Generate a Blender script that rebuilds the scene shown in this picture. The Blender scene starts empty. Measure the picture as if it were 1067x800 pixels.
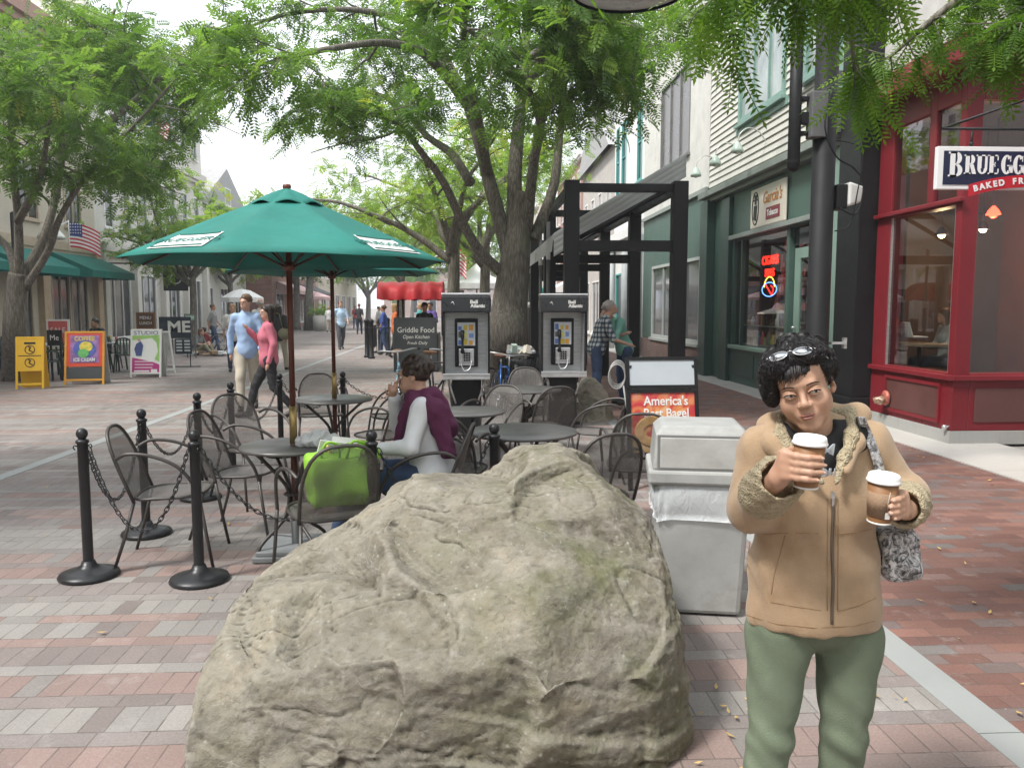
import bpy, bmesh, math, random
import numpy as np
from mathutils import Vector, Matrix, Euler, noise as mnoise
R = math.radians
sc = bpy.context.scene
COL = sc.collection
random.seed(7)
# ------------------------------------------------------------------ camera geometry (used to survey positions from the photograph)
YAW, PIT, FPX, CAMH = R(3.0), math.atan(80/830), 830.0, 1.62
_F0 = Vector((math.sin(YAW), math.cos(YAW), 0)); _RT = Vector((math.cos(YAW), -math.sin(YAW), 0))
_FW = _F0*math.cos(PIT)+Vector((0, 0, -math.sin(PIT))); _UP = _F0*math.sin(PIT)+Vector((0, 0, math.cos(PIT)))
CAM = Vector((0, 0, CAMH))
def ray(px, py): return _RT*((px-533.5)/FPX)+_UP*((400-py)/FPX)+_FW
def P(px, py, Y):
    d = ray(px, py); return CAM+d*(Y/d.y)
def G(px, py, z=0.0):
    d = ray(px, py); return CAM+d*((z-CAMH)/d.z)
def PX(px, py, X):
    d = ray(px, py); return CAM+d*(X/d.x)
# ------------------------------------------------------------------ material helper
class NB:
    def __init__(s, m):
        s.m = m; s.t = m.node_tree; s.n = s.t.nodes; s.l = s.t.links
    def node(s, typ, **kw):
        n = s.n.new(typ)
        for k, v in kw.items(): setattr(n, k, v)
        return n
    def put(s, sock, v):
        if hasattr(v, 'is_output') or isinstance(v, bpy.types.NodeSocket): s.l.new(v, sock)
        else:
            try: sock.default_value = v
            except Exception: sock.default_value = (v, v, v) if not hasattr(v, '__len__') else tuple(v)[:3]
    def math(s, op, a, b=0.0, c=None, clamp=False):
        n = s.node('ShaderNodeMath', operation=op); n.use_clamp = clamp
        s.put(n.inputs[0], a); s.put(n.inputs[1], b)
        if c is not None: s.put(n.inputs[2], c)
        return n.outputs[0]
    def mix(s, f, a, b, bt='MIX'):
        n = s.node('ShaderNodeMix', data_type='RGBA', blend_type=bt)
        s.put(n.inputs[0], f); s.put(n.inputs[6], a if not isinstance(a, tuple) else (*a, 1)[:4]); s.put(n.inputs[7], b if not isinstance(b, tuple) else (*b, 1)[:4])
        return n.outputs[2]
    def mapr(s, v, a, b, c, d):
        n = s.node('ShaderNodeMapRange'); s.put(n.inputs[0], v)
        for i, x in enumerate((a, b, c, d)): n.inputs[i+1].default_value = x
        return n.outputs[0]
    def ramp(s, f, stops, interp='LINEAR'):
        n = s.node('ShaderNodeValToRGB'); n.color_ramp.interpolation = interp
        e = n.color_ramp.elements
        while len(e) < len(stops): e.new(0.5)
        for el, (p, c) in zip(e, stops): el.position = p; el.color = (*c, 1)[:4]
        s.put(n.inputs[0], f); return n.outputs[0]
    def co(s, scale=None, kind='Object'):
        n = s.node('ShaderNodeTexCoord').outputs[kind]
        if scale is None: return n
        m = s.node('ShaderNodeMapping'); s.l.new(n, m.inputs[0]); m.inputs['Scale'].default_value = scale
        return m.outputs[0]
    def noise(s, vec, scale, detail=4, rough=.55, dist=0):
        n = s.node('ShaderNodeTexNoise'); s.l.new(vec, n.inputs['Vector'])
        n.inputs['Scale'].default_value = scale; n.inputs['Detail'].default_value = detail
        n.inputs['Roughness'].default_value = rough; n.inputs['Distortion'].default_value = dist
        return n.outputs[0]
    def voro(s, vec, scale, feature='F1', out=0):
        n = s.node('ShaderNodeTexVoronoi', feature=feature); s.l.new(vec, n.inputs['Vector']); n.inputs['Scale'].default_value = scale
        return n.outputs[out]
    def white(s, vec):
        n = s.node('ShaderNodeTexWhiteNoise'); s.l.new(vec, n.inputs['Vector']); return n.outputs[0]
    def comb(s, x, y, z=0.0):
        n = s.node('ShaderNodeCombineXYZ'); s.put(n.inputs[0], x); s.put(n.inputs[1], y); s.put(n.inputs[2], z); return n.outputs[0]
    def bump(s, h, strength=.5, dist=.01):
        n = s.node('ShaderNodeBump'); s.l.new(h, n.inputs['Height']); n.inputs['Strength'].default_value = strength; n.inputs['Distance'].default_value = dist
        return n.outputs[0]
def newmat(name):
    m = bpy.data.materials.new(name); m.use_nodes = True
    b = NB(m); p = b.n['Principled BSDF']; return m, b, p
_mc = {}
def M(name, col=(.5, .5, .5), rough=.6, metal=0.0, var=.12, vs=4.0, bump=0.0, bs=60.0, spec=.5, stretch=(1, 1, 1), alpha=1.0, emit=None, sheen=0.0, dirt=None, coat=0.0):
    if name in _mc: return _mc[name]
    m, b, p = newmat(name)
    co = b.co(stretch)
    n1 = b.noise(co, vs, 5, .6)
    lo = tuple(c*(1-var) for c in col); hi = tuple(min(1, c*(1+var)) for c in col)
    c = b.ramp(n1, [(.3, lo), (.7, hi)])
    if dirt:
        dcol, dsc, damt = dirt
        n2 = b.noise(co, dsc, 6, .7)
        c = b.mix(b.mapr(n2, .5, .72, 0, damt), c, dcol)
    b.l.new(c, p.inputs['Base Color'])
    p.inputs['Roughness'].default_value = rough; p.inputs['Metallic'].default_value = metal
    p.inputs['Specular IOR Level'].default_value = spec; p.inputs['Alpha'].default_value = alpha
    b.l.new(b.mapr(n1, .3, .7, max(0.02, rough-.08), min(1, rough+.08)), p.inputs['Roughness'])
    if sheen: p.inputs['Sheen Weight'].default_value = sheen
    if coat: p.inputs['Coat Weight'].default_value = coat; p.inputs['Coat Roughness'].default_value = .15
    if bump: b.l.new(b.bump(b.noise(co, bs, 4, .6), bump, .01), p.inputs['Normal'])
    if emit: p.inputs['Emission Color'].default_value = (*emit[0], 1); p.inputs['Emission Strength'].default_value = emit[1]
    _mc[name] = m; return m
# ------------------------------------------------------------------ mesh collector
class MB:
    def __init__(s): s.v = []; s.f = []; s.m = []; s.sm = []
    def add(s, vs, fs, mi=0, smooth=False):
        o = len(s.v); s.v.extend([tuple(v) for v in vs]); s.f.extend([tuple(i+o for i in f) for f in fs]); s.m.extend([mi]*len(fs)); s.sm.extend([smooth]*len(fs)); return s
    def box(s, c, d, rot=None, mi=0):
        x, y, z = (k/2 for k in d); vs = [Vector((a*x, b*y, e*z)) for a in (-1, 1) for b in (-1, 1) for e in (-1, 1)]
        if rot is not None:
            mt = rot if isinstance(rot, Matrix) else Euler(rot).to_matrix(); vs = [mt @ v for v in vs]
        c = Vector(c); vs = [v+c for v in vs]
        return s.add(vs, [(0, 1, 3, 2), (4, 6, 7, 5), (0, 4, 5, 1), (2, 3, 7, 6), (0, 2, 6, 4), (1, 5, 7, 3)], mi)
    def rng(s, a, b, mi=0):
        return s.box([(p+q)/2 for p, q in zip(a, b)], [abs(q-p) for p, q in zip(a, b)], None, mi)
    def tube(s, pts, r, n=8, mi=0, closed=False, cap=True, smooth=True):
        pts = [Vector(p) for p in pts]; k = len(pts); rs = r if hasattr(r, '__len__') else [r]*k
        vs = []; ref = None
        for i, p in enumerate(pts):
            if closed: t = pts[(i+1) % k]-pts[i-1]
            else: t = pts[min(i+1, k-1)]-pts[max(i-1, 0)]
            if t.length < 1e-9: t = Vector((0, 0, 1))
            t.normalize()
            if ref is None: ref = t.orthogonal().normalized()
            ref = (ref-t*ref.dot(t))
            if ref.length < 1e-6: ref = t.orthogonal()
            ref.normalize(); bi = t.cross(ref)
            for j in range(n):
                a = 2*math.pi*j/n; vs.append(p+(ref*math.cos(a)+bi*math.sin(a))*rs[i])
        fs = []
        for i in range(k if closed else k-1):
            i2 = (i+1) % k
            for j in range(n):
                j2 = (j+1) % n; fs.append((i*n+j, i*n+j2, i2*n+j2, i2*n+j))
        s.add(vs, fs, mi, smooth)
        if cap and not closed:
            o = len(s.v)-len(vs)
            s.f.append(tuple(o+j for j in reversed(range(n)))); s.m.append(mi); s.sm.append(False)
            s.f.append(tuple(o+(k-1)*n+j for j in range(n))); s.m.append(mi); s.sm.append(False)
        return s
    def cyl(s, a, b, r, r2=None, n=16, mi=0): return s.tube([a, b], [r, r if r2 is None else r2], n, mi)
    def lathe(s, prof, c=(0, 0, 0), n=24, mi=0, smooth=True):
        c = Vector(c); vs = [c+Vector((r*math.cos(2*math.pi*j/n), r*math.sin(2*math.pi*j/n), z)) for r, z in prof for j in range(n)]
        fs = [(i*n+j, i*n+(j+1) % n, (i+1)*n+(j+1) % n, (i+1)*n+j) for i in range(len(prof)-1) for j in range(n)]
        return s.add(vs, fs, mi, smooth)
    def ball(s, c, r, n=12, mi=0, sc=(1, 1, 1)):
        prof = [(math.sin(math.pi*i/n)*1, -math.cos(math.pi*i/n)) for i in range(n+1)]
        c = Vector(c); m = n*2
        vs = [c+Vector((r*sc[0]*q*math.cos(2*math.pi*j/m), r*sc[1]*q*math.sin(2*math.pi*j/m), r*sc[2]*z)) for q, z in prof for j in range(m)]
        return s.add(vs, [(i*m+j, i*m+(j+1) % m, (i+1)*m+(j+1) % m, (i+1)*m+j) for i in range(n) for j in range(m)], mi, True)
    def poly(s, pts, th, mi=0):
        # planar polygon (list of 3D points) thickened along its normal by th
        pts = [Vector(p) for p in pts]; n = (pts[1]-pts[0]).cross(pts[2]-pts[1]).normalized()*th
        k = len(pts); vs = pts+[p+n for p in pts]
        fs = [tuple(reversed(range(k))), tuple(range(k, 2*k))]+[(i, (i+1) % k, k+(i+1) % k, k+i) for i in range(k)]
        return s.add(vs, fs, mi)
    def grid(s, fn, nu, nv, mi=0, smooth=True, closeu=False):
        vs = [fn(i/(nu if closeu else nu-1), j/(nv-1)) for j in range(nv) for i in range(nu)]
        fs = [(j*nu+i, j*nu+(i+1) % nu, (j+1)*nu+(i+1) % nu, (j+1)*nu+i) for j in range(nv-1) for i in range(nu if closeu else nu-1)]
        return s.add(vs, fs, mi, smooth)
    def xf(s, mt):
        s.v = [tuple(mt @ Vector(v)) for v in s.v]; return s
    def build(s, name, mats, parent=None, world=False, bevel=0):
        me = bpy.data.meshes.new(name); me.from_pydata(s.v, [], s.f); me.update()
        if not isinstance(mats, (list, tuple)): mats = [mats]
        for m in mats: me.materials.append(m)
        me.polygons.foreach_set('material_index', s.m); me.polygons.foreach_set('use_smooth', s.sm)
        bm = bmesh.new(); bm.from_mesh(me); bmesh.ops.recalc_face_normals(bm, faces=bm.faces[:]); bm.to_mesh(me); bm.free()
        return link(name, me, parent, world, bevel)
def link(name, me, parent=None, world=False, bevel=0):
    o = bpy.data.objects.new(name, me); COL.objects.link(o)
    if parent is not None:
        o.parent = parent
        if world:
            bpy_mat = pmat(parent); inv = bpy_mat.inverted(); me.transform(inv)
    if bevel:
        md = o.modifiers.new('bevel', 'BEVEL'); md.width = bevel; md.segments = 2; md.limit_method = 'ANGLE'; md.angle_limit = R(40)
    return o
def pmat(o):
    m = Matrix.LocRotScale(o.location, o.rotation_euler, o.scale)
    return (pmat(o.parent) @ m) if o.parent else m
def tag(o, label=None, cat=None, group=None, kind=None):
    if label: o['label'] = label
    if cat: o['category'] = cat
    if group: o['group'] = group
    if kind: o['kind'] = kind
    return o
def thing(name, label, cat, loc=(0, 0, 0), rz=0.0, group=None, rot=None):
    o = bpy.data.objects.new(name, None); COL.objects.link(o); o.empty_display_size = .1
    o.location = loc; o.rotation_euler = rot if rot else (0, 0, rz)
    return tag(o, label, cat, group)
def copy_tree(o, parent=None):
    c = o.copy(); COL.objects.link(c); c.parent = parent
    for ch in KIDS(o): copy_tree(ch, c)
    return c
def KIDS(o): return [x for x in COL.objects if x.parent == o]
def npmesh(name, V, F, mat, parent=None, smooth=True, world=False, rnd=None):
    """V (n,3) float, F (m,k) int arrays"""
    me = bpy.data.meshes.new(name); V = np.ascontiguousarray(V, dtype=np.float32); F = np.ascontiguousarray(F, dtype=np.int32)
    me.vertices.add(len(V)); me.vertices.foreach_set('co', V.ravel())
    k = F.shape[1]; me.loops.add(F.size); me.loops.foreach_set('vertex_index', F.ravel())
    me.polygons.add(len(F)); me.polygons.foreach_set('loop_start', np.arange(0, F.size, k, dtype=np.int32))
    try: me.polygons.foreach_set('loop_total', np.full(len(F), k, dtype=np.int32))
    except Exception: pass
    me.update(calc_edges=True); me.polygons.foreach_set('use_smooth', np.full(len(F), smooth))
    if rnd is not None:
        at = me.attributes.new('rnd', 'FLOAT', 'POINT'); at.data.foreach_set('value', np.ascontiguousarray(rnd, dtype=np.float32))
    for m in (mat if isinstance(mat, (list, tuple)) else [mat]): me.materials.append(m)
    return link(name, me, parent, world)
# ------------------------------------------------------------------ implicit surfaces (bodies, clothes, bags)
def S_cap(a, b, r0, r1=None, k=.02): return ('c', np.array(a, float), np.array(b, float), r0, r0 if r1 is None else r1, k)
def S_ell(c, r, rot=None, k=.02): return ('e', np.array(c, float), np.array(r, float), None if rot is None else np.array(rot.transposed() if isinstance(rot, Matrix) else Euler(rot).to_matrix().transposed()), k)
def S_cut(prim): return ('-', prim)
def S_box(c, h, rot=None, rad=.01, k=.02): return ('b', np.array(c, float), np.array(h, float), None if rot is None else np.array(Euler(rot).to_matrix().transposed()), rad, k)
def _bb(p):
    if p[0] == '-': return _bb(p[1])
    if p[0] == 'c':
        r = max(p[3], p[4]); return np.minimum(p[1], p[2])-r, np.maximum(p[1], p[2])+r
    r = np.linalg.norm(p[2]) if p[3] is not None else p[2]
    if p[0] == 'b': r = r+p[4]
    return p[1]-r, p[1]+r
def _ev(p, X, Y, Z):
    if p[0] == 'c':
        a, b = p[1], p[2]; ba = b-a; L = max(ba@ba, 1e-9)
        t = np.clip(((X-a[0])*ba[0]+(Y-a[1])*ba[1]+(Z-a[2])*ba[2])/L, 0, 1)
        return np.sqrt((X-a[0]-t*ba[0])**2+(Y-a[1]-t*ba[1])**2+(Z-a[2]-t*ba[2])**2)-(p[3]+(p[4]-p[3])*t)
    c = p[1]; x, y, z = X-c[0], Y-c[1], Z-c[2]
    if p[3] is not None:
        m = p[3]; x, y, z = m[0, 0]*x+m[0, 1]*y+m[0, 2]*z, m[1, 0]*x+m[1, 1]*y+m[1, 2]*z, m[2, 0]*x+m[2, 1]*y+m[2, 2]*z
    r = p[2]
    if p[0] == 'e':
        k0 = np.sqrt((x/r[0])**2+(y/r[1])**2+(z/r[2])**2); k1 = np.sqrt((x/r[0]**2)**2+(y/r[1]**2)**2+(z/r[2]**2)**2)
        return k0*(k0-1)/np.maximum(k1, 1e-6)
    qx, qy, qz = np.abs(x)-r[0], np.abs(y)-r[1], np.abs(z)-r[2]
    return np.sqrt(np.maximum(qx, 0)**2+np.maximum(qy, 0)**2+np.maximum(qz, 0)**2)+np.minimum(np.maximum(qx, np.maximum(qy, qz)), 0)-p[4]
def sdf_arrays(prims, h, disp=None, pad=None, off=0.0):
    bbs = [_bb(p) for p in prims if p[0] != '-']
    lo = np.min([b[0] for b in bbs], 0)-3*h-abs(off)-.02; hi = np.max([b[1] for b in bbs], 0)+3*h+abs(off)+.02
    n = np.ceil((hi-lo)/h).astype(int)+1
    f = np.full(n, 1.0, dtype=np.float32)
    ax = [lo[i]+np.arange(n[i])*h for i in range(3)]
    for p in prims:
        cut = p[0] == '-'; q = p[1] if cut else p; k = q[-1]
        pd = max(.035, 3*h, 2*k)+abs(off)
        a, b = _bb(q); i0 = np.clip(((a-pd-lo)/h).astype(int), 0, n); i1 = np.clip(((b+pd-lo)/h).astype(int)+2, 0, n)
        if (i1 <= i0).any(): continue
        sl = tuple(slice(i0[i], i1[i]) for i in range(3))
        X, Y, Z = ax[0][sl[0]][:, None, None], ax[1][sl[1]][None, :, None], ax[2][sl[2]][None, None, :]
        d = _ev(q, X, Y, Z); g = f[sl]
        if cut:
            d = -d; hh = np.clip(.5-.5*(g-d)/k, 0, 1); g = g+(d-g)*hh+k*hh*(1-hh)
        else:
            hh = np.clip(.5+.5*(d-g)/k, 0, 1); g = d*(1-hh)+g*hh-k*hh*(1-hh)
        f[sl] = g
    f -= off
    if disp is not None:
        X, Y, Z = ax[0][:, None, None], ax[1][None, :, None], ax[2][None, None, :]
        f += disp(X, Y, Z).astype(np.float32)
    return nets(f, lo, h)
def nets(f, lo, h):
    n = np.array(f.shape); s = f < 0
    c = [s[i:n[0]-1+i, j:n[1]-1+j, k:n[2]-1+k] for i in (0, 1) for j in (0, 1) for k in (0, 1)]
    cnt = sum(x.astype(np.int8) for x in c); mask = (cnt > 0) & (cnt < 8)
    I, J, K = np.nonzero(mask); idx = np.full(mask.shape, -1, dtype=np.int32); idx[I, J, K] = np.arange(len(I))
    acc = np.zeros((len(I), 3)); w = np.zeros(len(I))
    offs = [(i, j, k) for i in (0, 1) for j in (0, 1) for k in (0, 1)]
    for o1 in offs:
        for axn in range(3):
            if o1[axn]: continue
            o2 = list(o1); o2[axn] = 1
            va = f[I+o1[0], J+o1[1], K+o1[2]].astype(float); vb = f[I+o2[0], J+o2[1], K+o2[2]].astype(float)
            cr = (va < 0) != (vb < 0); t = np.where(cr, va/np.where(cr, va-vb, 1), 0)
            pt = np.tile(np.array(o1, float), (len(I), 1)); pt[:, axn] = t
            acc[cr] += pt[cr]; w[cr] += 1
    V = lo+(np.stack([I, J, K], 1)+acc/w[:, None])*h
    Fs = []
    for axn in range(3):
        b1, b2 = [(1, 2), (2, 0), (0, 1)][axn]
        sa = [slice(None)]*3; sb = [slice(None)]*3; sa[axn] = slice(0, -1); sb[axn] = slice(1, None)
        A, B = s[tuple(sa)], s[tuple(sb)]; ch = np.argwhere(A != B)
        ch = ch[(ch[:, b1] > 0) & (ch[:, b2] > 0) & (ch[:, b1] < n[b1]-1) & (ch[:, b2] < n[b2]-1)]
        if not len(ch): continue
        def cell(d1, d2):
            q = ch.copy(); q[:, b1] -= d1; q[:, b2] -= d2; return idx[q[:, 0], q[:, 1], q[:, 2]]
        quad = np.stack([cell(1, 1), cell(0, 1), cell(0, 0), cell(1, 0)], 1)
        ins = A[ch[:, 0], ch[:, 1], ch[:, 2]]
        quad[~ins] = quad[~ins][:, ::-1]; Fs.append(quad)
    F = np.concatenate(Fs); F = F[(F >= 0).all(1)]
    return V, F
def rfold(freq, amp, seed=0, zs=.6):
    r_ = np.random.default_rng(seed); W_ = [(r_.normal(0, 1, 3)*np.array([1, 1, zs])*freq*(.5+1.1*i/8), r_.uniform(0, 6.28)) for i in range(9)]
    def f(X, Y, Z):
        a = 0
        for k, ph in W_: a = a+np.sin(X*k[0]+Y*k[1]+Z*k[2]+ph+.8*np.sin(X*k[1]*.4+Z*k[0]*.4))
        return (amp*a/3.0).astype(np.float32)
    return f
def sdf_obj(name, prims, h, mat, parent, disp=None, world=False, off=0.0, smooth_it=1):
    V, F = sdf_arrays(prims, h, disp, off=off)
    if smooth_it:   # light Laplacian relax
        for _ in range(smooth_it):
            acc = np.zeros_like(V); w = np.zeros(len(V))
            for a, b in ((0, 1), (1, 2), (2, 3), (3, 0)):
                np.add.at(acc, F[:, a], V[F[:, b]]); np.add.at(acc, F[:, b], V[F[:, a]]); np.add.at(w, F[:, a], 1); np.add.at(w, F[:, b], 1)
            V = V*.5+.5*acc/np.maximum(w, 1)[:, None]
    return npmesh(name, V, F, mat, parent, True, world)
# ------------------------------------------------------------------ lettering (flat text with a little thickness)
def text(parent, s, size, mt, mat, name='lettering', bold=0.0, sx=1.0, shear=0.0, align='CENTER', th=.002, spacing=1.0):
    cu = bpy.data.curves.new('txt', 'FONT'); cu.body = s; cu.size = size; cu.extrude = th/2; cu.offset = bold; cu.shear = shear
    cu.align_x = align; cu.align_y = 'CENTER'; cu.space_character = spacing; cu.resolution_u = 4
    o = bpy.data.objects.new('txt', cu); COL.objects.link(o)
    dg = bpy.context.evaluated_depsgraph_get(); me = bpy.data.meshes.new_from_object(o.evaluated_get(dg))
    bpy.data.objects.remove(o); bpy.data.curves.remove(cu)
    me.transform(mt @ Matrix.Diagonal((sx, 1, 1, 1))); me.materials.clear(); me.materials.append(mat); me.name = name
    return link(name, me, parent)
def face_mt(origin, right, up):
    """matrix whose local X is right, Y is up, Z out of the face"""
    r = Vector(right).normalized(); u = Vector(up).normalized(); n = r.cross(u)
    return Matrix.Translation(origin) @ Matrix((r, u, n)).transposed().to_4x4()
FRONT = lambda o: face_mt(o, (1, 0, 0), (0, 0, 1))     # faces -Y
# ------------------------------------------------------------------ shared materials
BLACK = M('black_paint', (.010, .0105, .012), .5, 0, .3, 3, .05, 40, spec=.35)
IRON = M('dark_iron', (.03, .031, .034), .38, .3, .25, 6, .08, 90)
STEEL = M('brushed_steel', (.64, .65, .66), .38, .8, .12, 6, .05, 50, stretch=(1, 1, 8), dirt=((.25, .25, .24), 5, .5))
CHAIRM = M('bronze_grey_metal', (.075, .068, .064), .45, .35, .2, 8)
WHITE = M('white_paint', (.78, .78, .76), .5, 0, .06, 3, dirt=((.5, .48, .44), 3, .35))
TEAL = M('canopy_green', (.005, .150, .122), .75, 0, .10, 2, .1, 200, dirt=((.03, .27, .23), 1.6, .35))
WOODP = M('varnished_pole', (.13, .035, .02), .35, 0, .3, 12, stretch=(1, 1, .1))
GREENP = M('green_storefront_paint', (.06, .115, .095), .5, 0, .12, 1.5, .03, 30, dirt=((.1, .14, .125), 2, .4))
GREEND = M('dark_green_paint', (.035, .07, .06), .45, 0, .12, 2)
GREENL = M('pale_green_paint', (.22, .33, .28), .5, 0, .08, 2)
REDP = M('red_storefront_paint', (.20, .016, .024), .42, 0, .12, 1.5, .02, 20, dirt=((.12, .02, .025), 3, .4))
MAROON = M('maroon_panel', (.12, .05, .045), .5, 0, .12, 3)
CONC = M('concrete', (.40, .39, .37), .85, 0, .12, 2, .3, 80, dirt=((.25, .24, .22), 1.2, .5))
def glassmat(name, tint=(.9, .95, .93), refl=.9, base=0.06):
    m, b, p = newmat(name); b.n.remove(p)
    tr = b.node('ShaderNodeBsdfTransparent'); tr.inputs[0].default_value = (*tint, 1)
    gl = b.node('ShaderNodeBsdfGlossy'); gl.inputs['Roughness'].default_value = .02; gl.inputs[0].default_value = (refl,)*3+(1,)
    fr = b.node('ShaderNodeFresnel'); fr.inputs[0].default_value = 1.55
    geo = b.node('ShaderNodeNewGeometry'); f = b.math('MULTIPLY', b.math('ADD', fr.outputs[0], base, clamp=True), b.math('SUBTRACT', 1.0, geo.outputs['Backfacing']))
    mx = b.node('ShaderNodeMixShader'); b.l.new(f, mx.inputs[0]); b.l.new(tr.outputs[0], mx.inputs[1]); b.l.new(gl.outputs[0], mx.inputs[2])
    b.l.new(mx.outputs[0], b.n['Material Output'].inputs[0]); return m
GLASS = glassmat('shop_glass', (.8, .83, .81), .9, .10)
DARKGL = M('dark_window_glass', (.035, .04, .045), .08, 0, .4, .8, spec=.9)
# brick paving ------------------------------------------------------
def paving(name, banded=True):
    m, b, p = newmat(name)
    co = b.co(); wob = b.node('ShaderNodeVectorMath', operation='MULTIPLY_ADD')
    nz = b.node('ShaderNodeTexNoise'); b.l.new(co, nz.inputs['Vector']); nz.inputs['Scale'].default_value = 1.3
    b.l.new(nz.outputs['Color'], wob.inputs[0]); wob.inputs[1].default_value = (.02, .02, 0); b.l.new(co, wob.inputs[2])
    sp = b.node('ShaderNodeSeparateXYZ'); b.l.new(wob.outputs[0], sp.inputs[0]); x, y = sp.outputs[0], sp.outputs[1]
    if banded:
        v = b.math('DIVIDE', y, .30); cell = b.math('FLOOR', v); f = b.math('MULTIPLY', b.math('FRACT', v), .30)
        short = b.math('GREATER_THAN', f, .20); row = b.math('MULTIPLY_ADD', cell, 2.0, short)
        lv = b.math('SUBTRACT', f, b.math('MULTIPLY', short, .20)); hh = b.math('SUBTRACT', .20, b.math('MULTIPLY', short, .10))
        w = b.math('MULTIPLY_ADD', short, .10, .10)
    else:
        v = b.math('DIVIDE', y, .10); row = b.math('FLOOR', v); lv = b.math('MULTIPLY', b.math('FRACT', v), .10); hh = .10; w = .20
    rr = b.white(b.comb(row, 3.7, 1.0))
    u = b.math('ADD', b.math('DIVIDE', x, w), b.math('MULTIPLY', b.math('MODULO', b.math('ABSOLUTE', row), 2.0), .5) if not banded else b.math('MULTIPLY', rr, .25))
    bid = b.math('FLOOR', u); fu = b.math('MULTIPLY', b.math('FRACT', u), w)
    hsh = b.white(b.comb(bid, row, 5.0)); hs2 = b.white(b.comb(bid, row, 11.0))
    de = b.math('MINIMUM', b.math('MINIMUM', fu, b.math('SUBTRACT', w, fu)), b.math('MINIMUM', lv, b.math('SUBTRACT', hh, lv)))
    gap = b.mapr(de, .0015, .0045, 1, 0)
    if banded:
        st = [(0, (.272, .256, .24)), (.27, (.235, .205, .195)), (.45, (.262, .192, .172)), (.62, (.25, .228, .215)), (.76, (.222, .188, .178)), (.88, (.268, .208, .188))]
        c0 = b.ramp(rr, st, 'CONSTANT'); c1 = b.ramp(hs2, st, 'CONSTANT')
        c = b.mix(b.math('LESS_THAN', hsh, .10), c0, c1)
    else:
        st = [(0, (.188, .10, .082)), (.3, (.225, .12, .096)), (.55, (.178, .098, .083)), (.72, (.165, .125, .118)), (.85, (.208, .135, .12)), (.95, (.175, .158, .15))]
        c = b.ramp(hs2, st, 'CONSTANT')
    c = b.mix(1.0, c, b.ramp(hsh, [(0, (.86,)*3), (1, (1.09,)*3)]), 'MULTIPLY')
    st1 = b.noise(co, .8, 6, .65); c = b.mix(1.0, c, b.ramp(st1, [(.3, (.8, .8, .8)), (.7, (1.12, 1.12, 1.12))]), 'MULTIPLY')
    fine = b.noise(co, 90, 3, .7); c = b.mix(.5, c, b.mix(1.0, c, b.ramp(fine, [(.3, (.7,)*3), (.7, (1.3,)*3)]), 'MULTIPLY'))
    spots = b.voro(co, 3.0); c = b.mix(b.mapr(spots, .03, .05, .6, 0), c, (.12, .11, .10)); c = b.mix(b.mapr(b.voro(co, 5.3), .02, .03, .5, 0), c, (.5, .49, .47)); c = b.mix(b.mapr(b.noise(co, .35, 6, .7), .5, .68, 0, .35), c, (.20, .185, .175)); c = b.mix(b.mapr(b.noise(co, 4.2, 7, .8), .56, .72, 0, .45), c, (.40, .38, .36))
    gm = b.mapr(b.noise(co, 7, 3, .6), .35, .65, .15, .9)
    c = b.mix(b.math('MULTIPLY', gap, gm), c, (.10, .085, .075))
    b.l.new(c, p.inputs['Base Color']); p.inputs['Roughness'].default_value = .82; p.inputs['Specular IOR Level'].default_value = .3
    h = b.math('ADD', b.math('MULTIPLY', gap, -1.0), b.math('MULTIPLY', b.math('ADD', fine, hsh), .35))
    b.l.new(b.bump(h, .45, .004), p.inputs['Normal']); return m
PAVE = paving('banded_brick_paving'); PAVER = paving('red_brick_paving', False)
def wallbrick(name, c1, c2, mortar, sc=1.0, axis='yz'):
    m, b, p = newmat(name); co = b.co(); sp = b.node('ShaderNodeSeparateXYZ'); b.l.new(co, sp.inputs[0])
    vec = b.comb(sp.outputs[1], sp.outputs[2]) if axis == 'yz' else b.comb(sp.outputs[0], sp.outputs[2])
    br = b.node('ShaderNodeTexBrick'); b.l.new(vec, br.inputs['Vector']); br.inputs['Scale'].default_value = 4.5*sc
    br.inputs['Color1'].default_value = (*c1, 1); br.inputs['Color2'].default_value = (*c2, 1); br.inputs['Mortar'].default_value = (*mortar, 1)
    br.inputs['Mortar Size'].default_value = .018
    c = b.mix(1.0, br.outputs[0], b.ramp(b.noise(co, 3, 5), [(.3, (.8,)*3), (.7, (1.15,)*3)]), 'MULTIPLY')
    b.l.new(c, p.inputs['Base Color']); p.inputs['Roughness'].default_value = .85
    b.l.new(b.bump(br.outputs['Fac'], -.4, .01), p.inputs['Normal']); return m
BRICKD = wallbrick('dark_brick', (.16, .085, .07), (.22, .12, .10), (.3, .28, .26))
BRICKR = wallbrick('red_brick', (.30, .13, .10), (.36, .17, .13), (.4, .37, .34))
def siding():
    m, b, p = newmat('clapboard'); co = b.co(); sp = b.node('ShaderNodeSeparateXYZ'); b.l.new(co, sp.inputs[0])
    f = b.math('FRACT', b.math('DIVIDE', sp.outputs[2], .15))
    n = b.noise(co, 1.5, 5, .6)
    c = b.ramp(n, [(.3, (.54, .53, .49)), (.7, (.63, .62, .57))])
    b.l.new(c, p.inputs['Base Color']); p.inputs['Roughness'].default_value = .6; return m
SIDING = siding()
STUCCO = M('white_stucco', (.62, .61, .58), .9, 0, .08, 2, .6, 12, dirt=((.42, .41, .38), 3, .55))
BEIGE = M('beige_render', (.52, .47, .38), .85, 0, .08, .7, .15, 30, dirt=((.4, .36, .3), .8, .4))
LSTONE = M('pale_limestone', (.62, .60, .55), .8, 0, .08, .5, .2, 20, dirt=((.45, .43, .4), 1.5, .4))
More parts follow.
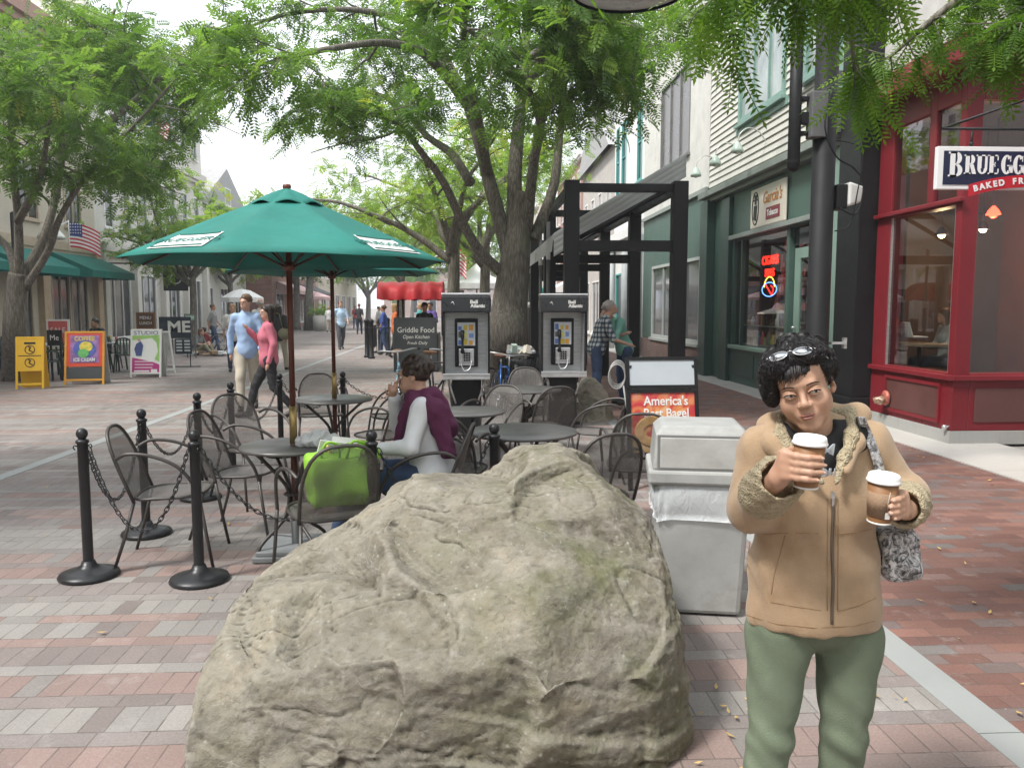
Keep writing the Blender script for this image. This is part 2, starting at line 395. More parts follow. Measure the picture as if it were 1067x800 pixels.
def bark():
    m, b, p = newmat('bark'); co = b.co((1, 1, .22))
    n = b.noise(co, 16, 6, .75, .8); v = b.voro(b.co((1, 1, .13)), 24, 'DISTANCE_TO_EDGE')
    h = b.math('ADD', n, b.math('MULTIPLY', b.math('MINIMUM', v, .25), 1.0))
    c = b.ramp(h, [(.35, (.065, .057, .046)), (.6, (.15, .133, .11)), (.85, (.24, .22, .19))])
    c = b.mix(b.mapr(b.noise(b.co(), 2.2, 4), .55, .75, 0, .5), c, (.17, .20, .13))
    b.l.new(c, p.inputs['Base Color']); p.inputs['Roughness'].default_value = .95
    b.l.new(b.bump(h, .7, .02), p.inputs['Normal']); return m
BARK = bark()
def leafmat(name, stops, trans=.45):
    m, b, p = newmat(name); a = b.node('ShaderNodeAttribute', attribute_name='rnd')
    c = b.ramp(a.outputs['Fac'], stops)
    p.inputs['Roughness'].default_value = .5; p.inputs['Specular IOR Level'].default_value = .35; b.l.new(c, p.inputs['Base Color'])
    t = b.node('ShaderNodeBsdfTranslucent'); b.l.new(b.mix(1.0, c, (1.5, 1.6, .8), 'MULTIPLY'), t.inputs[0])
    mx = b.node('ShaderNodeMixShader'); mx.inputs[0].default_value = trans
    b.l.new(p.outputs[0], mx.inputs[1]); b.l.new(t.outputs[0], mx.inputs[2]); b.l.new(mx.outputs[0], b.n['Material Output'].inputs[0]); return m
LEAF = leafmat('locust_leaves', [(0, (.06, .125, .03)), (.5, (.125, .225, .05)), (.9, (.21, .315, .075)), (1, (.38, .37, .085))], .5)
LEAFY = leafmat('yellowing_leaves', [(0, (.12, .21, .05)), (.5, (.20, .32, .065)), (.8, (.30, .41, .09)), (1, (.50, .44, .09))], .5)
LEAFN = leafmat('fresh_leaves', [(0, (.055, .12, .018)), (.5, (.105, .205, .025)), (1, (.19, .30, .045))], .48)
# ------------------------------------------------------------------ trees
rng = np.random.default_rng(11)
def spray_tpl(pairs, L, ll, lw, droop=.25):
    V = []; F = []
    def leaf(base, d, n):
        d = d/np.linalg.norm(d); side = np.cross(d, n); side /= np.linalg.norm(side); o = len(V)
        for q in (base, base+d*ll*.45+side*lw*.5, base+d*ll, base+d*ll*.45-side*lw*.5): V.append(q)
        F.append((o, o+1, o+2, o+3))
    for i in range(pairs):
        t = (i+.7)/pairs; p = np.array([L*t, 0, -droop*L*t*t]); sc_ = 1
        for s in (-1, 1):
            leaf(p, np.array([.45, s*1.0, -.18]), np.array([.1, 0.15*s, 1.0]))
    leaf(np.array([L, 0, -droop*L]), np.array([1., 0, -.4]), np.array([0, 0, 1.]))
    w = .0025 if pairs > 5 else .004
    o = len(V); a = np.array([0, 0, 0.]); b_ = np.array([L, 0, -droop*L])
    for q in (a+[0, w, 0], b_+[0, w*.5, 0], b_-[0, w*.5, 0], a-[0, w, 0]): V.append(q)
    F.append((o, o+1, o+2, o+3))
    return np.array(V), np.array(F)
def unit(v): return v/np.maximum(np.linalg.norm(v, axis=-1, keepdims=True), 1e-9)
def scatter(T, pos, d, scale, roll=.5, clump=None):
    V, F = T; n = len(pos); d = unit(d)
    up = np.tile([0, 0, 1.], (n, 1))+rng.normal(0, roll, (n, 3)); y = unit(np.cross(up, d)); z = np.cross(d, y)
    B = np.stack([d, y, z], 2)*scale[:, None, None]
    VV = np.einsum('nij,vj->nvi', B, V)+pos[:, None, :]
    FF = (F[None]+(np.arange(n)*len(V))[:, None, None]).reshape(-1, 4)
    r = rng.random(n)*.7+rng.random((n,))*.15 if clump is None else np.clip(clump*.55+rng.random(n)*.45, 0, 1)
    rr = np.repeat(r, len(V))+rng.normal(0, .03, n*len(V))
    return VV.reshape(-1, 3), FF, np.clip(rr, 0, 1)
def curve_pts(p, d, L, n=5, wob=.18, sag=0.0, r=random):
    out = [Vector(p)]; d = Vector(d).normalized()
    for i in range(n):
        d = (d+Vector((r.gauss(0, wob), r.gauss(0, wob), r.gauss(0, wob)+sag))).normalized(); out.append(out[-1]+d*(L/n))
    return out
def lerp_path(pts, t):
    k = t*(len(pts)-1); i = min(int(k), len(pts)-2); f = k-i; return pts[i].lerp(pts[i+1], f), (pts[i+1]-pts[i]).normalized()
def smooth_path(pts, n):
    pts = [Vector(p) for p in pts]; out = []
    k = len(pts)
    for i in range(k-1):
        p0, p1, p2, p3 = pts[max(i-1, 0)], pts[i], pts[i+1], pts[min(i+2, k-1)]
        for j in range(n):
            t = j/n; out.append(.5*((2*p1)+(p2-p0)*t+(2*p0-5*p1+4*p2-p3)*t*t+(3*p1-p0-3*p2+p3)*t**3))
    out.append(pts[-1]); return out
def tree(name, label, base, limbs, seed, T, leaf, n2=7, n3=6, nsp=9, L2=1.6, L3=.9, spread=.16, keep=None, trunk_pts=None, r0=.3, group='street trees', start=.35, lsc=1.0, flat=.45, cat='tree', root_flare=True):
    rr = random.Random(seed); t = thing(name, label, cat, base, 0, group)
    mb = MB(); P_ = []; D_ = []; C_ = []
    if trunk_pts:
        tp = smooth_path(trunk_pts[0], 5); k = len(tp); rs = [trunk_pts[1]+(trunk_pts[2]-trunk_pts[1])*(i/(k-1))**1.5 for i in range(k)]
        if root_flare: rs[0] *= 1.35; rs[1] *= 1.12
        mb.tube(tp, rs, 18)
    def sprays(path, cnt, t0, cl):
        for _ in range(cnt):
            q, d = lerp_path(path, rr.uniform(t0, 1))
            dd = Vector((rr.gauss(0, 1), rr.gauss(0, 1), rr.gauss(-.15, .35))).normalized()*.9+d*.6
            off = Vector((rr.gauss(0, spread), rr.gauss(0, spread), rr.gauss(0, spread*.5)))
            q = q+off
            if keep is None or keep(q): P_.append(q); D_.append(dd); C_.append(cl)
    for pts, ra, rb in limbs:
        lp = smooth_path(pts, 4); k = len(lp)
        rs = [ra+(rb-ra)*(i/(k-1))**.8 for i in range(k)]; mb.tube(lp, rs, 10)
        Ltot = sum((lp[i+1]-lp[i]).length for i in range(k-1))
        for _ in range(n2):
            tt = rr.uniform(start, 1.0); q, d = lerp_path(lp, tt)
            side = Vector((rr.gauss(0, 1), rr.gauss(0, 1), rr.gauss(.05, flat))).normalized()
            L = L2*rr.uniform(.6, 1.25)*(1.15-.4*tt)
            b2 = curve_pts(q, d*.55+side, L, 6, .16, -.015, rr); r2 = max(.012, (ra+(rb-ra)*tt)*.45)
            mb.tube(b2, [r2+(.007-r2)*i/6 for i in range(7)], 5, cap=False)
            for _ in range(n3):
                t3 = rr.uniform(.25, 1.0); q3, d3 = lerp_path(b2, t3)
                s3 = Vector((rr.gauss(0, 1), rr.gauss(0, 1), rr.gauss(0, flat*.8))).normalized()
                b3 = curve_pts(q3, d3*.6+s3, L3*rr.uniform(.5, 1.2), 4, .2, -.05, rr)
                if keep is None or keep(b3[-1]): mb.tube(b3, [.007, .006, .005, .004, .003], 3, cap=False)
                sprays(b3, nsp, .15, rr.random())
            sprays(b2, 3, .4, rr.random())
    mb.build('trunk', BARK, t, True)
    V, F, r = scatter(T, np.array(P_), np.array(D_), np.array([lsc*rr.uniform(.75, 1.2) for _ in P_]), .45, np.array(C_))
    npmesh('crown', V, F, leaf, t, False, True, r)
    return t, len(F)
T_MID = spray_tpl(6, .26, .085, .038, .3)
T_FAR = spray_tpl(4, .32, .15, .075, .3)
T_NEAR = spray_tpl(11, .22, .036, .0125, .22)
def auto_limbs(base, h0, n, L, seed, up=.75, r=.12):
    rr = random.Random(seed); out = []
    for i in range(n):
        a = 2*math.pi*(i+rr.random()*.6)/n; u = up*rr.uniform(.7, 1.4)
        d = Vector((math.cos(a), math.sin(a), u)).normalized(); p = Vector(base)+Vector((0, 0, h0*rr.uniform(.8, 1.0)))
        c = curve_pts(p, d+Vector((0, 0, .5)), L*rr.uniform(.75, 1.15), 5, .14, -.06, rr); out.append((c, r, .025))
    return out
# ------------------------------------------------------------------ camera, light, sky
cam = bpy.data.cameras.new('camera'); co_ = bpy.data.objects.new('camera', cam); COL.objects.link(co_)
cam.sensor_width = 36; cam.lens = 36*FPX/1067; cam.clip_end = 2000; cam.clip_start = .05
co_.location = CAM; co_.rotation_euler = (math.pi/2-PIT, 0, -YAW); sc.camera = co_
sc.view_settings.view_transform = 'Standard'; sc.view_settings.look = 'None'; sc.view_settings.gamma = 1; sc.view_settings.use_curve_mapping = False
sc.view_settings.exposure = EXPOSURE = 0.95
SUNDIR = Vector((-.48, -.30, .80)).normalized()
el = math.asin(SUNDIR.z); az = math.atan2(SUNDIR.x, SUNDIR.y)
w = bpy.data.worlds.new('World'); sc.world = w; w.use_nodes = True
wn = w.node_tree.nodes; wl = w.node_tree.links; bg = wn['Background']
sky = wn.new('ShaderNodeTexSky'); sky.sky_type = 'NISHITA'; sky.sun_disc = False; sky.sun_elevation = el; sky.sun_rotation = az; sky.dust_density = 3; sky.air_density = 1.2
tc = wn.new('ShaderNodeTexCoord'); cn = wn.new('ShaderNodeTexNoise'); cn.inputs['Scale'].default_value = 2.2; cn.inputs['Detail'].default_value = 6
mp = wn.new('ShaderNodeMapping'); mp.inputs['Scale'].default_value = (1, 1, 2.5); wl.new(tc.outputs['Generated'], mp.inputs[0]); wl.new(mp.outputs[0], cn.inputs['Vector'])
cr = wn.new('ShaderNodeValToRGB'); cr.color_ramp.elements[0].position = .35; cr.color_ramp.elements[0].color = (8.2, 8.6, 9.2, 1); cr.color_ramp.elements[1].position = .7; cr.color_ramp.elements[1].color = (10.2, 10.3, 10.5, 1)
wl.new(cn.outputs[0], cr.inputs[0])
mx = wn.new('ShaderNodeMix'); mx.data_type = 'RGBA'; mx.inputs[0].default_value = .82; wl.new(sky.outputs[0], mx.inputs[6]); wl.new(cr.outputs[0], mx.inputs[7])
wl.new(mx.outputs[2], bg.inputs[0]); bg.inputs[1].default_value = .10
sun = bpy.data.lights.new('sun', 'SUN'); sun.energy = 2.4; sun.angle = R(10); sun.color = (1, .965, .91)
so = bpy.data.objects.new('sun', sun); COL.objects.link(so); so.rotation_euler = SUNDIR.to_track_quat('Z', 'Y').to_euler(); so.location = (-20, -10, 40)
sc.cycles.max_bounces = 6; sc.cycles.transparent_max_bounces = 12; sc.cycles.diffuse_bounces = 3; sc.cycles.glossy_bounces = 3; sc.cycles.caustics_reflective = False; sc.cycles.caustics_refractive = False
sc.cycles.use_denoising = True; sc.cycles.sample_clamp_indirect = 6
# ------------------------------------------------------------------ ground
def sheet(name, x0, x1, y0, y1, z, mat):
    mb = MB(); mb.rng((x0, y0, z-.03), (x1, y1, z)); return tag(mb.build(name, mat), kind='structure')
g = MB(); g.add([(-600, -300, -.035), (600, -300, -.035), (600, 900, -.035), (-600, 900, -.035)], [(0, 1, 2, 3)])
tag(g.build('ground', M('far_ground', (.3, .28, .26), .9)), kind='structure')
sheet('brick_pavement', -15.0, 1.93, -6, 170, 0, PAVE)
sheet('red_brick_sidewalk', 2.10, 5.12, -6, 170, 0, PAVER)
STONE = M('granite_strip', (.30, .315, .31), .8, 0, .08, 2, .25, 150, dirt=((.3, .3, .29), 2, .5))
def slabs(name, x0, x1, y0, y1, L, z=.003, mat=STONE):
    mb = MB(); y = y0
    while y < y1: mb.rng((x0, y+.003, z-.02), (x1, min(y+L, y1)-.003, z)); y += L
    return tag(mb.build(name, mat), kind='structure')
slabs('granite_strip', 1.93, 2.10, -6, 90, 1.1)
slabs('granite_band', -4.56, -4.42, -6, 120, 1.3, .004)
slabs('concrete_walk', 5.12, 6.25, -6, 13.2, 1.5, .012, M('pale_concrete_slab', (.47, .46, .43), .85, 0, .08, 2, .2, 120, dirt=((.33, .32, .3), 2, .5)))
slabs('stone_border', 5.12, 6.25, 13.2, 90, 1.8, .01, CONC)
# fallen leaves
V_ = []; F_ = []; rr = random.Random(5)
pts = [(rr.uniform(2.15, 5.0), rr.uniform(2.6, 9.5)) for _ in range(60)]+[(rr.uniform(-3.8, 5.0), rr.uniform(2.6, 14)) for _ in range(170)]+[(rr.gauss(1.0, .35), rr.gauss(2.95, .22)) for _ in range(25)]
for x, y in pts:
    a = rr.uniform(0, 6.28); l = rr.uniform(.012, .028); o = len(V_); c, s_ = math.cos(a), math.sin(a)
    for u, v, zz in ((-l, 0, .012), (0, l*.4, .016), (l, 0, .022), (0, -l*.4, .014)): V_.append((x+u*c-v*s_, y+u*s_+v*c, zz))
    F_.append((o, o+1, o+2, o+3))
tag(npmesh('fallen_leaves', np.array(V_), np.array(F_), M('dry_leaf', (.48, .33, .12), .7, 0, .4, 3), None, False), 'small yellow leaves scattered over the brick paving', 'leaves', kind='stuff')
# ------------------------------------------------------------------ facades: wall with real openings on plane X
def wall_holes(mb, X, th, y0, y1, z0, z1, holes, mi=0, axis='x'):
    ys = sorted({y0, y1, *[h[0] for h in holes], *[h[1] for h in holes]}); zs = sorted({z0, z1, *[h[2] for h in holes], *[h[3] for h in holes]})
    for a, b in zip(ys, ys[1:]):
        run = None
        for c, d in zip(zs, zs[1:]):
            inside = any(h[0] <= (a+b)/2 <= h[1] and h[2] <= (c+d)/2 <= h[3] for h in holes)
            if inside:
                if run: _wb(mb, X, th, a, b, run[0], run[1], mi, axis); run = None
            else: run = (run[0], d) if run else (c, d)
        if run: _wb(mb, X, th, a, b, run[0], run[1], mi, axis)
def _wb(mb, X, th, a, b, c, d, mi, axis):
    if axis == 'x': mb.rng((X, a, c), (X+th, b, d), mi)
    else: mb.rng((a, X, c), (b, X+th, d), mi)
def window(t, X, s, ya, yb, za, zb, fm, gm=None, fw=.07, mull=(1, 1), sill=True, name='window'):
    # s=+1: building on the right (outside is -X); s=-1: on the left
    f = MB(); xi = X+s*.06; xo = X-s*.03
    for a, b, c, d in ((ya, ya+fw, za, zb), (yb-fw, yb, za, zb), (ya+fw, yb-fw, za, za+fw), (ya+fw, yb-fw, zb-fw, zb)): f.rng((xo, a+.001, c+.001), (xi, b-.001, d-.001))
    nu, nv = mull
    for i in range(1, nu): yy = ya+(yb-ya)*i/nu; f.rng((xo+s*.02, yy-.02, za+fw), (xi, yy+.02, zb-fw))
    for i in range(1, nv): zz = za+(zb-za)*i/nv; f.rng((xo+s*.02, ya+fw, zz-.02), (xi, yb-fw, zz+.02))
    w_ = f.build(name, fm, t, True)
    g_ = MB(); g_.rng((X+s*.035, ya+fw, za+fw), (X+s*.05, yb-fw, zb-fw)); g_.build('pane', gm or DARKGL, w_, True)
    if sill: q = MB(); q.rng((X-s*.10, ya-.06, za-.07), (X+s*.02, yb+.06, za-.002)); q.build('sill', fm, w_, True)
    return w_
def building(name, label, s, X, y0, y1, h, wm, rows, depth=9, fm=WHITE, gm=None, roof=None, extra=None, cat='building', sillz=True):
    """rows: list of (list of (ya,yb), za, zb, mullions)"""
    t = thing(name, label, cat, (X+s*depth/2, (y0+y1)/2, 0))
    holes = [(a, b, za, zb) for cols, za, zb, mu in rows for a, b in cols]
    mb = MB(); wall_holes(mb, X, s*.3, y0, y1, 0, h, holes)
    mb.rng((X+s*.3, y0, 0), (X+s*depth, y0+.3, h)); mb.rng((X+s*.3, y1-.3, 0), (X+s*depth, y1, h)); mb.rng((X+s*(depth-.3), y0+.3, 0), (X+s*depth, y1-.3, h))
    mb.rng((X+s*.3, y0+.3, h-.2), (X+s*(depth-.3), y1-.3, h-.02)); mb.rng((X+s*.32, y0+.3, .0), (X+s*.5, y1-.3, h-.2)) if gm is None else None
    mb.build('wall', wm, t, True)
    for cols, za, zb, mu in rows:
        for a, b in cols: window(t, X, s, a, b, za, zb, fm, gm, mull=mu, sill=sillz)
    return t
def each(name, mat, t, bevel, *boxes):
    for a, b in boxes: q = MB(); q.rng(a, b); q.build(name, mat, t, True, bevel)
def cols(y0, y1, n, w):
    st = (y1-y0)/n; return [(y0+st*(i+.5)-w/2, y0+st*(i+.5)+w/2) for i in range(n)]
def ledge(t, X, s, y0, y1, z, h=.25, d=.25, m=WHITE, name='cornice'):
    q = MB(); q.rng((X-s*d, y0, z), (X-s*.002, y1, z+h)); q.rng((X-s*d*.6, y0+.02, z-h*.5), (X-s*.002, y1-.02, z-.002)); q.build(name, m, t, True)
def awning(t, X, s, y0, y1, zt, zb, out, m, name='awning', val=.25):
    q = MB(); x1 = X-s*out
    q.add([(X-s*.01, y0, zt), (X-s*.01, y1, zt), (x1, y1, zb), (x1, y0, zb), (x1, y0, zb-val), (x1, y1, zb-val), (X-s*.01, y0, zb-val), (X-s*.01, y1, zb-val)],
          [(0, 1, 2, 3), (3, 2, 5, 4), (0, 3, 4, 6), (1, 2, 5, 7)]); q.build(name, m, t, True)
# ---- left side of the street
XL = -15.0
t = building('corner_building', 'beige rendered building with green awnings behind the outdoor cafe on the left', -1, XL, 17, 33.2, 11.6, BEIGE,
    [([(18, 20.6), (21.2, 23.6), (24.6, 26.3), (26.9, 28.3), (29.6, 30.9), (31.0, 32.3)], .35, 2.9, (2, 1)), (cols(17.5, 33, 5, 1.3), 4.6, 6.6, (2, 2)), (cols(17.5, 33, 5, 1.3), 8.0, 9.9, (2, 2))], fm=M('tan_trim', (.42, .34, .25), .6))
ledge(t, XL, -1, 16.9, 33.1, 11.2, .5, .5, M('brown_eave', (.33, .2, .15), .7)); ledge(t, XL, -1, 17, 33.1, 3.7, .3, .12, M('tan_trim'), 'string_course')
for a, b in ((17.5, 20.9), (21.6, 24.4), (25.2, 28.6), (29.6, 34.6)): awning(t, XL, -1, a, min(b, 33.15), 3.62, 2.95, 1.5, TEAL)
for y in (24.2, 28.9, 33.0):
    q = MB(); q.rng((XL+.002, y-.22, 0), (XL+.22, y+.2, 3.65)); q.build('pilaster', M('tan_pilaster', (.50, .38, .25), .7), t, True)
q = MB(); q.rng((XL+.18, 19.6, 2.98), (XL+.22, 25.4, 3.55)); q.build('shop_board', WHITE, t, True)
t = building('limestone_building', 'tall pale limestone building with rows of dark windows on the left side', -1, XL, 33.2, 46.4, 13.6, LSTONE,
    [([(33.9, 36.3), (37.0, 39.2), (40.6, 42.4), (43.6, 45.6)], .3, 3.1, (3, 1)), (cols(33.6, 46.2, 7, .85), 4.9, 7.6, (1, 2)), (cols(33.6, 46.2, 7, .85), 9.6, 12.2, (1, 2))], sillz=True, depth=11)
for z in (3.9, 8.5, 13.0): ledge(t, XL, -1, 33.25, 46.35, z, .35, .3, LSTONE)
for y in (33.5, 36.65, 39.9, 43.0, 46.1):
    q = MB(); q.rng((XL+.002, y-.2, 0), (XL+.28, y+.2, 3.85)); q.build('pilaster', LSTONE, t, True)
t = building('gabled_house', 'white gabled house beyond the limestone building on the left', -1, XL-.5, 46.8, 56.5, 7.6, WHITE, [(cols(47, 56, 3, 1.6), .4, 2.8, (2, 1)), (cols(47, 56, 4, .9), 4.2, 6.2, (1, 2))], depth=10)
q = MB(); q.add([(XL-.1, 46.6, 7.5), (XL-.1, 56.7, 7.5), (XL-.1, 51.6, 10.2), (XL-10.8, 46.6, 7.5), (XL-10.8, 56.7, 7.5), (XL-10.8, 51.6, 10.2)], [(0, 1, 2), (3, 5, 4), (0, 2, 5, 3), (1, 4, 5, 2)]); q.build('roof', M('grey_shingles', (.36, .36, .36), .85, 0, .1, 3, .3, 40), t, True)
window(t, XL-.12, -1, 51.0, 52.2, 7.9, 9.0, WHITE)
t = building('brick_shop', 'low red brick shop far down the left side of the street', -1, XL+1, 57.5, 74, 6.2, BRICKR, [(cols(58, 73.5, 4, 2.4), .4, 2.9, (2, 1)), (cols(58, 73.5, 6, 1.0), 4.0, 5.4, (1, 2))], depth=10)
awning(t, XL+1, -1, 59, 66, 3.5, 2.8, 1.6, M('pink_awning', (.62, .42, .42), .8)); awning(t, XL+1, -1, 67, 73, 3.5, 2.8, 1.6, BLACK)
t = building('cream_block', 'distant cream block with flat roof at the far left end', -1, XL+1, 75, 100, 9.5, BEIGE, [(cols(75.5, 99.5, 6, 2.6), .4, 2.9, (2, 1)), (cols(75.5, 99.5, 9, 1.1), 4.4, 6.2, (1, 2)), (cols(75.5, 99.5, 9, 1.1), 7.0, 8.6, (1, 2))], depth=10)
# ---- the far end of the street
def endblock(name, label, Y, x0, x1, h, wm, rows):
    t = thing(name, label, 'building', ((x0+x1)/2, Y+5, 0)); mb = MB(); mb.rng((x0, Y, 0), (x1, Y+10, h)); mb.build('wall', wm, t, True)
    for n, za, zb in rows:
        for a, b in cols(x0+.4, x1-.4, n, 1.2):
            f = MB(); f.rng((a-.1, Y-.06, za-.1), (b+.1, Y-.01, zb+.1)); wo = f.build('window', WHITE, t, True); f = MB(); f.rng((a, Y-.09, za), (b, Y-.062, zb)); f.build('pane', DARKGL, wo, True)
    q = MB(); q.rng((x0-.3, Y-.4, h), (x1+.3, Y+10.3, h+.4)); q.build('roof', M('dark_roof', (.15, .14, .14), .8), t, True); return t
endblock('brick_hall', 'red brick hall closing the far end of the street', 150, -16, 9, 8.5, BRICKR, [(7, .6, 3.2), (7, 4.6, 6.8)])
# ---- right side of the street
XR = 6.2
# red corner bagel shop with real openings and an interior
t = thing('bagel_shop', 'red painted corner bagel shop with large shop windows and maroon panels', 'shop', (XR+2, 10.9, 0)); BS = t
mb = MB(); wall_holes(mb, XR, .22, 9.9, 12.0, .15, 4.55, [(10.03, 11.62, .80, 2.92), (10.03, 10.55, 3.02, 4.2), (10.70, 11.62, 3.02, 4.2)])
wall_holes(mb, 9.9, .22, XR+.222, XR+3.2, .15, 4.55, [(XR+.2, XR+1.9, .80, 4.2)], 0, 'y')
mb.build('wall', REDP, t, True, .012)
q = MB(); q.rng((XR-.03, 9.87, 0), (XR+.19, 12.02, .148)); q.rng((XR+.192, 9.87, 0), (XR+3.2, 10.1, .148)); q.build('stone_plinth', M('grey_granite', (.40, .40, .385), .8, 0, .1, 3, .3, 60, stretch=(5, 5, .6), dirt=((.28, .28, .27), 3, .5)), t, True)
each('moulding', REDP, t, .01, ((XR-.06, 9.84, .72), (XR-.002, 12.0, .78)), ((XR-.002, 9.84, .72), (XR+3.2, 9.898, .78)), ((XR-.07, 9.83, 2.94), (XR-.002, 12.0, 3.0)))
for a, b in ((10.18, 11.5),):
    q = MB(); q.rng((XR-.012, a, .25), (XR-.001, b, .63)); q.build('lower_panel', MAROON, t, True, .004)
    q = MB(); q.rng((XR-.03, a-.04, .21), (XR-.001, a, .67)); q.rng((XR-.03, b, .21), (XR-.001, b+.04, .67)); q.rng((XR-.03, a, .63), (XR-.001, b, .67)); q.rng((XR-.03, a, .21), (XR-.001, b, .25)); q.build('panel_frame', REDP, t, True)
q = MB(); q.rng((XR+.3, 9.888, .25), (XR+1.9, 9.899, .63)); q.build('lower_panel', MAROON, t, True)
q = MB(); q.rng((XR+.04, 10.03, .80), (XR+.055, 11.62, 2.92)); q.rng((XR+.04, 10.03, 3.02), (XR+.055, 10.55, 4.2)); q.rng((XR+.04, 10.7, 3.02), (XR+.055, 11.62, 4.2)); q.rng((XR+.2, 9.96, .80), (XR+1.9, 9.975, 4.2)); q.build('shop_window', GLASS, t, True)
each('window_bead', STEEL, t, 0, ((XR+.015, 11.585, .80), (XR+.038, 11.619, 2.92)), ((XR+.015, 10.031, .80), (XR+.038, 10.055, 2.92)))
q = MB(); q.rng((XR-.35, 9.5, 4.56), (XR+3.2, 12.3, 4.75)); q.rng((XR-.2, 9.7, 4.75), (XR+3.2, 12.2, 4.95)); q.build('cornice', REDP, t, True, .02)
q = MB(); q.rng((XR+.02, 9.9, 4.96), (XR+4, 12.9, 8.6)); q.build('upper_wall', M('pale_upper_wall', (.55, .54, .52), .8), t, True)
ORG = M('orange_interior_wall', (.30, .085, .025), .7, 0, .15, 2)
q = MB(); q.rng((XR+3.0, 10.13, .42), (XR+3.15, 14.5, 4.5)); q.rng((XR+.25, 14.2, .42), (XR+3.0, 14.4, 4.5)); q.build('interior_wall', ORG, t, True)
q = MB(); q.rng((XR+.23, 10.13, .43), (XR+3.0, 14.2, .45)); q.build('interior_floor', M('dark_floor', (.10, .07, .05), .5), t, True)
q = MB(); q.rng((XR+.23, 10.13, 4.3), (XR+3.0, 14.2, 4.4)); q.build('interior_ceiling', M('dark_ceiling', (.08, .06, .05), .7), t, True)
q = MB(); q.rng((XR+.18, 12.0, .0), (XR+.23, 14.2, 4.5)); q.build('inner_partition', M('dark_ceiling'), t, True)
LAMPW = M('lamp_glow', (1, .85, .6), .5, emit=((1, .8, .55), 9)); LAMPR = M('red_lamp_glow', (1, .1, .05), .5, emit=((1, .06, .03), 5))
for i, (x, y, z, m, lb) in enumerate(((XR+1.2, 12.3, 2.75, LAMPW, 'white pendant lamp inside the bagel shop window'), (XR+1.6, 11.9, 2.8, LAMPW, 'second white pendant lamp nearer the door inside the bagel shop'), (XR+1.35, 11.3, 2.95, LAMPR, 'red glowing pendant lamp inside the corner window of the bagel shop'))):
    l = thing('pendant_lamp', lb, 'lamp', (x, y, z)); pl_ = bpy.data.lights.new('pendant_light', 'POINT'); pl_.energy = 12; pl_.color = (1, .62, .34) if i < 2 else (1, .2, .1); pl_.shadow_soft_size = .08; po = bpy.data.objects.new('pendant_light', pl_); COL.objects.link(po); po.parent = l; po.location = (0, 0, -.12); q = MB(); q.lathe([(.02, .12), (.07, .06), (.1, 0), (.098, -.005)], (0, 0, 0), 14); q.build('lamp_shade', IRON if i < 2 else LAMPR, l)
    q = MB(); q.ball((0, 0, 0), .055, 8); q.build('bulb', m, l); q = MB(); q.cyl((0, 0, .1), (0, 0, 4.3-z), .006, n=5); q.build('cord', BLACK, l)
# black pilaster between red shop and green shop
t = thing('black_pilaster', 'tall black pilaster between the red bagel shop and the green shop', 'pilaster', (XR, 12.5, 0))
q = MB(); q.rng((XR-.28, 12.03, .32), (XR+.5, 12.75, 8.5)); q.build('shaft', BLACK, t, True, .01)
q = MB(); q.rng((XR-.36, 11.98, 0), (XR+.5, 12.8, .2)); q.rng((XR-.33, 12.0, .2), (XR+.5, 12.78, .32)); q.build('base', BLACK, t, True, .01)
q = MB()
for i in range(6): q.rng((XR-.34, 12.76, 4.4+i*.12), (XR-.1, 12.9, 4.48+i*.12))
q.rng((XR-.36, 12.76, 5.2), (XR, 12.98, 5.35)); q.build('carved_bracket', M('grey_moulding', (.12, .12, .125), .6), t, True)
# green tobacco shop with clapboard upper floor
t = thing('tobacco_shop', 'green painted tobacco shop under white clapboard siding', 'shop', (XR+3, 16.8, 0)); TS = t
mb = MB(); wall_holes(mb, XR, .2, 12.82, 20.7, 0, 4.25, [(13.85, 15.35, .12, 3.15), (15.5, 18.6, .78, 3.15)]); mb.build('wall', GREENP, t, True, .008)
q = MB(); q.rng((XR-.10, 12.9, 0), (XR-.002, 13.45, 5.6)); q.build('pilaster', GREENL, t, True, .01)
q = MB(); q.rng((XR-.10, 18.75, 0), (XR-.002, 19.35, 4.2)); q.rng((XR-.22, 20.1, 0), (XR-.002, 20.7, 4.3)); q.build('pilaster', GREEND, t, True, .01)
each('moulding', M('grey_green_trim', (.24, .27, .25), .5), t, .008, ((XR-.12, 13.5, 3.18), (XR-.002, 18.7, 3.28)), ((XR-.16, 12.84, 4.26), (XR+.1, 20.72, 4.36)), ((XR-.3, 12.84, 4.362), (XR+.1, 20.72, 4.5)))
q = MB(); q.rng((XR-.08, 15.4, .70), (XR-.002, 18.7, .775)); q.build('window_sill', GREENL, t, True, .008)
for a in (15.55, 17.1):
    q = MB(); q.rng((XR-.02, a, .18), (XR-.001, a+1.35, .62)); q.build('lower_panel', GREEND, t, True, .006)
q = MB(); q.rng((XR+.08, 15.5, .78), (XR+.09, 18.6, 3.15)); q.build('shop_window', GLASS, t, True)
q = MB(); q.rng((XR+.0, 18.05, .78), (XR+.08, 18.12, 3.15)); q.build('mullion', GREEND, t, True)
d = MB(); wall_holes(d, XR+.10, .05, 14.35, 15.3, .13, 2.75, [(14.5, 15.05, .7, 2.55)]); dr = d.build('door', GREENL, t, True)
d = MB(); d.rng((XR+.12, 14.5, .7), (XR+.13, 15.05, 2.55)); d.build('pane', GLASS, dr, True)
d = MB(); d.rng((XR+.085, 15.08, .75), (XR+.098, 15.26, 1.12)); d.build('push_plate', M('yellow_brass', (.5, .36, .06), .4, .3), dr, True)
d = MB(); d.ball((XR+.05, 15.17, 1.22), .035, 8); d.build('handle', STEEL, dr, True)
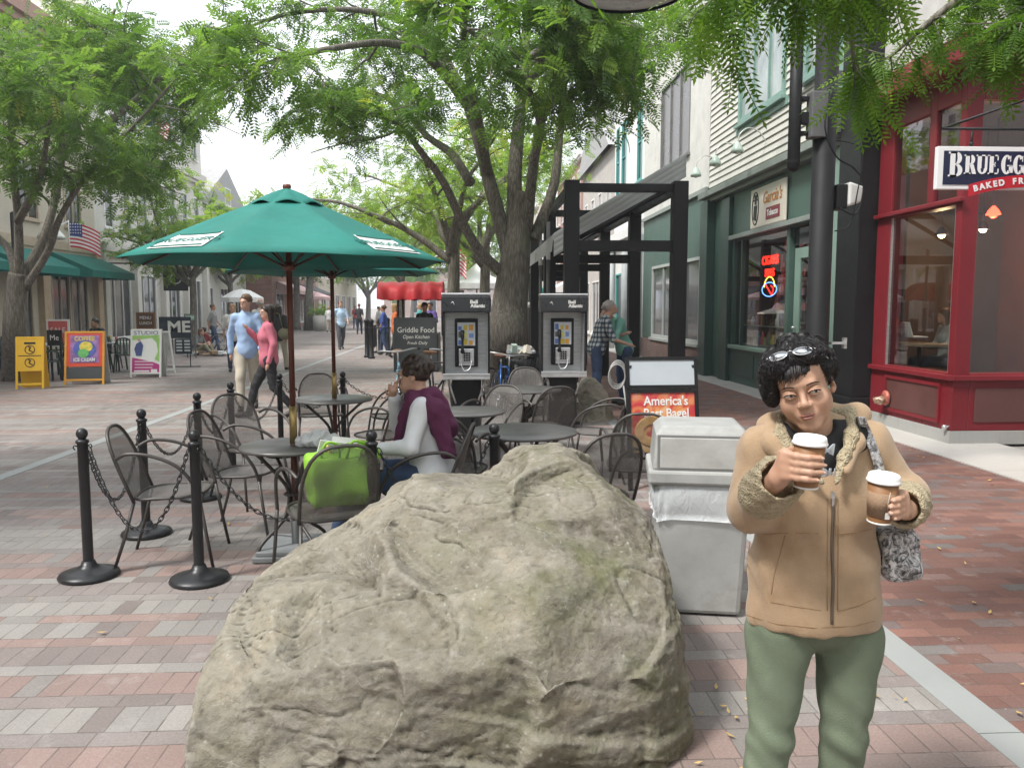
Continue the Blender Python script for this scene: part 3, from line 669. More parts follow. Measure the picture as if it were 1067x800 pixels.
d = MB(); d.rng((XR+.1, 13.88, .13), (XR+.13, 14.3, 3.1)); d.rng((XR+.1, 14.3, 2.8), (XR+.13, 15.35, 3.12)); d.build('side_light', DARKGL, t, True)
q = MB(); q.rng((XR+.2, 13.6, .1), (XR+3.0, 18.9, .14)); q.rng((XR+3, 13.6, .14), (XR+3.1, 18.9, 3.2)); q.rng((XR+.2, 18.9, .14), (XR+3.1, 19, 3.2)); q.rng((XR+.2, 13.5, .14), (XR+3.1, 13.6, 3.2)); q.rng((XR+.2, 13.6, 3.16), (XR+3.1, 18.9, 3.24)); q.build('interior_wall', M('dim_interior', (.14, .12, .11), .8, 0, .3, 1), t, True)
# clapboard floor above: real overlapping boards
mb = MB(); z = 4.52; hol = [(15.75, 18.45, 5.75, 8.4), (13.35, 14.85, 5.75, 8.4)]
while z < 10.4:
    for a, b in ((12.84, 13.35), (13.35, 14.85), (14.85, 15.75), (15.75, 18.45), (18.45, 20.7)):
        if any(h[0] <= (a+b)/2 <= h[1] and h[2]-.1 < z+.07 < h[3] for h in hol): continue
        mb.add([(XR-.02, a, z), (XR-.02, b, z), (XR+.012, b, z+.15), (XR+.012, a, z+.15), (XR+.05, a, z), (XR+.05, b, z)], [(0, 1, 2, 3), (0, 1, 5, 4)])
    z += .15
mb.build('clapboard_siding', SIDING, t, True)
q = MB(); q.rng((XR+.06, 12.84, 4.5), (XR+5, 20.7, 10.4)); q.build('upper_wall', M('wall_backing', (.5, .49, .46), .8), t, True)
TEALF = M('sage_window_frame', (.20, .33, .29), .5)
q = MB(); q.rng((XR-.04, 15.6, 5.55), (XR+.0, 18.6, 5.7)); q.build('window_apron', TEALF, t, True)
for a, b, mu in ((15.75, 18.45, (3, 1)), (13.35, 14.85, (2, 1))): window(t, XR-.03, 1, a, b, 5.75, 8.4, TEALF, M('curtained_glass', (.33, .38, .37), .12, 0, .4, 1.2), fw=.12, mull=mu)
# shop board with hat-wearing figure oval
sg = thing('shop_sign', 'cream tobacco shop board with orange script on the green fascia', 'sign', (XR-.02, 16.42, 3.3))
q = MB(); q.rng((XR-.07, 15.45, 3.3), (XR-.02, 17.4, 4.14)); q.build('board', M('cream_board', (.66, .61, .52), .5, 0, .04), sg, True, .03)
LM = lambda y, z, x=XR-.078: face_mt((x, y, z), (0, -1, 0), (0, 0, 1))
text(sg, "Garcia's", .34, Matrix.Translation(-Vector(sg.location)) @ LM(16.15, 3.87), M('orange_script', (.55, .22, .03), .5), sx=.95, shear=.35, bold=.004)
q = MB(); q.rng((XR-.08, 15.72, 3.42), (XR-.071, 16.45, 3.66)); q.build('name_plate', M('maroon_plate', (.22, .02, .03), .5), sg, True)
text(sg, "Tobacco", .17, Matrix.Translation(-Vector(sg.location)) @ LM(16.085, 3.54, XR-.084), WHITE, bold=.006)
q = MB(); q.tube([(XR-.075, 17.08+.19*math.cos(a), 3.72+.34*math.sin(a)) for a in [i*math.pi/12 for i in range(24)]], .012, 6, closed=True)
q.rng((XR-.078, 16.93, 3.88), (XR-.071, 17.23, 3.91)); q.rng((XR-.078, 17.0, 3.91), (XR-.071, 17.15, 4.0)); q.rng((XR-.078, 17.03, 3.8), (XR-.071, 17.12, 3.88)); q.poly([(XR-.072, 17.17, 3.78), (XR-.072, 17.2, 3.5), (XR-.072, 17.02, 3.45), (XR-.072, 16.98, 3.78)], .005); q.build('emblem', BLACK, sg, True)
# gooseneck lamps
GL = []
for i, (y, lb) in enumerate(((19.75, 'gooseneck wall lamp farthest from the camera on the clapboard siding'), (18.2, 'middle gooseneck wall lamp above the tobacco shop fascia'), (16.7, 'gooseneck wall lamp nearest the black pole, above the cream shop board'))):
    if i == 0:
        l = thing('wall_lamp', lb, 'lamp', (XR-.03, y, 4.9), 0, 'gooseneck lamps over the green fascia')
        q = MB(); q.tube(smooth_path([(0, 0, .15), (-.15, 0, .35), (-.38, 0, .42), (-.55, 0, .3), (-.6, 0, .12)], 5), .013, 6); q.build('arm', M('pale_metal', (.6, .62, .58), .4, .3), l)
        q = MB(); q.lathe([(.03, .14), (.06, .1), (.13, -.02), (.135, -.08), (.12, -.08), (.05, .08)], (-.6, 0, 0), 16); q.build('lamp_shade', M('pale_green_glass', (.55, .68, .6), .2), l)
        q = MB(); q.ball((-.6, 0, -.04), .075, 8); q.build('bulb', WHITE, l); GL.append(l)
    else: l = copy_tree(GL[0]); l.location = (XR-.03, y, 4.9); l['label'] = lb
# window display: neon, lamp, figure, shelf of goods
NEON = M('red_neon', (1, .05, .02), .4, emit=((1, .02, .01), 3.2)); NEONB = M('blue_neon', (.1, .3, 1), .4, emit=((.12, .3, 1), 3)); NEONY = M('yellow_neon', (1, .7, .1), .4, emit=((1, .6, .08), 3))
n = thing('neon_sign', 'red neon lettering hanging in the tobacco shop window', 'neon sign', (XR+.25, 17.0, 2.62))
text(n, 'CIGARS', .27, LM(0, 0, 0), NEON, th=.02, bold=.003); text(n, 'PIPES', .24, LM(0, -.27, 0), NEON, th=.02, bold=.003)
q = MB(); q.rng((.03, -.6, .25), (.05, .6, .3)); q.build('hanger', BLACK, n)
n = thing('neon_emblem', 'multicoloured neon emblem below the red lettering in the tobacco shop', 'neon sign', (XR+.25, 17.0, 2.0))
q = MB(); q.tube([(0, .42*math.cos(a), .15*math.sin(a)) for a in [i*math.pi/10 for i in range(20)]], .012, 5, closed=True); q.build('outer_ring', NEONB, n)
q = MB(); q.tube([(0, .3*math.cos(a), .05+.22*math.sin(a)) for a in [i*math.pi/10 for i in range(11)]], .012, 5); q.build('arch', NEONY, n)
q = MB(); q.tube([(0, .2, .1), (0, -.15, -.12), (0, -.25, 0), (0, -.1, .08)], .014, 5); q.build('wing', NEON, n)
n = thing('display_figure', 'small display figure with a wide pale hat in the tobacco shop window', 'statue', (XR+.45, 17.0, .82))
q = MB(); q.lathe([(.0, .92), (.06, .9), (.12, .8), (.42, .70), (.43, .68), (.0, .72)], (0, 0, 0), 20); q.build('hat', M('cream_board'), n)
q = MB(); q.lathe([(.2, 0), (.22, .2), (.16, .4), (.2, .52), (.1, .6), (.12, .66), (.1, .72)], (0, 0, 0), 14); q.build('body', M('mottled_cloth', (.35, .22, .16), .8, 0, .7, 12), n)
q = MB(); rr = random.Random(8)
for i in range(60): y_ = 16.1+rr.uniform(0, 1.9); z_ = rr.uniform(1.5, 3.0); q.box((XR+.72+rr.uniform(0, .1), y_, z_), (.03, rr.uniform(.08, .25), rr.uniform(.08, .28)), None, i % 4)
q.build('x', [WHITE, M('card_blue', (.15, .2, .4), .5), M('card_red', (.5, .1, .08), .5), M('card_tan', (.5, .42, .3), .5)]); o = COL.objects[-1]; o.name = 'window_posters'; tag(o, 'cluster of small posters behind the neon signs in the tobacco shop', 'posters', kind='stuff')
rr = random.Random(3); cs = [(.6, .5, .35), (.5, .12, .1), (.15, .2, .35), (.65, .62, .58), (.3, .2, .12), (.6, .45, .12), (.12, .25, .15)]
for i in range(26):
    y = 15.7+(i % 13)*.21+rr.uniform(-.02, .02); zz = .82 if i < 13 else 1.22
    if i >= 13 and abs(y-17.0) < .3: continue
    h = rr.uniform(.12, .3); c = cs[i % 7]
    q = MB(); k = i % 3
    if k == 0: q.lathe([(.05, 0), (.055, h*.6), (.03, h*.8), (.03, h), (.0, h)], (XR+.28, y, zz), 10)
    elif k == 1: q.box((XR+.3, y, zz+h/2), (.1, .15, h))
    else: q.lathe([(.07, 0), (.075, h*.5), (.04, h*.55), (.04, h), (0, h)], (XR+.3, y, zz), 10)
    kind = ['bottle', 'gift_box', 'jar'][k]
    tag(q.build(kind, M('goods_%d' % (i % 7), c, .5, 0, .3, 20)), 'small %s on the %s shelf of the tobacco shop window display' % (kind.replace('_', ' '), 'lower' if i < 13 else 'upper'), kind.replace('_', ' '), 'goods in the tobacco shop window')
q = MB(); q.rng((XR+.22, 15.6, 1.19), (XR+.4, 18.5, 1.215)); q.rng((XR+.22, 15.6, .79), (XR+.5, 18.5, .815)); q.build('display_shelf', M('pale_shelf', (.5, .46, .4), .6), TS, True)
# green shop with brick base and stucco upper floor
t = thing('green_brick_shop', 'green shop with dark brick base under a white stucco upper floor', 'shop', (XR+3, 24.6, 0))
mb = MB(); wall_holes(mb, XR, .25, 20.72, 28.5, .62, 4.7, [(24.0, 27.0, .66, 2.98), (21.3, 22.9, .66, 2.98)]); mb.build('wall', GREENP, t, True)
q = MB(); q.rng((XR-.05, 20.72, 0), (XR+.25, 28.5, .6)); q.build('brick_base', BRICKD, t, True)
for a, b in ((24.0, 27.0), (21.3, 22.9)): window(t, XR, 1, a, b, .66, 2.98, M('pale_grey_frame', (.42, .45, .43), .5), None, fw=.09, mull=(2 if a > 23 else 1, 1))
mb = MB(); wall_holes(mb, XR-.02, .3, 20.72, 28.5, 4.72, 11, [(22.6, 26.0, 5.95, 8.5)]); mb.build('stucco_wall', STUCCO, t, True)
window(t, XR-.02, 1, 22.6, 26.0, 5.95, 8.5, M('dark_frame', (.2, .2, .2), .5), M('louvred_glass', (.13, .12, .115), .3, 0, .3, 2), mull=(3, 1), fw=.06)
q = MB(); q.rng((XR-.1, 20.72, 4.6), (XR-.021, 28.5, 4.72)); q.build('trim', M('grey_green_trim'), t, True)
# further buildings on the right
TEALT = M('teal_trim', (.10, .36, .34), .5)
t = building('white_shop', 'white shop building with narrow teal trimmed windows on the right', 1, XR, 28.52, 34.4, 10.8, WHITE, [([(29.0, 30.8), (31.4, 33.8)], .4, 3.0, (2, 1)), ([(28.95, 29.75), (31.9, 32.8), (33.3, 34.0)], 6.2, 9.0, (1, 2))], fm=TEALT)
for y in (28.7, 31.1, 34.1):
    q = MB(); q.cyl((XR-.15, y, 0), (XR-.15, y, 4.0), .14, n=12); q.rng((XR-.3, y-.18, 4.0), (XR-.002, y+.18, 4.2)); q.build('column', M('grey_column', (.4, .43, .44), .6), t, True)
ledge(t, XR, 1, 28.55, 34.35, 4.25, .35, .3)
t = building('grey_gabled_shop', 'grey beige gabled shop beyond the white one on the right', 1, XR, 34.5, 44, 8.6, M('warm_grey_wall', (.46, .43, .40), .85), [(cols(34.8, 43.8, 3, 2.2), .4, 2.9, (2, 1)), (cols(34.8, 43.8, 4, 1.0), 5.0, 7.0, (2, 2))])
q = MB(); q.add([(XR-.3, 34.4, 8.5), (XR-.3, 44.1, 8.5), (XR-.3, 39.2, 11.5), (XR+9, 34.4, 8.5), (XR+9, 44.1, 8.5), (XR+9, 39.2, 11.5)], [(0, 1, 2), (3, 5, 4), (0, 2, 5, 3), (1, 4, 5, 2)]); q.build('roof', M('grey_shingles'), t, True)
for k, (a, b, h, wm, nm, lb) in enumerate(((44.1, 57, 10.2, BRICKR, 'brick_building', 'red brick building in the middle of the right side row'), (57.1, 72, 8.8, LSTONE, 'stone_building', 'pale stone building towards the end of the right side row'), (72.1, 96, 11, BEIGE, 'beige_building', 'beige building farthest down the right side of the street'))):
    t = building(nm, lb, 1, XR, a, b, h, wm, [(cols(a+.3, b-.3, 4, 2.4), .4, 2.9, (2, 1)), (cols(a+.3, b-.3, 5, 1.0), 4.6, 6.4, (1, 2)), (cols(a+.3, b-.3, 5, 1.0), 7.2, h-.9, (1, 2))]); ledge(t, XR, 1, a, b, h-.3)
    awning(t, XR, 1, a+1, a+6, 3.4, 2.7, 1.4, [WHITE, TEAL, M('red_awning', (.5, .03, .03), .7)][k])
# ------------------------------------------------------------------ trees
NT = 0
# centre tree, limbs surveyed from the photograph
Y0 = 13.2
def Q(px, py, dy=0): return P(px, py, Y0+dy)
base = G(527, 408); 
limbs = [([Q(533, 275), Q(512, 197, .2), Q(488, 110, .5), Q(455, 45, .9), Q(425, -20, 1.4), Q(395, -110, 2)], .145, .04),
 ([Q(508, 180, .2), Q(497, 120, -.6), Q(484, 50, -1.3), Q(487, -20, -2), Q(500, -120, -2.5)], .095, .03),
 ([Q(536, 250), Q(537, 170, .2), Q(545, 90, .6), Q(550, 10, 1.0), Q(560, -110, 1.6)], .15, .05),
 ([Q(549, 240), Q(556, 170, -.4), Q(563, 130, -.9), Q(548, 90, -1.6), Q(515, 57, -2.4), Q(488, 30, -3.0)], .105, .02),
 ([Q(547, 90, -1.6), Q(562, 75, -2.0), Q(566, 52, -2.3), Q(600, 10, -2.8)], .06, .02),
 ([Q(563, 130, -.9), Q(578, 90, -1.2), Q(590, 60, -1.7), Q(612, 45, -2.2), Q(640, 20, -2.6)], .07, .02),
 ([Q(556, 250), Q(578, 190, .3), Q(586, 120, .6), Q(612, 82, .8), Q(645, 50, .9), Q(680, 25, .8)], .105, .022),
 ([Q(586, 120, .6), Q(588, 80, 1.2), Q(600, 20, 2), Q(625, -60, 2.6)], .08, .03),
 ([Q(524, 285), Q(500, 262, -.3), Q(482, 232, -.6), Q(462, 190, -1.0), Q(440, 160, -1.3), Q(415, 130, -1.6), Q(385, 118, -2), Q(345, 112, -2.3)], .10, .018),
 ([Q(490, 190, 0), Q(470, 160, .6), Q(445, 142, 1.0), Q(415, 110, 1.4), Q(380, 95, 1.8), Q(330, 100, 2)], .09, .02),
 ([Q(488, 110, .5), Q(465, 80, -.2), Q(440, 55, -.8), Q(400, 45, -1.4), Q(350, 50, -2), Q(300, 60, -2.3), Q(265, 70, -2.5)], .10, .018),
 ([Q(470, 75, .8), Q(440, 35, .5), Q(410, 18, 0), Q(360, 10, -.3), Q(300, 15, -.6), Q(255, 30, -.8)], .09, .018),
 ([Q(552, 60, .8), Q(590, 35, -.5), Q(630, 22, -1.5), Q(670, 30, -2.2)], .07, .02),
 ([Q(545, 95, .6), Q(560, 70, 2), Q(590, 40, 3.5), Q(630, 60, 4.5)], .08, .02)]
t, k = tree('locust_tree', 'large honey locust with spreading dark limbs behind the two payphones', base, limbs, 21, T_MID, LEAF, n2=8, n3=7, nsp=12, L2=1.35, L3=.75, spread=.12,
    trunk_pts=([base+Vector((0, 0, -.05)), Q(529, 360), Q(531, 320), Q(537, 268), Q(541, 235), Q(544, 200)], .36, .11), start=.42, lsc=.85,
    keep=lambda q: q.x > -3.95+.25*max(0, 5.2-q.z) and not (q.z < 3.9) and not (q.x > 2.6 and q.z < 4.6+.5*(q.x-2.6))); NT += k
# left tree
Y0 = 17.6; base = G(14, 396)
limbs = [([Q(17, 300), Q(10, 262, .2), Q(-15, 235, .5), Q(-45, 200, 1), Q(-70, 120, 1.5)], .10, .03),
 ([Q(20, 290), Q(19, 230, -.3), Q(14, 180, -.8), Q(10, 120, -1.2), Q(0, 40, -1.5)], .11, .03),
 ([Q(22, 290), Q(45, 250, .4), Q(58, 205, .8), Q(68, 155, 1.0), Q(88, 120, 1.3), Q(115, 88, 1.6), Q(150, 60, 2)], .12, .025),
 ([Q(26, 300), Q(50, 262, -.3), Q(62, 228, -.6), Q(85, 190, -1), Q(110, 162, -1.3), Q(150, 120, -1.7), Q(185, 80, -2)], .09, .02),
 ([Q(105, 135, -1.2), Q(135, 110, -.8), Q(165, 82, -.6), Q(200, 75, -.4)], .08, .02),
 ([Q(68, 155, 1.0), Q(85, 95, .6), Q(100, 60, 0), Q(120, 10, -.6)], .08, .025),
 ([Q(58, 205, .8), Q(62, 150, 2), Q(60, 90, 3), Q(70, 10, 4)], .10, .03),
 ([Q(19, 230, -.3), Q(40, 190, -1.5), Q(50, 140, -2.4), Q(60, 90, -3)], .09, .02)]
t, k = tree('locust_tree', 'locust tree at the left edge, beside the yellow floor sign', base, limbs, 5, T_MID, LEAF, n2=10, n3=7, nsp=11, L2=1.8, L3=1.0, spread=.17, lsc=1.12,
    trunk_pts=([base+Vector((0, 0, -.05)), Q(15, 350), Q(17, 310), Q(20, 285)], .235, .2), start=.4, keep=lambda q: q.z > 3.6+.25*max(0, -7.6-q.x) and q.x < -5.5-.35*max(0, 6.0-q.z)); NT += k
# procedural street trees further off
for nm, lb, px, Yt, h0, n, L, lsc, leaf, seed, r, zk in (
    ('young_locust_tree', 'young pale green locust in front of the limestone building', 207, 33, 3.0, 7, 3.6, 1.0, LEAFY, 31, .15, 2.7),
    ('yellowing_tree', 'yellow green tree right behind the big locust trunk', 470, 19.5, 3.4, 7, 3.4, .95, LEAFY, 32, .17, 3.0),
    ('street_tree', 'street tree beside the shop fronts beyond the black shelter', 503, 25, 3.6, 7, 4.2, 1.1, LEAFY, 33, .18, 3.2),
    ('street_tree', 'slender tree left of the vista beyond the red cart', 418, 40, 3.4, 7, 4.2, 1.2, LEAFY, 34, .2, 3.0),
    ('street_tree', 'distant tree with twin dark trunks beside the concrete planter', 312, 58, 4.0, 7, 4.6, 1.3, LEAFY, 35, .25, 3.6),
    ('street_tree', 'far tree closing the left side past the brick shop', 270, 78, 3.8, 7, 5.5, 1.5, LEAF, 36, .25, 3.0),
    ('street_tree', 'far tree closing the centre of the street', 385, 92, 3.4, 8, 6.5, 1.7, LEAFY, 37, .3, 2.6),
    ('street_tree', 'far tree closing the right side of the vista', 480, 62, 3.6, 8, 5.5, 1.5, LEAF, 38, .25, 3.0),
    ('street_tree', 'farthest tree before the brick hall', 430, 125, 3.4, 8, 8, 2.2, LEAF, 39, .3, 2.6),
    ('street_tree', 'second tree of the left row, past the white gabled house', 245, 50, 3.6, 7, 3.4, 1.1, LEAFY, 40, .18, 3.0)):
    b_ = Vector(((px-490)/830*Yt, Yt, 0)); lm = auto_limbs(b_, h0, n, L, seed, .8, r*.6)
    top = b_+Vector((.1, 0, h0))
    t, k = tree(nm, lb, b_, lm, seed, T_MID if Yt < 30 else T_FAR, leaf, n2=6, n3=5, nsp=8 if Yt < 60 else 6, L2=L*.45, L3=L*.22, spread=.07*L, lsc=lsc,
        trunk_pts=([b_, b_+Vector((.06, .05, h0*.5)), top], r, r*.75), start=.3, keep=(lambda q, zk=zk: q.z > zk)); NT += k
b_ = Vector(((324-490)/830*56, 56, 0)); q = MB(); q.tube([b_, b_+Vector((.1, 0, 2.4)), b_+Vector((.35, .1, 5.2))], [.34, .27, .2], 10)
tw = thing('bare_trunk_tree', 'thick dark tree trunk just left of the concrete planter', 'tree', b_); q.build('trunk', BARK, tw, True)
lm = auto_limbs(b_, 4.6, 6, 3.6, 77, .8, .1); P2 = []
cr_t = [c for l in lm for c in l[0]]; rr = random.Random(4)
for c in cr_t:
    for _ in range(45): P2.append(c+Vector((rr.gauss(0, .7), rr.gauss(0, .7), rr.gauss(.3, .4))))
V, F, r_ = scatter(T_FAR, np.array(P2), np.array([[rr.gauss(0, 1), rr.gauss(0, 1), rr.gauss(-.2, .4)] for _ in P2]), np.full(len(P2), 1.2)); npmesh('crown', V, F, LEAF, tw, False, True, r_)
# the street behind the viewpoint (seen in the shop window reflections)
building('white_terrace', 'white terrace behind the viewpoint on the side of the red shop', 1, XR, -34, 6.4, 9.5, WHITE, [(cols(-33, 6, 8, 3), .4, 3, (2, 1)), (cols(-33, 6, 12, 1.1), 4.6, 6.6, (1, 2))])
building('brown_terrace', 'brown brick terrace behind the viewpoint across the street', -1, XL, -34, 16.9, 11, BRICKR, [(cols(-33, 16, 10, 3), .4, 3, (2, 1)), (cols(-33, 16, 14, 1.1), 4.6, 6.6, (1, 2)), (cols(-33, 16, 14, 1.1), 8, 9.6, (1, 2))])
endblock('grey_hall', 'grey hall closing the street behind the viewpoint', -48, -16, 9, 10, M('warm_grey_wall'), [])
for x, y, s_ in ((-4.6, -7.5, 61), (3.4, -12, 62), (-7, 4.5, 63), (-2, -20, 64)):
    b_ = Vector((x, y, 0)); t, k = tree('street_tree', ['locust behind the viewpoint by the granite band', 'locust behind the viewpoint near the white terrace', 'locust left of the viewpoint, out of the picture', 'locust far behind the viewpoint'][s_-61], b_, auto_limbs(b_, 3.4, 7, 4.2, s_, .8, .1), s_, T_FAR, LEAF, n2=5, n3=4, nsp=6, L2=1.9, L3=1.0, spread=.3, lsc=1.2, trunk_pts=([b_, b_+Vector((.1, 0, 1.8)), b_+Vector((0, .1, 3.4))], .2, .15), start=.3, keep=lambda q: q.z > 3.3 and not (q.y > 2.2 and q.x > -6.2+.2*q.y))
# near tree: trunk stands right of the frame, its boughs reach over the camera
b_ = Vector((3.75, 3.1, 0)); rr = random.Random(99)
t = thing('near_locust_tree', 'near locust whose leafy boughs hang over the top right of the view', 'tree', b_, 0, 'street trees'); mb = MB()
mb.tube(smooth_path([b_, b_+Vector((.05, 0, 1.5)), b_+Vector((-.1, .05, 2.8)), b_+Vector((-.15, .2, 4.2))], 4), [.24]*4+[.2]*4+[.16]*5, 16)
tp = b_+Vector((-.1, .05, 2.7))
def N_(px, py, Y): return P(px, py, Y)
boughs = [[tp, N_(1130, -90, 3.5), N_(1040, -100, 3.5), N_(960, -85, 3.4), N_(890, -75, 3.3), N_(840, -60, 3.2), N_(790, -50, 3.1), N_(748, -5, 3.0)],
 [tp, N_(1120, 30, 3.9), N_(1040, -20, 4.0), N_(985, 10, 4.0), N_(925, 62, 4.0)],
 [N_(890, -75, 3.3), N_(886, 0, 3.35), N_(890, 75, 3.4)],
 [tp+Vector((0, 0, .5)), Vector((2.4, 2.3, 3.3)), Vector((1.2, 1.8, 2.85)), N_(600, -150, 1.75), N_(530, -110, 1.65), N_(487, -75, 1.6)],
 [N_(960, -85, 3.4), N_(930, -55, 3.2), N_(900, -40, 3.1), N_(850, -25, 3.0)],
 [tp, N_(1140, 0, 3.5), N_(1090, 15, 3.5), N_(1045, 30, 3.5)]]
P2 = []; D2 = []; S2 = []
for i, bp in enumerate(boughs):
    sp_ = smooth_path(bp, 4); k = len(sp_); r1 = [.07, .06, .02, .05, .02, .04][i]; mb.tube(sp_, [r1+(.006-r1)*j/(k-1) for j in range(k)], 7)
    ntw = [46, 30, 5, 7, 16, 22][i]
    for j in range(ntw):
        q0, d0 = lerp_path(sp_, rr.uniform(.25 if i != 3 else .86, 1)); L = rr.uniform(.12, .3) if i != 3 else rr.uniform(.04, .08)
        d1 = (d0*.5+Vector((rr.gauss(0, .7), rr.gauss(0, .7), rr.gauss(-.1, .35)))).normalized(); tw_ = curve_pts(q0, d1, L, 4, .15, -.12, rr)
        mb.tube(tw_, [.004, .0035, .003, .0025, .002], 4, cap=False)
        for _ in range(8 if i != 3 else 3):
            q1, d2 = lerp_path(tw_, rr.uniform(.1, 1)); D2.append((d2*.4+Vector((rr.gauss(0, .7), rr.gauss(0, .7), rr.gauss(-.42, .35))))); P2.append(q1); S2.append(rr.uniform(.7, 1.15))
mb.build('trunk', BARK, t, True)
V, F, r_ = scatter(T_NEAR, np.array(P2), np.array(D2), np.array(S2), .35); npmesh('crown', V, F, LEAFN, t, False, True, r_); NT += len(F)
# crown above the frame (shades the pavement and closes the sky over the near tree)
lm = auto_limbs(b_+Vector((-.1, .0, 0)), 4.3, 6, 3.2, 71, 1.0, .1)
t2, k = tree('canopy_limbs', 'x', b_, lm, 72, T_MID, LEAF, n2=5, n3=5, nsp=7, L2=1.6, L3=.8, spread=.2, keep=lambda q: q.z > 4.6 and q.y < 4.8, group=None)
for c in KIDS(t2): c.parent = t; c.name = 'upper_' + c.name.split('.')[0]
bpy.data.objects.remove(t2)
print('leaf faces', NT)
# ------------------------------------------------------------------ boulder (height profile surveyed from the photograph, eroded with noise)
def make_rock(name, label, cx, cy, prof, yfront, yridge, yback, h, seed, amp, mat, nplanes=60, cut=.05):
    xs = np.array([p[0] for p in prof]); zs = np.array([p[1] for p in prof]); x0, x1 = xs[0], xs[-1]; H1 = zs.max(); r_ = np.random.default_rng(seed)
    lo = np.array([x0-.12, min(yfront)-.15, -.06]); hi = np.array([x1+.12, max(yback)+.15, H1+.15]); n = np.ceil((hi-lo)/h).astype(int)
    X, Y, Z = [lo[i]+np.arange(n[i])*h for i in range(3)]
    Hx = np.interp(X, xs, zs)[:, None, None]; yf = np.interp(X, xs, yfront)[:, None, None]; yr = np.interp(X, xs, yridge)[:, None, None]; yb = np.interp(X, xs, yback)[:, None, None]
    out = np.maximum(0, np.maximum(x0-X, X-x1))[:, None, None]
    X3, Y3, Z3 = X[:, None, None], Y[None, :, None], Z[None, None, :]
    dy = Y3-yr; ry = np.where(dy < 0, yr-yf, yb-yr); zz = Z3-.12*Hx; Hu = np.where(zz > 0, Hx*.88, Hx*1.4)
    k = ((np.abs(dy)/ry)**2.3+(np.abs(zz)/Hu)**2.3)**(1/2.3); f = (k-1)*np.minimum(ry, Hu)*.85+out*1.5
    f = f.astype(np.float32); cen = np.array([(x0+x1)/2, float(np.mean(yridge)), H1*.3])
    idx = np.argwhere(np.abs(f) < h*.6)
    gx, gy, gz = np.gradient(f, h)
    for q in r_.permutation(len(idx))[:nplanes]:
        i, j, l = idx[q]; p0 = np.array([X[i], Y[j], Z[l]]); nn = np.array([gx[i, j, l], gy[i, j, l], gz[i, j, l]]); nn /= np.linalg.norm(nn); nn = nn+r_.normal(0, .20, 3); nn /= np.linalg.norm(nn)
        if p0[2] > H1*.9: continue
        dd = (X3-p0[0])*nn[0]+(Y3-p0[1])*nn[1]+(Z3-p0[2])*nn[2]+cut*r_.uniform(.2, 1); rad = np.sqrt((X3-p0[0])**2+(Y3-p0[1])**2+(Z3-p0[2])**2); dd = dd-np.maximum(0, rad-.42*amp)*1.3
        hh = np.clip(.5-.5*(f-dd)/.012, 0, 1); f = f+(dd-f)*hh+.012*hh*(1-hh)
    V, F = nets(f.astype(np.float32), lo, h)
    nseed = Vector((seed*3.1, seed*1.7, seed))
    def normals(V):
        N = np.zeros_like(V); fn = np.cross(V[F[:, 2]]-V[F[:, 0]], V[F[:, 3]]-V[F[:, 1]]); [np.add.at(N, F[:, c], fn) for c in range(4)]; return N/np.maximum(np.linalg.norm(N, axis=1, keepdims=True), 1e-12)
    for _ in range(2):
        acc = np.zeros_like(V); w = np.zeros(len(V))
        for a, b_ in ((0, 1), (1, 2), (2, 3), (3, 0)): np.add.at(acc, F[:, a], V[F[:, b_]]); np.add.at(acc, F[:, b_], V[F[:, a]]); np.add.at(w, F[:, a], 1); np.add.at(w, F[:, b_], 1)
        V = V*.5+.5*acc/np.maximum(w, 1)[:, None]
    N = normals(V); D = np.zeros(len(V))
    for i in range(len(V)):
        p = Vector(V[i]); q = p+nseed; w_ = Vector((mnoise.noise(q*1.3), mnoise.noise(q*1.3+Vector((9, 2, 4))), mnoise.noise(q*1.3+Vector((3, 7, 1)))))*.3
        d = mnoise.noise(q*2.3)*.030
        lay = (p.z+p.x*.30-p.y*.18)+w_.x*.22+w_.y*.15; am = max(0, min(1, .5+1.6*mnoise.noise(q*1.7+Vector((0, 0, 4)))))
        fa = lay*6.3; f_ = fa-math.floor(fa); d += (.016*(f_ if f_ < .86 else (1-f_)*6.1)-.008)*am*1.3
        fa = lay*21+mnoise.noise(q*3)*1.5; f_ = fa-math.floor(fa); d += .0045*(f_ if f_ < .8 else (1-f_)*4)*max(0, .4+mnoise.noise(q*2.6)*1.6)
        for fq, dp, wd, sd in ((2.2, .008, .05, 3.0), (3.6, .007, .06, 21.0), (5.4, .006, .08, 8.0), (9.5, .003, .12, 13.0)):
            qv = Vector((q.x*.75+q.z*.35, q.y, q.z*1.5-q.x*.35))*fq+w_*fq*.9+Vector((sd, sd, mnoise.noise(q*fq*3)*.22)); nn_ = abs(mnoise.noise(qv)); mk = max(0, min(1, mnoise.noise(q*1.9+Vector((sd, 0, sd)))*3.5+.1)); d -= dp*max(0, 1-nn_/wd)*mk
        d += mnoise.fractal(Vector((q.x*5, q.y*5, q.z*9)), .8, 2.1, 5)*.013+mnoise.fractal(q*20, .8, 2.1, 3)*.003
        D[i] = d
    V = V+N*(D*amp)[:, None]
    c = np.array([cx, cy, 0]); o = npmesh(name, V-c, F, mat, None, True); o.location = (cx, cy, 0)
    return tag(o, label, 'boulder')
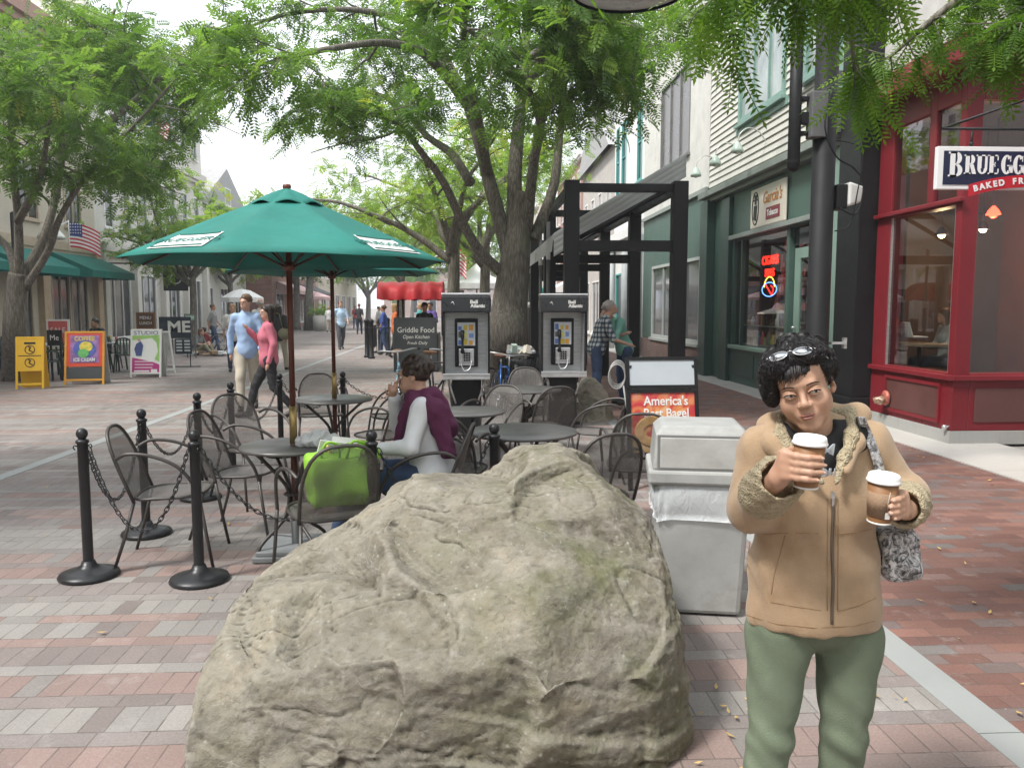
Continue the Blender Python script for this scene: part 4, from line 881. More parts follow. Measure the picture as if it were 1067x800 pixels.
def rockmat():
    m, b, p = newmat('limestone_rock'); co = b.co()
    n = b.noise(co, 2.2, 8, .62, .8); n2 = b.noise(co, 14, 8, .72, .4); n3 = b.noise(b.co((1, 1, 2.6)), 5, 6, .65, 1.2)
    c = b.ramp(n, [(.3, (.105, .094, .070)), (.44, (.20, .178, .136)), (.56, (.28, .255, .20)), (.72, (.345, .295, .215))])
    c = b.mix(b.mapr(n3, .42, .62, .5, 0), c, (.235, .222, .195)); c = b.mix(b.mapr(n2, .52, .74, 0, .5), c, (.40, .385, .345))
    c = b.mix(b.mapr(n2, .26, .46, .75, 0), c, (.08, .073, .056))
    sp = b.node('ShaderNodeSeparateXYZ'); b.l.new(co, sp.inputs[0])
    g = b.math('MULTIPLY', b.mapr(b.noise(co, 3.1, 5, .7), .45, .66, 0, .75), b.mapr(sp.outputs[0], -.3, .5, .15, 1)); c = b.mix(g, c, (.12, .125, .055))
    vein = b.math('ABSOLUTE', b.math('SUBTRACT', b.noise(b.co((.6, .6, 2.2)), 2.6, 4, .5, 1.5), .5)); c = b.mix(b.mapr(vein, .0, .0025, .4, 0), c, (.5, .49, .46))
    li = b.voro(b.co(), 26); c = b.mix(b.math('MULTIPLY', b.mapr(li, .12, .2, .55, 0), b.mapr(b.noise(co, 2.7, 4, .7), .5, .6, 0, 1)), c, (.42, .42, .37)); c = b.mix(b.mapr(b.noise(b.co((1, 1, .25)), 5.5, 5, .7, .6), .55, .75, 0, .45), c, (.12, .10, .07))
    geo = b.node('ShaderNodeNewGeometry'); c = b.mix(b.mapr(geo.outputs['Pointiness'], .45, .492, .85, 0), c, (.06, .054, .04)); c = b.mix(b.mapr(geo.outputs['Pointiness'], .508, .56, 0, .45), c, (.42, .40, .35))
    b.l.new(c, p.inputs['Base Color']); p.inputs['Roughness'].default_value = .9; p.inputs['Specular IOR Level'].default_value = .25
    cr_ = b.voro(b.co((1, 1, 1.6)), 6, 'DISTANCE_TO_EDGE')
    h = b.math('ADD', b.math('MULTIPLY', n2, 1.2), b.math('MULTIPLY', b.noise(co, 55, 6, .75), .5))
    b.l.new(b.bump(h, .8, .015), p.inputs['Normal']); return m
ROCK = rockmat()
def rk(px, py, Y): q = P(px, py, Y); return (q.x, q.z)
prof = [rk(216, 790, 2.72), rk(224, 705, 2.85), rk(240, 632, 3.0), rk(256, 600, 3.15), rk(300, 572, 3.35), rk(345, 541, 3.5), rk(395, 512, 3.65), rk(450, 491, 3.75), rk(500, 482, 3.8), rk(540, 468, 3.85), rk(580, 466, 3.85), rk(618, 478, 3.85), rk(650, 503, 3.8), rk(674, 540, 3.7), rk(688, 592, 3.5), rk(690, 660, 3.38), rk(690, 728, 3.28)]
prof = [(x, max(z, .12)*1.01) for x, z in prof]
yf = [2.6, 2.5, 2.45, 2.42, 2.4, 2.4, 2.4, 2.4, 2.42, 2.45, 2.5, 2.58, 2.7, 2.83, 2.95, 3.06, 3.2]
yr = [2.72, 2.85, 3.0, 3.15, 3.35, 3.5, 3.65, 3.75, 3.8, 3.85, 3.85, 3.85, 3.8, 3.7, 3.55, 3.42, 3.35]
yb = [2.9, 3.3, 3.7, 3.9, 4.1, 4.25, 4.4, 4.45, 4.5, 4.5, 4.48, 4.42, 4.3, 4.15, 3.95, 3.75, 3.5]
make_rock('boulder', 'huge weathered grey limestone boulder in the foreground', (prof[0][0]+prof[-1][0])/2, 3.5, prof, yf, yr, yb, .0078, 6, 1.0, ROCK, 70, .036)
q0 = G(612, 440); x_ = q0.x
make_rock('boulder', 'small rough grey rock on the paving below the payphone nearest the shops', x_, q0.y+.3, [(x_-.42, .12), (x_-.3, .4), (x_-.05, .62), (x_+.15, .6), (x_+.32, .42), (x_+.42, .12)],
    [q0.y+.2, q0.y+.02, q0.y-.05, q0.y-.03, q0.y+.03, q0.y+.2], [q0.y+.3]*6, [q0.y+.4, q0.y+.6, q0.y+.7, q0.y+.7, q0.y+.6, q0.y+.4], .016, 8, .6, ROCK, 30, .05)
# ------------------------------------------------------------------ stanchions and chains
def make_post():
    t = thing('stanchion', 'x', 'stanchion', (0, 0, 0), 0, 'black posts with chain round the cafe seating')
    q = MB(); q.lathe([(0, .0), (.165, .0), (.172, .012), (.165, .028), (.12, .042), (.07, .055), (.045, .075), (.036, .10), (.0, .10)], n=32); q.build('base', IRON, t)
    q = MB(); q.lathe([(.030, .07), (.030, .815), (.037, .817), (.037, .832), (.028, .836), (.02, .845), (0, .845)], n=20); q.build('post', IRON, t)
    q = MB(); q.ball((0, 0, .872), .033, 10, sc=(1, 1, 1.05)); q.build('knob', IRON, t)
    for s_ in (-1, 1): q = MB(); q.tube([(s_*.03, 0, .80), (s_*.045, 0, .805), (s_*.05, 0, .79), (s_*.04, 0, .778)], .004, 6); q.build('hook', IRON, t)
    return t
SP = {}
base_post = None
for key, px, py, Y, lb in (('a', 85, 0, 4.78, 'chain post nearest the bottom left, left of the lone side-on chair'), ('b', 202, 0, 4.68, 'chain post standing in front of the lone chair, left of the boulder'), ('c', 147, 0, 5.7, 'chain post right behind the lone side-on chair'),
    ('d', 205, 0, 6.8, 'chain post fourth back along the street side of the seating'), ('e', 240, 0, 7.8, 'chain post just left of the walking man in khaki trousers'), ('f', 291, 0, 8.85, 'chain post beside the red umbrella pole, below the pink shirt walker'),
    ('g', 357, 0, 9.06, 'chain post beyond the second umbrella pole at the far edge of the seating'), ('h', 387, 0, 4.72, 'chain post between green bag and seated diner, foot hidden by boulder'), ('i', 515, 0, 5.0, 'short visible chain post top just behind the boulder peak')):
    ty = {'a': 446, 'b': 448, 'c': 426, 'd': 409, 'e': 398, 'f': 389, 'g': 387, 'h': 448, 'i': 441}[key]; g_ = G(px, ty, .905); SP[key] = Vector((g_.x, g_.y, 0))
    if base_post is None: base_post = make_post(); p_ = base_post
    else: p_ = copy_tree(base_post)
    p_.location = SP[key]; p_.rotation_euler.z = random.Random(px).uniform(0, 3); p_['label'] = lb
def chain(a, b, sag, label):
    A = Vector(a)+Vector((0, 0, .79)); B = Vector(b)+Vector((0, 0, .79)); d = (B-A); A = A+d.normalized()*.04; B = B-d.normalized()*.04
    L = d.length; n = 200; pts = []
    for i in range(n+1):
        u = i/n; pts.append(A.lerp(B, u)+Vector((0, 0, -sag*4*u*(1-u))))
    s_ = [0]
    for i in range(n): s_.append(s_[-1]+(pts[i+1]-pts[i]).length)
    step = .034; k = int(s_[-1]/step); q = MB()
    for i in range(k):
        tt = (i+.5)*s_[-1]/k; j = int(np.searchsorted(s_, tt))-1; j = max(0, min(n-1, j)); p0 = pts[j].lerp(pts[j+1], (tt-s_[j])/max(1e-6, s_[j+1]-s_[j])); t = (pts[j+1]-pts[j]).normalized()
        sd = t.cross(Vector((0, 0, 1))).normalized(); up = sd.cross(t); w_ = sd if i % 2 else up
        ring = [p0+t*(.023*math.cos(a)+.003*math.copysign(1, math.cos(a)))+w_*(.0115*math.sin(a)) for a in [m*math.pi/5 for m in range(10)]]
        q.tube(ring, .0034, 5, closed=True)
    o = q.build('chain', IRON); tag(o, label, 'chain', 'chains between the black posts')
for a, b, s_, lb in (('a', 'b', .50, 'black chain sagging in front of the lone side-on chair'), ('a', 'c', .42, 'black chain running from the corner post back past the lone chair'), ('c', 'd', .30, 'black chain third along the street side, beyond the lone chair'),
    ('d', 'e', .30, 'black chain behind the two left cafe chairs'), ('e', 'f', .32, 'black chain passing below the couple walking by'), ('f', 'g', .28, 'black chain along the far edge of the seating between the umbrella poles'), ('b', 'h', .42, 'black chain sagging in front of the green bag'), ('h', 'i', .42, 'black chain mostly hidden behind the boulder')):
    chain(SP[a], SP[b], s_, lb)
chain(SP['g'], SP['g']+Vector((.9, .3, 0)), .2, 'black chain leading away from the far post towards the bicycle')
# ------------------------------------------------------------------ chairs and tables
MESHM = M('woven_metal_mesh', (.15, .14, .132), .55, .2, .2, 8, alpha=.66)
def arch(w0, w1, z0, z1, y0, y1, n=18):
    pts = []
    for i in range(n+1):
        a = math.pi*i/n; x = -math.cos(a); z = math.sin(a); xx = math.copysign(abs(x)**.72, x)*(w0+(w1-w0)*z); zz = z**.75 if z > 0 else 0
        pts.append(Vector((xx, y0+(y1-y0)*zz, z0+(z1-z0)*zz)))
    return pts
def make_chair():
    t = thing('cafe_chair', 'x', 'chair', (0, 0, 0), 0, 'bronze mesh cafe chairs')
    # seat: rounded, dished mesh with tube rim
    rim = [];
    for i in range(32):
        a = 2*math.pi*i/32; c, s_ = math.cos(a), math.sin(a); rim.append(Vector((math.copysign(abs(c)**.6, c)*.22, math.copysign(abs(s_)**.6, s_)*.215, .445+.012*s_)))
    q = MB(); q.tube(rim, .010, 7, closed=True); se = q.build('seat_frame', CHAIRM, t)
    q = MB(); q.grid(lambda u, v: (math.copysign(abs(math.cos(2*math.pi*u))**.6, math.cos(2*math.pi*u))*.22*v, math.copysign(abs(math.sin(2*math.pi*u))**.6, math.sin(2*math.pi*u))*.215*v, .445+.012*math.sin(2*math.pi*u)*v-.014*(1-v*v)), 33, 6); q.build('seat', MESHM, t)
    back = arch(.215, .25, .43, .875, -.19, -.36); q = MB(); q.tube(back, .011, 7); q.build('back_frame', CHAIRM, t)
    def bf(u, v):
        k = v; zz = .43+.445*k; hw = .0
        # half width at this height from the arch
        zn = max(0, min(1, k)); s_ = min(1, zn**(1/.75)); c = math.sqrt(max(0, 1-s_*s_)); hw = (c**.72)*(.215+.035*s_)
        x = (2*u-1)*hw; return (x, -.19-.17*k-.035*(1-(2*u-1)**2)*math.sin(math.pi*min(1, k+.15)), zz)
    q = MB(); q.grid(bf, 11, 12); q.build('backrest', MESHM, t)
    for s_ in (-1, 1):
        arm = smooth_path([(s_*.235, -.275, .70), (s_*.262, -.20, .735), (s_*.275, -.06, .72), (s_*.275, .08, .655), (s_*.262, .17, .54), (s_*.25, .205, .43)], 5)
        q = MB(); q.tube(arm, .011, 7); q.build('arm', CHAIRM, t)
        q = MB(); q.tube([(s_*.25, .205, .43), (s_*.262, .24, .2), (s_*.275, .275, .0)], [.011, .011, .010], 7); q.build('leg', CHAIRM, t)
        q = MB(); q.tube([(s_*.205, -.19, .43), (s_*.225, -.25, .2), (s_*.245, -.315, .0)], [.011, .011, .010], 7); q.build('leg', CHAIRM, t)
    return t
CH = None
def face(dx, dy): return math.atan2(-dx, dy)       # rotation that turns local +Y to (dx,dy)
def put_chair(px, Y, dx, dy, label, z=0):
    global CH
    if CH is None: CH = make_chair(); c = CH
    else: c = copy_tree(CH)
    yy = 320+830*1.17/Y; c.location = (P(px, yy, Y).x, Y, z); c.rotation_euler.z = face(dx, dy); c['label'] = label; return c
put_chair(182, 5.15, 1, .12, 'lone mesh chair seen side-on inside the corner of the chained area')
put_chair(256, 5.75, 1, -.15, 'mesh chair at the left of the nearest umbrella table, second from the corner')
put_chair(266, 6.7, .75, -.65, 'mesh chair beyond the nearest umbrella table, just left of the red pole')
C_BAG = put_chair(342, 4.62, -.42, .9, 'mesh chair holding the bright green shopping bag')
C_MAN = put_chair(436, 5.1, -1, .12, 'mesh chair on which the diner with the purple sweater sits')
put_chair(335, 8.75, .3, -1, 'mesh chair behind the second umbrella table')
put_chair(398, 7.35, -.75, .5, 'mesh chair at the right of the second umbrella table, nearer the camera')
put_chair(408, 8.6, -1, -.2, 'mesh chair at the right of the second umbrella table, farther back')
put_chair(474, 5.75, .25, .9, 'mesh chair right behind the seated diner, its back to the camera')
put_chair(548, 9.5, -.05, -1, 'mesh chair on the far side of the table before the payphones')
put_chair(566, 7.75, -.35, 1, 'mesh chair on the near side of the table before the payphones')
put_chair(621, 7.45, -1, .35, 'mesh chair facing left between the payphone rock and the bagel board')
put_chair(614, 4.95, -.3, 1, 'mesh chair whose rounded back shows just above the boulder slope')
put_chair(664, 5.85, .1, .9, 'mesh chair tucked between the boulder and the bagel board')
put_chair(508, 7.3, -.5, -.8, 'mesh chair half hidden behind the small middle table')
TOPM = M('table_top_metal', (.12, .118, .115), .38, .3, .15, 5, .03, 120)
def make_table():
    t = thing('cafe_table', 'x', 'table', (0, 0, 0), 0, 'round metal cafe tables')
    q = MB(); q.lathe([(0, .705), (.34, .705), (.365, .703), (.37, .713), (.365, .724), (0, .722)], n=48); q.build('tabletop', TOPM, t)
    for i in range(4):
        a = math.pi/4+i*math.pi/2; c, s_ = math.cos(a), math.sin(a)
        p_ = smooth_path([(c*.29, s_*.29, .70), (c*.20, s_*.20, .62), (c*.05, s_*.05, .46), (c*.03, s_*.03, .34), (c*.10, s_*.10, .22), (c*.27, s_*.27, .10), (c*.31, s_*.31, .0)], 4)
        q = MB(); q.tube(p_, .013, 7); q.build('leg', CHAIRM, t)
    q = MB(); q.tube([(.055*math.cos(a), .055*math.sin(a), .40) for a in [i*math.pi/8 for i in range(16)]], .009, 6, closed=True); q.build('ring', CHAIRM, t); return t
TB = None; TBL = {}
for key, px, Y, s_, lb in (('a', 303, 5.22, .88, 'nearest umbrella table, holding the crumpled white bag'), ('b', 347, 7.9, 1.06, 'second umbrella table, behind and right of the nearest one'), ('c', 547, 8.75, 1.1, 'round table right in front of the payphones'), ('d', 545, 5.75, 1.08, 'round table directly behind the peak of the boulder'), ('e', 486, 6.9, .92, 'round table behind the head of the seated diner')):
    if TB is None: TB = make_table(); c = TB
    else: c = copy_tree(TB)
    c.location = ((px-490)/830*Y, Y, 0); c.scale = (s_, s_, 1); c.rotation_euler.z = .3*Y; c['label'] = lb; TBL[key] = c
# ------------------------------------------------------------------ umbrellas
def umbrella(px, Y, rim, apex, rad, rot, label, words):
    x = (px-490)/830*Y; t = thing('patio_umbrella', label, 'umbrella', (x, Y, 0), 0, 'green patio umbrellas')
    def can(r0, z0, r1, z1, sag, scal, n=8, m=10, flap=0):
        def fn(u, v):
            a = 2*math.pi*u; seg = (u*n) % 1.0; poly = math.cos(math.pi/n)/math.cos(((u*n+1e-9) % 1.0-.5)*2*math.pi/n)*1.0
            r = (r0+(r1-r0)*v)*(poly/1.0); s_ = math.sin(math.pi*seg)
            z = z0+(z1-z0)*(v**1.06)-sag*math.sin(math.pi*v)*s_*.5+scal*s_*v**3
            return (r*math.cos(a+rot), r*math.sin(a+rot), z)
        q = MB(); q.grid(fn, n*8, m, closeu=True); return q
    q = can(.10, apex-.05, rad, rim, .03, .010); c = q.build('canopy', TEAL, t); s2 = c.modifiers.new('cloth', 'SOLIDIFY'); s2.thickness = .004
    q = can(.012, apex+.01, rad*.24, apex-.115, -.03, .028, m=6); v = q.build('vent_cap', TEAL, t); s2 = v.modifiers.new('cloth', 'SOLIDIFY'); s2.thickness = .004
    q = MB(); q.lathe([(.022, apex-.0), (.028, apex+.02), (.022, apex+.035), (0, apex+.037)], n=14); q.build('finial', WOODP, t)
    q = MB(); q.cyl((0, 0, .75), (0, 0, apex), .019, n=14); q.build('pole', WOODP, t)
    q = MB(); q.cyl((0, 0, .05), (0, 0, .95), .022, n=14); q.build('lower_pole', WOODP, t)
    q = MB(); q.cyl((0, 0, .735), (0, 0, .98), .0245, n=14); q.build('brass_sleeve', M('brass', (.42, .30, .12), .35, .7), t)
    q = MB(); q.box((0, 0, .022), (.46, .46, .035)); q.box((0, 0, .055), (.42, .42, .03)); q.cyl((0, 0, .05), (0, 0, .34), .03, n=14); q.build('base', M('grey_base_plate', (.22, .235, .24), .6, .2, .15, 4), t, bevel=.006)
    q = MB(); q.tube([(.03, 0, .26), (.065, 0, .26)], .008, 6); q.ball((.07, 0, .26), .02, 6); q.build('clamp_knob', BLACK, t)
    for i in range(8):
        a = rot+i*math.pi/4; c_, s_ = math.cos(a), math.sin(a)
        q = MB(); q.tube([(c_*.03, s_*.03, apex-.09), (c_*rad*.97, s_*rad*.97, rim-.005)], .008, 5); r_ = q.build('rib', M('dark_wood_rib', (.06, .025, .015), .5), t)
        q = MB(); q.tube([(c_*.035, s_*.035, rim-.02), (c_*rad*.5, s_*rad*.5, (apex+rim)/2-.04)], .007, 5); q.build('strut', M('dark_wood_rib'), r_)
    q = MB(); q.lathe([(.02, rim-.05), (.04, rim-.045), (.04, rim+.0), (.02, rim+.01)], n=14); q.build('runner', WOODP, t)
    # printed panels follow two canopy faces
    for k in words:
        am = rot+(k+.5)*math.pi/4; nrm_r = Vector((math.cos(am), math.sin(am), 0)); ap = math.cos(math.pi/8)
        def pt(u, v):    # u across -1..1, v along slope 0..1
            r = ap*(.10+(rad-.10)*v); z = (apex-.05)+(rim-apex+.05)*(v**1.06)-.03*math.sin(math.pi*v)*.5+.010*v**3
            half = math.tan(math.pi/8)*r; sd = Vector((-math.sin(am), math.cos(am), 0)); q_ = (abs(u)); zz = z+(.015*math.sin(math.pi*v)-.010*v**3)*(1-math.sin(math.pi*(.5+u/2)))
            return nrm_r*r+sd*half*u+Vector((0, 0, zz+.006))
        q = MB(); q.grid(lambda a_, b_: pt(-.62+1.24*a_, .68+.235*b_), 13, 5); q.build('printed_panel', M('white_print', (.8, .8, .78), .7, 0, .03), t)
        o = pt(0, .80); up = (pt(0, .70)-pt(0, .9)).normalized(); rt = Vector((-math.sin(am), math.cos(am), 0)); nn = rt.cross(up); 
        mt = face_mt(o+nn*.006, rt, up)
        text(t, "BRUEGGER'S", .085, mt @ Matrix.Translation((0, 0, -.001)), TEAL, sx=1.1)
        for vv in (.70, .897):
            q = MB(); q.tube([pt(-.58+1.16*i/8, vv)+nn*.004 for i in range(9)], .004, 4); q.build('print_border', TEAL, t)
    return t
umbrella(306, 5.22, 1.90, 2.36, 1.02, R(-9), 'nearest green umbrella with white printed panels, over the table with the white bag', (5, 7, 2))
umbrella(349, 7.9, 1.945, 2.40, 1.06, R(-5), 'second green umbrella, mostly hidden under and behind the nearest one', (7, 5))
# ------------------------------------------------------------------ grey dome-top litter bin
def rbox(name, c, d, mat, parent, bev, taper=1.0):
    q = MB(); x, y, z = (k/2 for k in d)
    vs = [(a*x*(taper if e < 0 else 1), b*y*(taper if e < 0 else 1), e*z) for a in (-1, 1) for b in (-1, 1) for e in (-1, 1)]
    q.add([Vector(v)+Vector(c) for v in vs], [(0, 1, 3, 2), (4, 6, 7, 5), (0, 4, 5, 1), (2, 3, 7, 6), (0, 2, 6, 4), (1, 5, 7, 3)]); return q.build(name, mat, parent, bevel=bev)
PLAS = M('grey_bin_plastic', (.36, .365, .355), .6, 0, .16, 4, .1, 90, dirt=((.24, .235, .22), 3.5, .7))
bc = Vector((1.232, 4.20, 0)); t = thing('litter_bin', 'tall grey plastic litter bin with a swing-flap top', 'litter bin', bc, R(-11)); t.scale = (1.08, 1.02, .975)
rbox('body', (0, 0, .37), (.46, .46, .72), PLAS, t, .025, .86); rbox('rim', (0, 0, .765), (.51, .51, .075), PLAS, t, .015)
q = MB(); w_ = .235
vs = [(-w_, -w_, .80), (w_, -w_, .80), (w_, w_, .80), (-w_, w_, .80), (-w_+.015, -w_+.015, .99), (w_-.015, -w_+.015, .99), (w_-.015, w_-.015, .99), (-w_+.015, w_-.015, .99), (-w_+.05, -w_+.06, 1.035), (w_-.05, -w_+.06, 1.035), (w_-.05, w_-.06, 1.035), (-w_+.05, w_-.06, 1.035)]
q.add(vs, [(0, 3, 2, 1), (0, 1, 5, 4), (1, 2, 6, 5), (2, 3, 7, 6), (3, 0, 4, 7), (4, 5, 9, 8), (5, 6, 10, 9), (6, 7, 11, 10), (7, 4, 8, 11), (8, 9, 10, 11)]); q.build('hood', PLAS, t, bevel=.014)
q = MB(); q.box((0, -.228, .895), (.40, .012, .165), rot=(R(-4), 0, 0)); fl = q.build('flap', M('flap_plastic', (.40, .40, .385), .55, 0, .15, 5, dirt=((.27, .26, .24), 4, .7)), t, bevel=.006)
q = MB(); q.box((0, -.2255, .895), (.425, .010, .19), rot=(R(-4), 0, 0)); q.build('flap_recess', M('dark_recess', (.16, .16, .155), .8), t, bevel=.004)
def linf(u, v):
    a = 2*math.pi*u; c, s_ = math.cos(a), math.sin(a); cc = math.copysign(abs(c)**.22, c); ss = math.copysign(abs(s_)**.22, s_)
    hgt = .735-v*(.19+.05*math.sin(a*1+2.2)+.02*math.sin(a*5)); r = .232-.006*v+.006*math.sin(a*19+v*4)*v+.01*math.sin(v*3.1)+(.012 if v > .93 else 0)
    return (cc*r, ss*r, hgt)
q = MB(); q.grid(linf, 120, 12, closeu=True)
m_, b_2, p_2 = newmat('translucent_liner'); p_2.inputs['Base Color'].default_value = (.74, .78, .8, 1); p_2.inputs['Roughness'].default_value = .25; p_2.inputs['Alpha'].default_value = .62; b_2.l.new(b_2.bump(b_2.noise(b_2.co((1, 1, .4)), 18, 4, .6, 1), .6, .02), p_2.inputs['Normal'])
q.build('bin_liner', m_, t)
# ------------------------------------------------------------------ bagel board (A-frame with two panels)
ac = G(692, 515); ac = Vector((1.73, 6.9, 0)); t = thing('advertising_board', 'black framed board with the red bagel poster beside the grey litter bin', 'sign', ac, R(3))
ln = R(-10)
rotb = Matrix.Translation((0, 0, 0)) @ Matrix.Rotation(ln, 4, 'X')
def bp(a, b): q = MB(); q.rng(a, b); return q.xf(rotb)
def framebox(x0, x1, z0, z1, w_, y0=-.02, y1=.02):
    q = MB(); q.rng((x0, y0, z0), (x0+w_, y1, z1)); q.rng((x1-w_, y0, z0), (x1, y1, z1)); q.rng((x0+w_, y0, z0), (x1-w_, y1, z0+w_)); q.rng((x0+w_, y0, z1-w_), (x1-w_, y1, z1)); return q
framebox(-.33, .33, .30, .90, .035).xf(rotb).build('poster_frame', BLACK, t); framebox(-.33, .33, .905, 1.19, .03).xf(rotb).build('header_frame', BLACK, t)
for x in (-.315, .315): bp((x-.018, -.019, 0), (x+.018, .019, .30)).build('leg', BLACK, t)
rb2 = Matrix.Translation((0, .04, 0)) @ Matrix.Rotation(R(-22), 4, 'X')
for x in (-.29, .29): q = MB(); q.rng((x-.015, -.01, 0), (x+.015, .01, .1)); q.v = []; q.f = []; q.m = []; q.sm = []; q.tube([(x, .18, 1.10), (x, .52, 0)], .014, 6); q.build('rear_leg', BLACK, t)
bp((-.30, -.012, .935), (.30, .012, 1.16)).build('header_panel', M('blank_panel', (.50, .55, .60), .35, 0, .05), t)
m_, b_2, p_2 = newmat('bagel_poster'); g_ = b_2.co(None, 'Object'); nz = b_2.noise(g_, 4.5, 3, .5, 1.0); sp_2 = b_2.node('ShaderNodeSeparateXYZ'); b_2.l.new(g_, sp_2.inputs[0])
c = b_2.ramp(nz, [(.3, (.5, .02, .05)), (.45, (.55, .05, .03)), (.55, (.75, .35, .08)), (.68, (.75, .65, .40)), (.8, (.25, .4, .08))])
c = b_2.mix(b_2.mapr(sp_2.outputs[2], .55, .82, 0, .55), c, (.50, .05, .09)); b_2.l.new(c, p_2.inputs['Base Color']); p_2.inputs['Roughness'].default_value = .3
bp((-.295, -.010, .335), (.295, .012, .865)).build('poster', m_, t)
text(t, "America's", .115, rotb @ FRONT((.03, -.0125, .79)), WHITE, bold=.002, sx=.9); text(t, "Best Bagel", .115, rotb @ FRONT((.03, -.0125, .68)), WHITE, bold=.002, sx=.88); text(t, "$", .1, rotb @ FRONT((.13, -.0125, .40)), WHITE)
q = MB(); q.tube([(.13*math.cos(a)-.09, -.03, .52+.10*math.sin(a)) for a in [i*math.pi/12 for i in range(24)]], .045, 10, closed=True)
q.v = [(x, -.0115-.004*(.5+.5*math.cos((x+.09)*8)), z) if False else (x, -.0125+(y+.03)*.05, z) for x, y, z in q.v]; q.xf(rotb); q.build('bagel_picture', M('bagel_brown', (.62, .36, .12), .5, 0, .3, 14), t)
# cable coil hanging beside the frame
q = MB(); rr = random.Random(2)
for k in range(3):
    q.tube([(ac.x-.42+.075*math.cos(a)+.01*k, ac.y+.15+.03*k, 1.0+.11*math.sin(a)+.015*k) for a in [i*math.pi/10 for i in range(20)]], .007, 6, closed=True)
q.tube([(ac.x-.36, ac.y+.15, .92), (ac.x-.28, ac.y+.2, .5), (ac.x-.26, ac.y+.25, .02)], .009, 6)
q.build('x', M('grey_cable', (.3, .3, .29), .5)); o = COL.objects[-1]; o.name = 'cable_loop'; tag(o, 'grey cable loop hanging behind the left edge of the bagel board', 'cable')
# ------------------------------------------------------------------ payphones
def payphone(px, Y, label, hood_words, rz):
    x = (px-490)/830*Y; t = thing('payphone', label, 'payphone', (x, Y, 0), rz, 'payphone booths')
    W, D, z0, z1 = .61, .36, .72, 1.80
    q = MB(); q.rng((-W/2, -D/2, z0), (-W/2+.03, D/2, z1-.06)); q.rng((W/2-.03, -D/2, z0), (W/2, D/2, z1-.06)); q.rng((-W/2+.03, D/2-.03, z0), (W/2-.03, D/2, z1-.06)); q.build('enclosure', BLACK, t, bevel=.006)
    q = MB(); q.rng((-W/2-.012, -D/2-.03, z1-.25), (W/2+.012, D/2+.01, z1-.03)); q.build('hood', M('black_hood', (.03, .032, .035), .3, 0, .1), t, bevel=.02)
    q = MB(); q.rng((-W/2-.012, -D/2-.03, z1-.03), (W/2+.012, D/2+.01, z1)); q.build('hood_top', STEEL, t, bevel=.01)
    q = MB(); q.rng((-W/2+.031, D/2-.05, z0+.02), (W/2-.031, D/2-.031, z1-.25)); q.build('back_panel', STEEL, t)
    for s_ in (-1, 1): q = MB(); q.rng((s_*(W/2-.031)-.004, -D/2+.02, z0+.02), (s_*(W/2-.031)+.0, D/2-.051, z1-.26)); q.build('side_lining', STEEL, t)
    q = MB(); q.rng((-W/2, -D/2-.05, z0-.03), (W/2, D/2, z0)); q.rng((-W/2, -D/2-.05, z0), (W/2, -D/2-.035, z0+.05)); q.build('shelf', STEEL, t, bevel=.004)
    q = MB(); q.rng((-.15, -.02, z0+.12), (.15, D/2-.052, z1-.33)); q.build('phone_housing', BLACK, t, bevel=.01)
    q = MB(); q.rng((-.115, -.028, 1.12), (.115, -.0205, 1.42)); cp = q.build('instruction_card', M('card_paper', (.62, .66, .68), .4), t)
    rr = random.Random(px); cc = [(.1, .2, .5), (.65, .5, .05), (.7, .35, .05), (.15, .15, .16), (.75, .75, .2), (.2, .3, .6)]
    for k in range(9):
        a = -.105+.07*(k % 3); zz = 1.13+.095*(k//3); q = MB(); q.rng((a, -.031, zz), (a+rr.uniform(.04, .065), -.0285, zz+rr.uniform(.04, .08))); q.build('card_block', M('card_col_%d' % (k % 6), cc[k % 6], .4), cp)
    q = MB(); q.rng((-.10, -.06, .86), (.10, -.021, 1.08)); ph = q.build('telephone', STEEL, t, bevel=.01)
    q = MB()
    for r_ in range(4):
        for c_ in range(3): q.rng((-.035+.03*c_, -.066, .92+.03*r_), (-.012+.03*c_, -.061, .943+.03*r_))
    q.build('keypad', BLACK, ph)
    q = MB(); q.tube(smooth_path([(-.05, -.06, 1.30), (-.05, -.10, 1.27), (-.05, -.085, 1.17), (-.05, -.10, 1.07), (-.05, -.065, 1.04)], 4), [.028]*3+[.022]*4+[.015]*5+[.022]*4+[.028]*1, 10); q.build('handset', BLACK, ph)
    q = MB(); q.tube(smooth_path([(-.05, -.07, 1.03), (-.07, -.08, .9), (-.03, -.1, .80), (.04, -.1, .82), (.07, -.07, .92)], 6), .007, 6); q.build('cord', STEEL, ph)
    q = MB(); q.rng((-.19, -.10, .035), (.19, .14, z0-.031)); q.build('pedestal', BLACK, t, bevel=.01)
    q = MB(); q.rng((-.26, -.2, 0), (.26, .2, .034)); q.build('foot_plate', BLACK, t)
    for s_ in (-1, 1): q = MB(); q.tube([(s_*.24, -.12, z0-.03), (s_*.14, -.12, z0-.35)], .012, 6); q.build('bracket', STEEL, t)
    text(t, hood_words[0], .062, FRONT((.10, -D/2-.0325, z1-.115)), WHITE, bold=.002, sx=1.1); text(t, hood_words[1], .062, FRONT((.15, -D/2-.0325, z1-.165)), WHITE, bold=.002, sx=.95)
    q = MB(); q.tube([(-.19, -D/2-.032, z1-.13), (-.17, -D/2-.032, z1-.11), (-.15, -D/2-.032, z1-.15)], .006, 5); q.build('emblem', WHITE, t)
payphone(486, 10.45, 'payphone to the left of the big trunk, behind the seated diner', ('Bell', 'Atlantic'), R(0)); payphone(586.5, 10.75, 'payphone to the right of the big trunk, above the small rock', ('Bell', 'Atlantic'), R(-1))
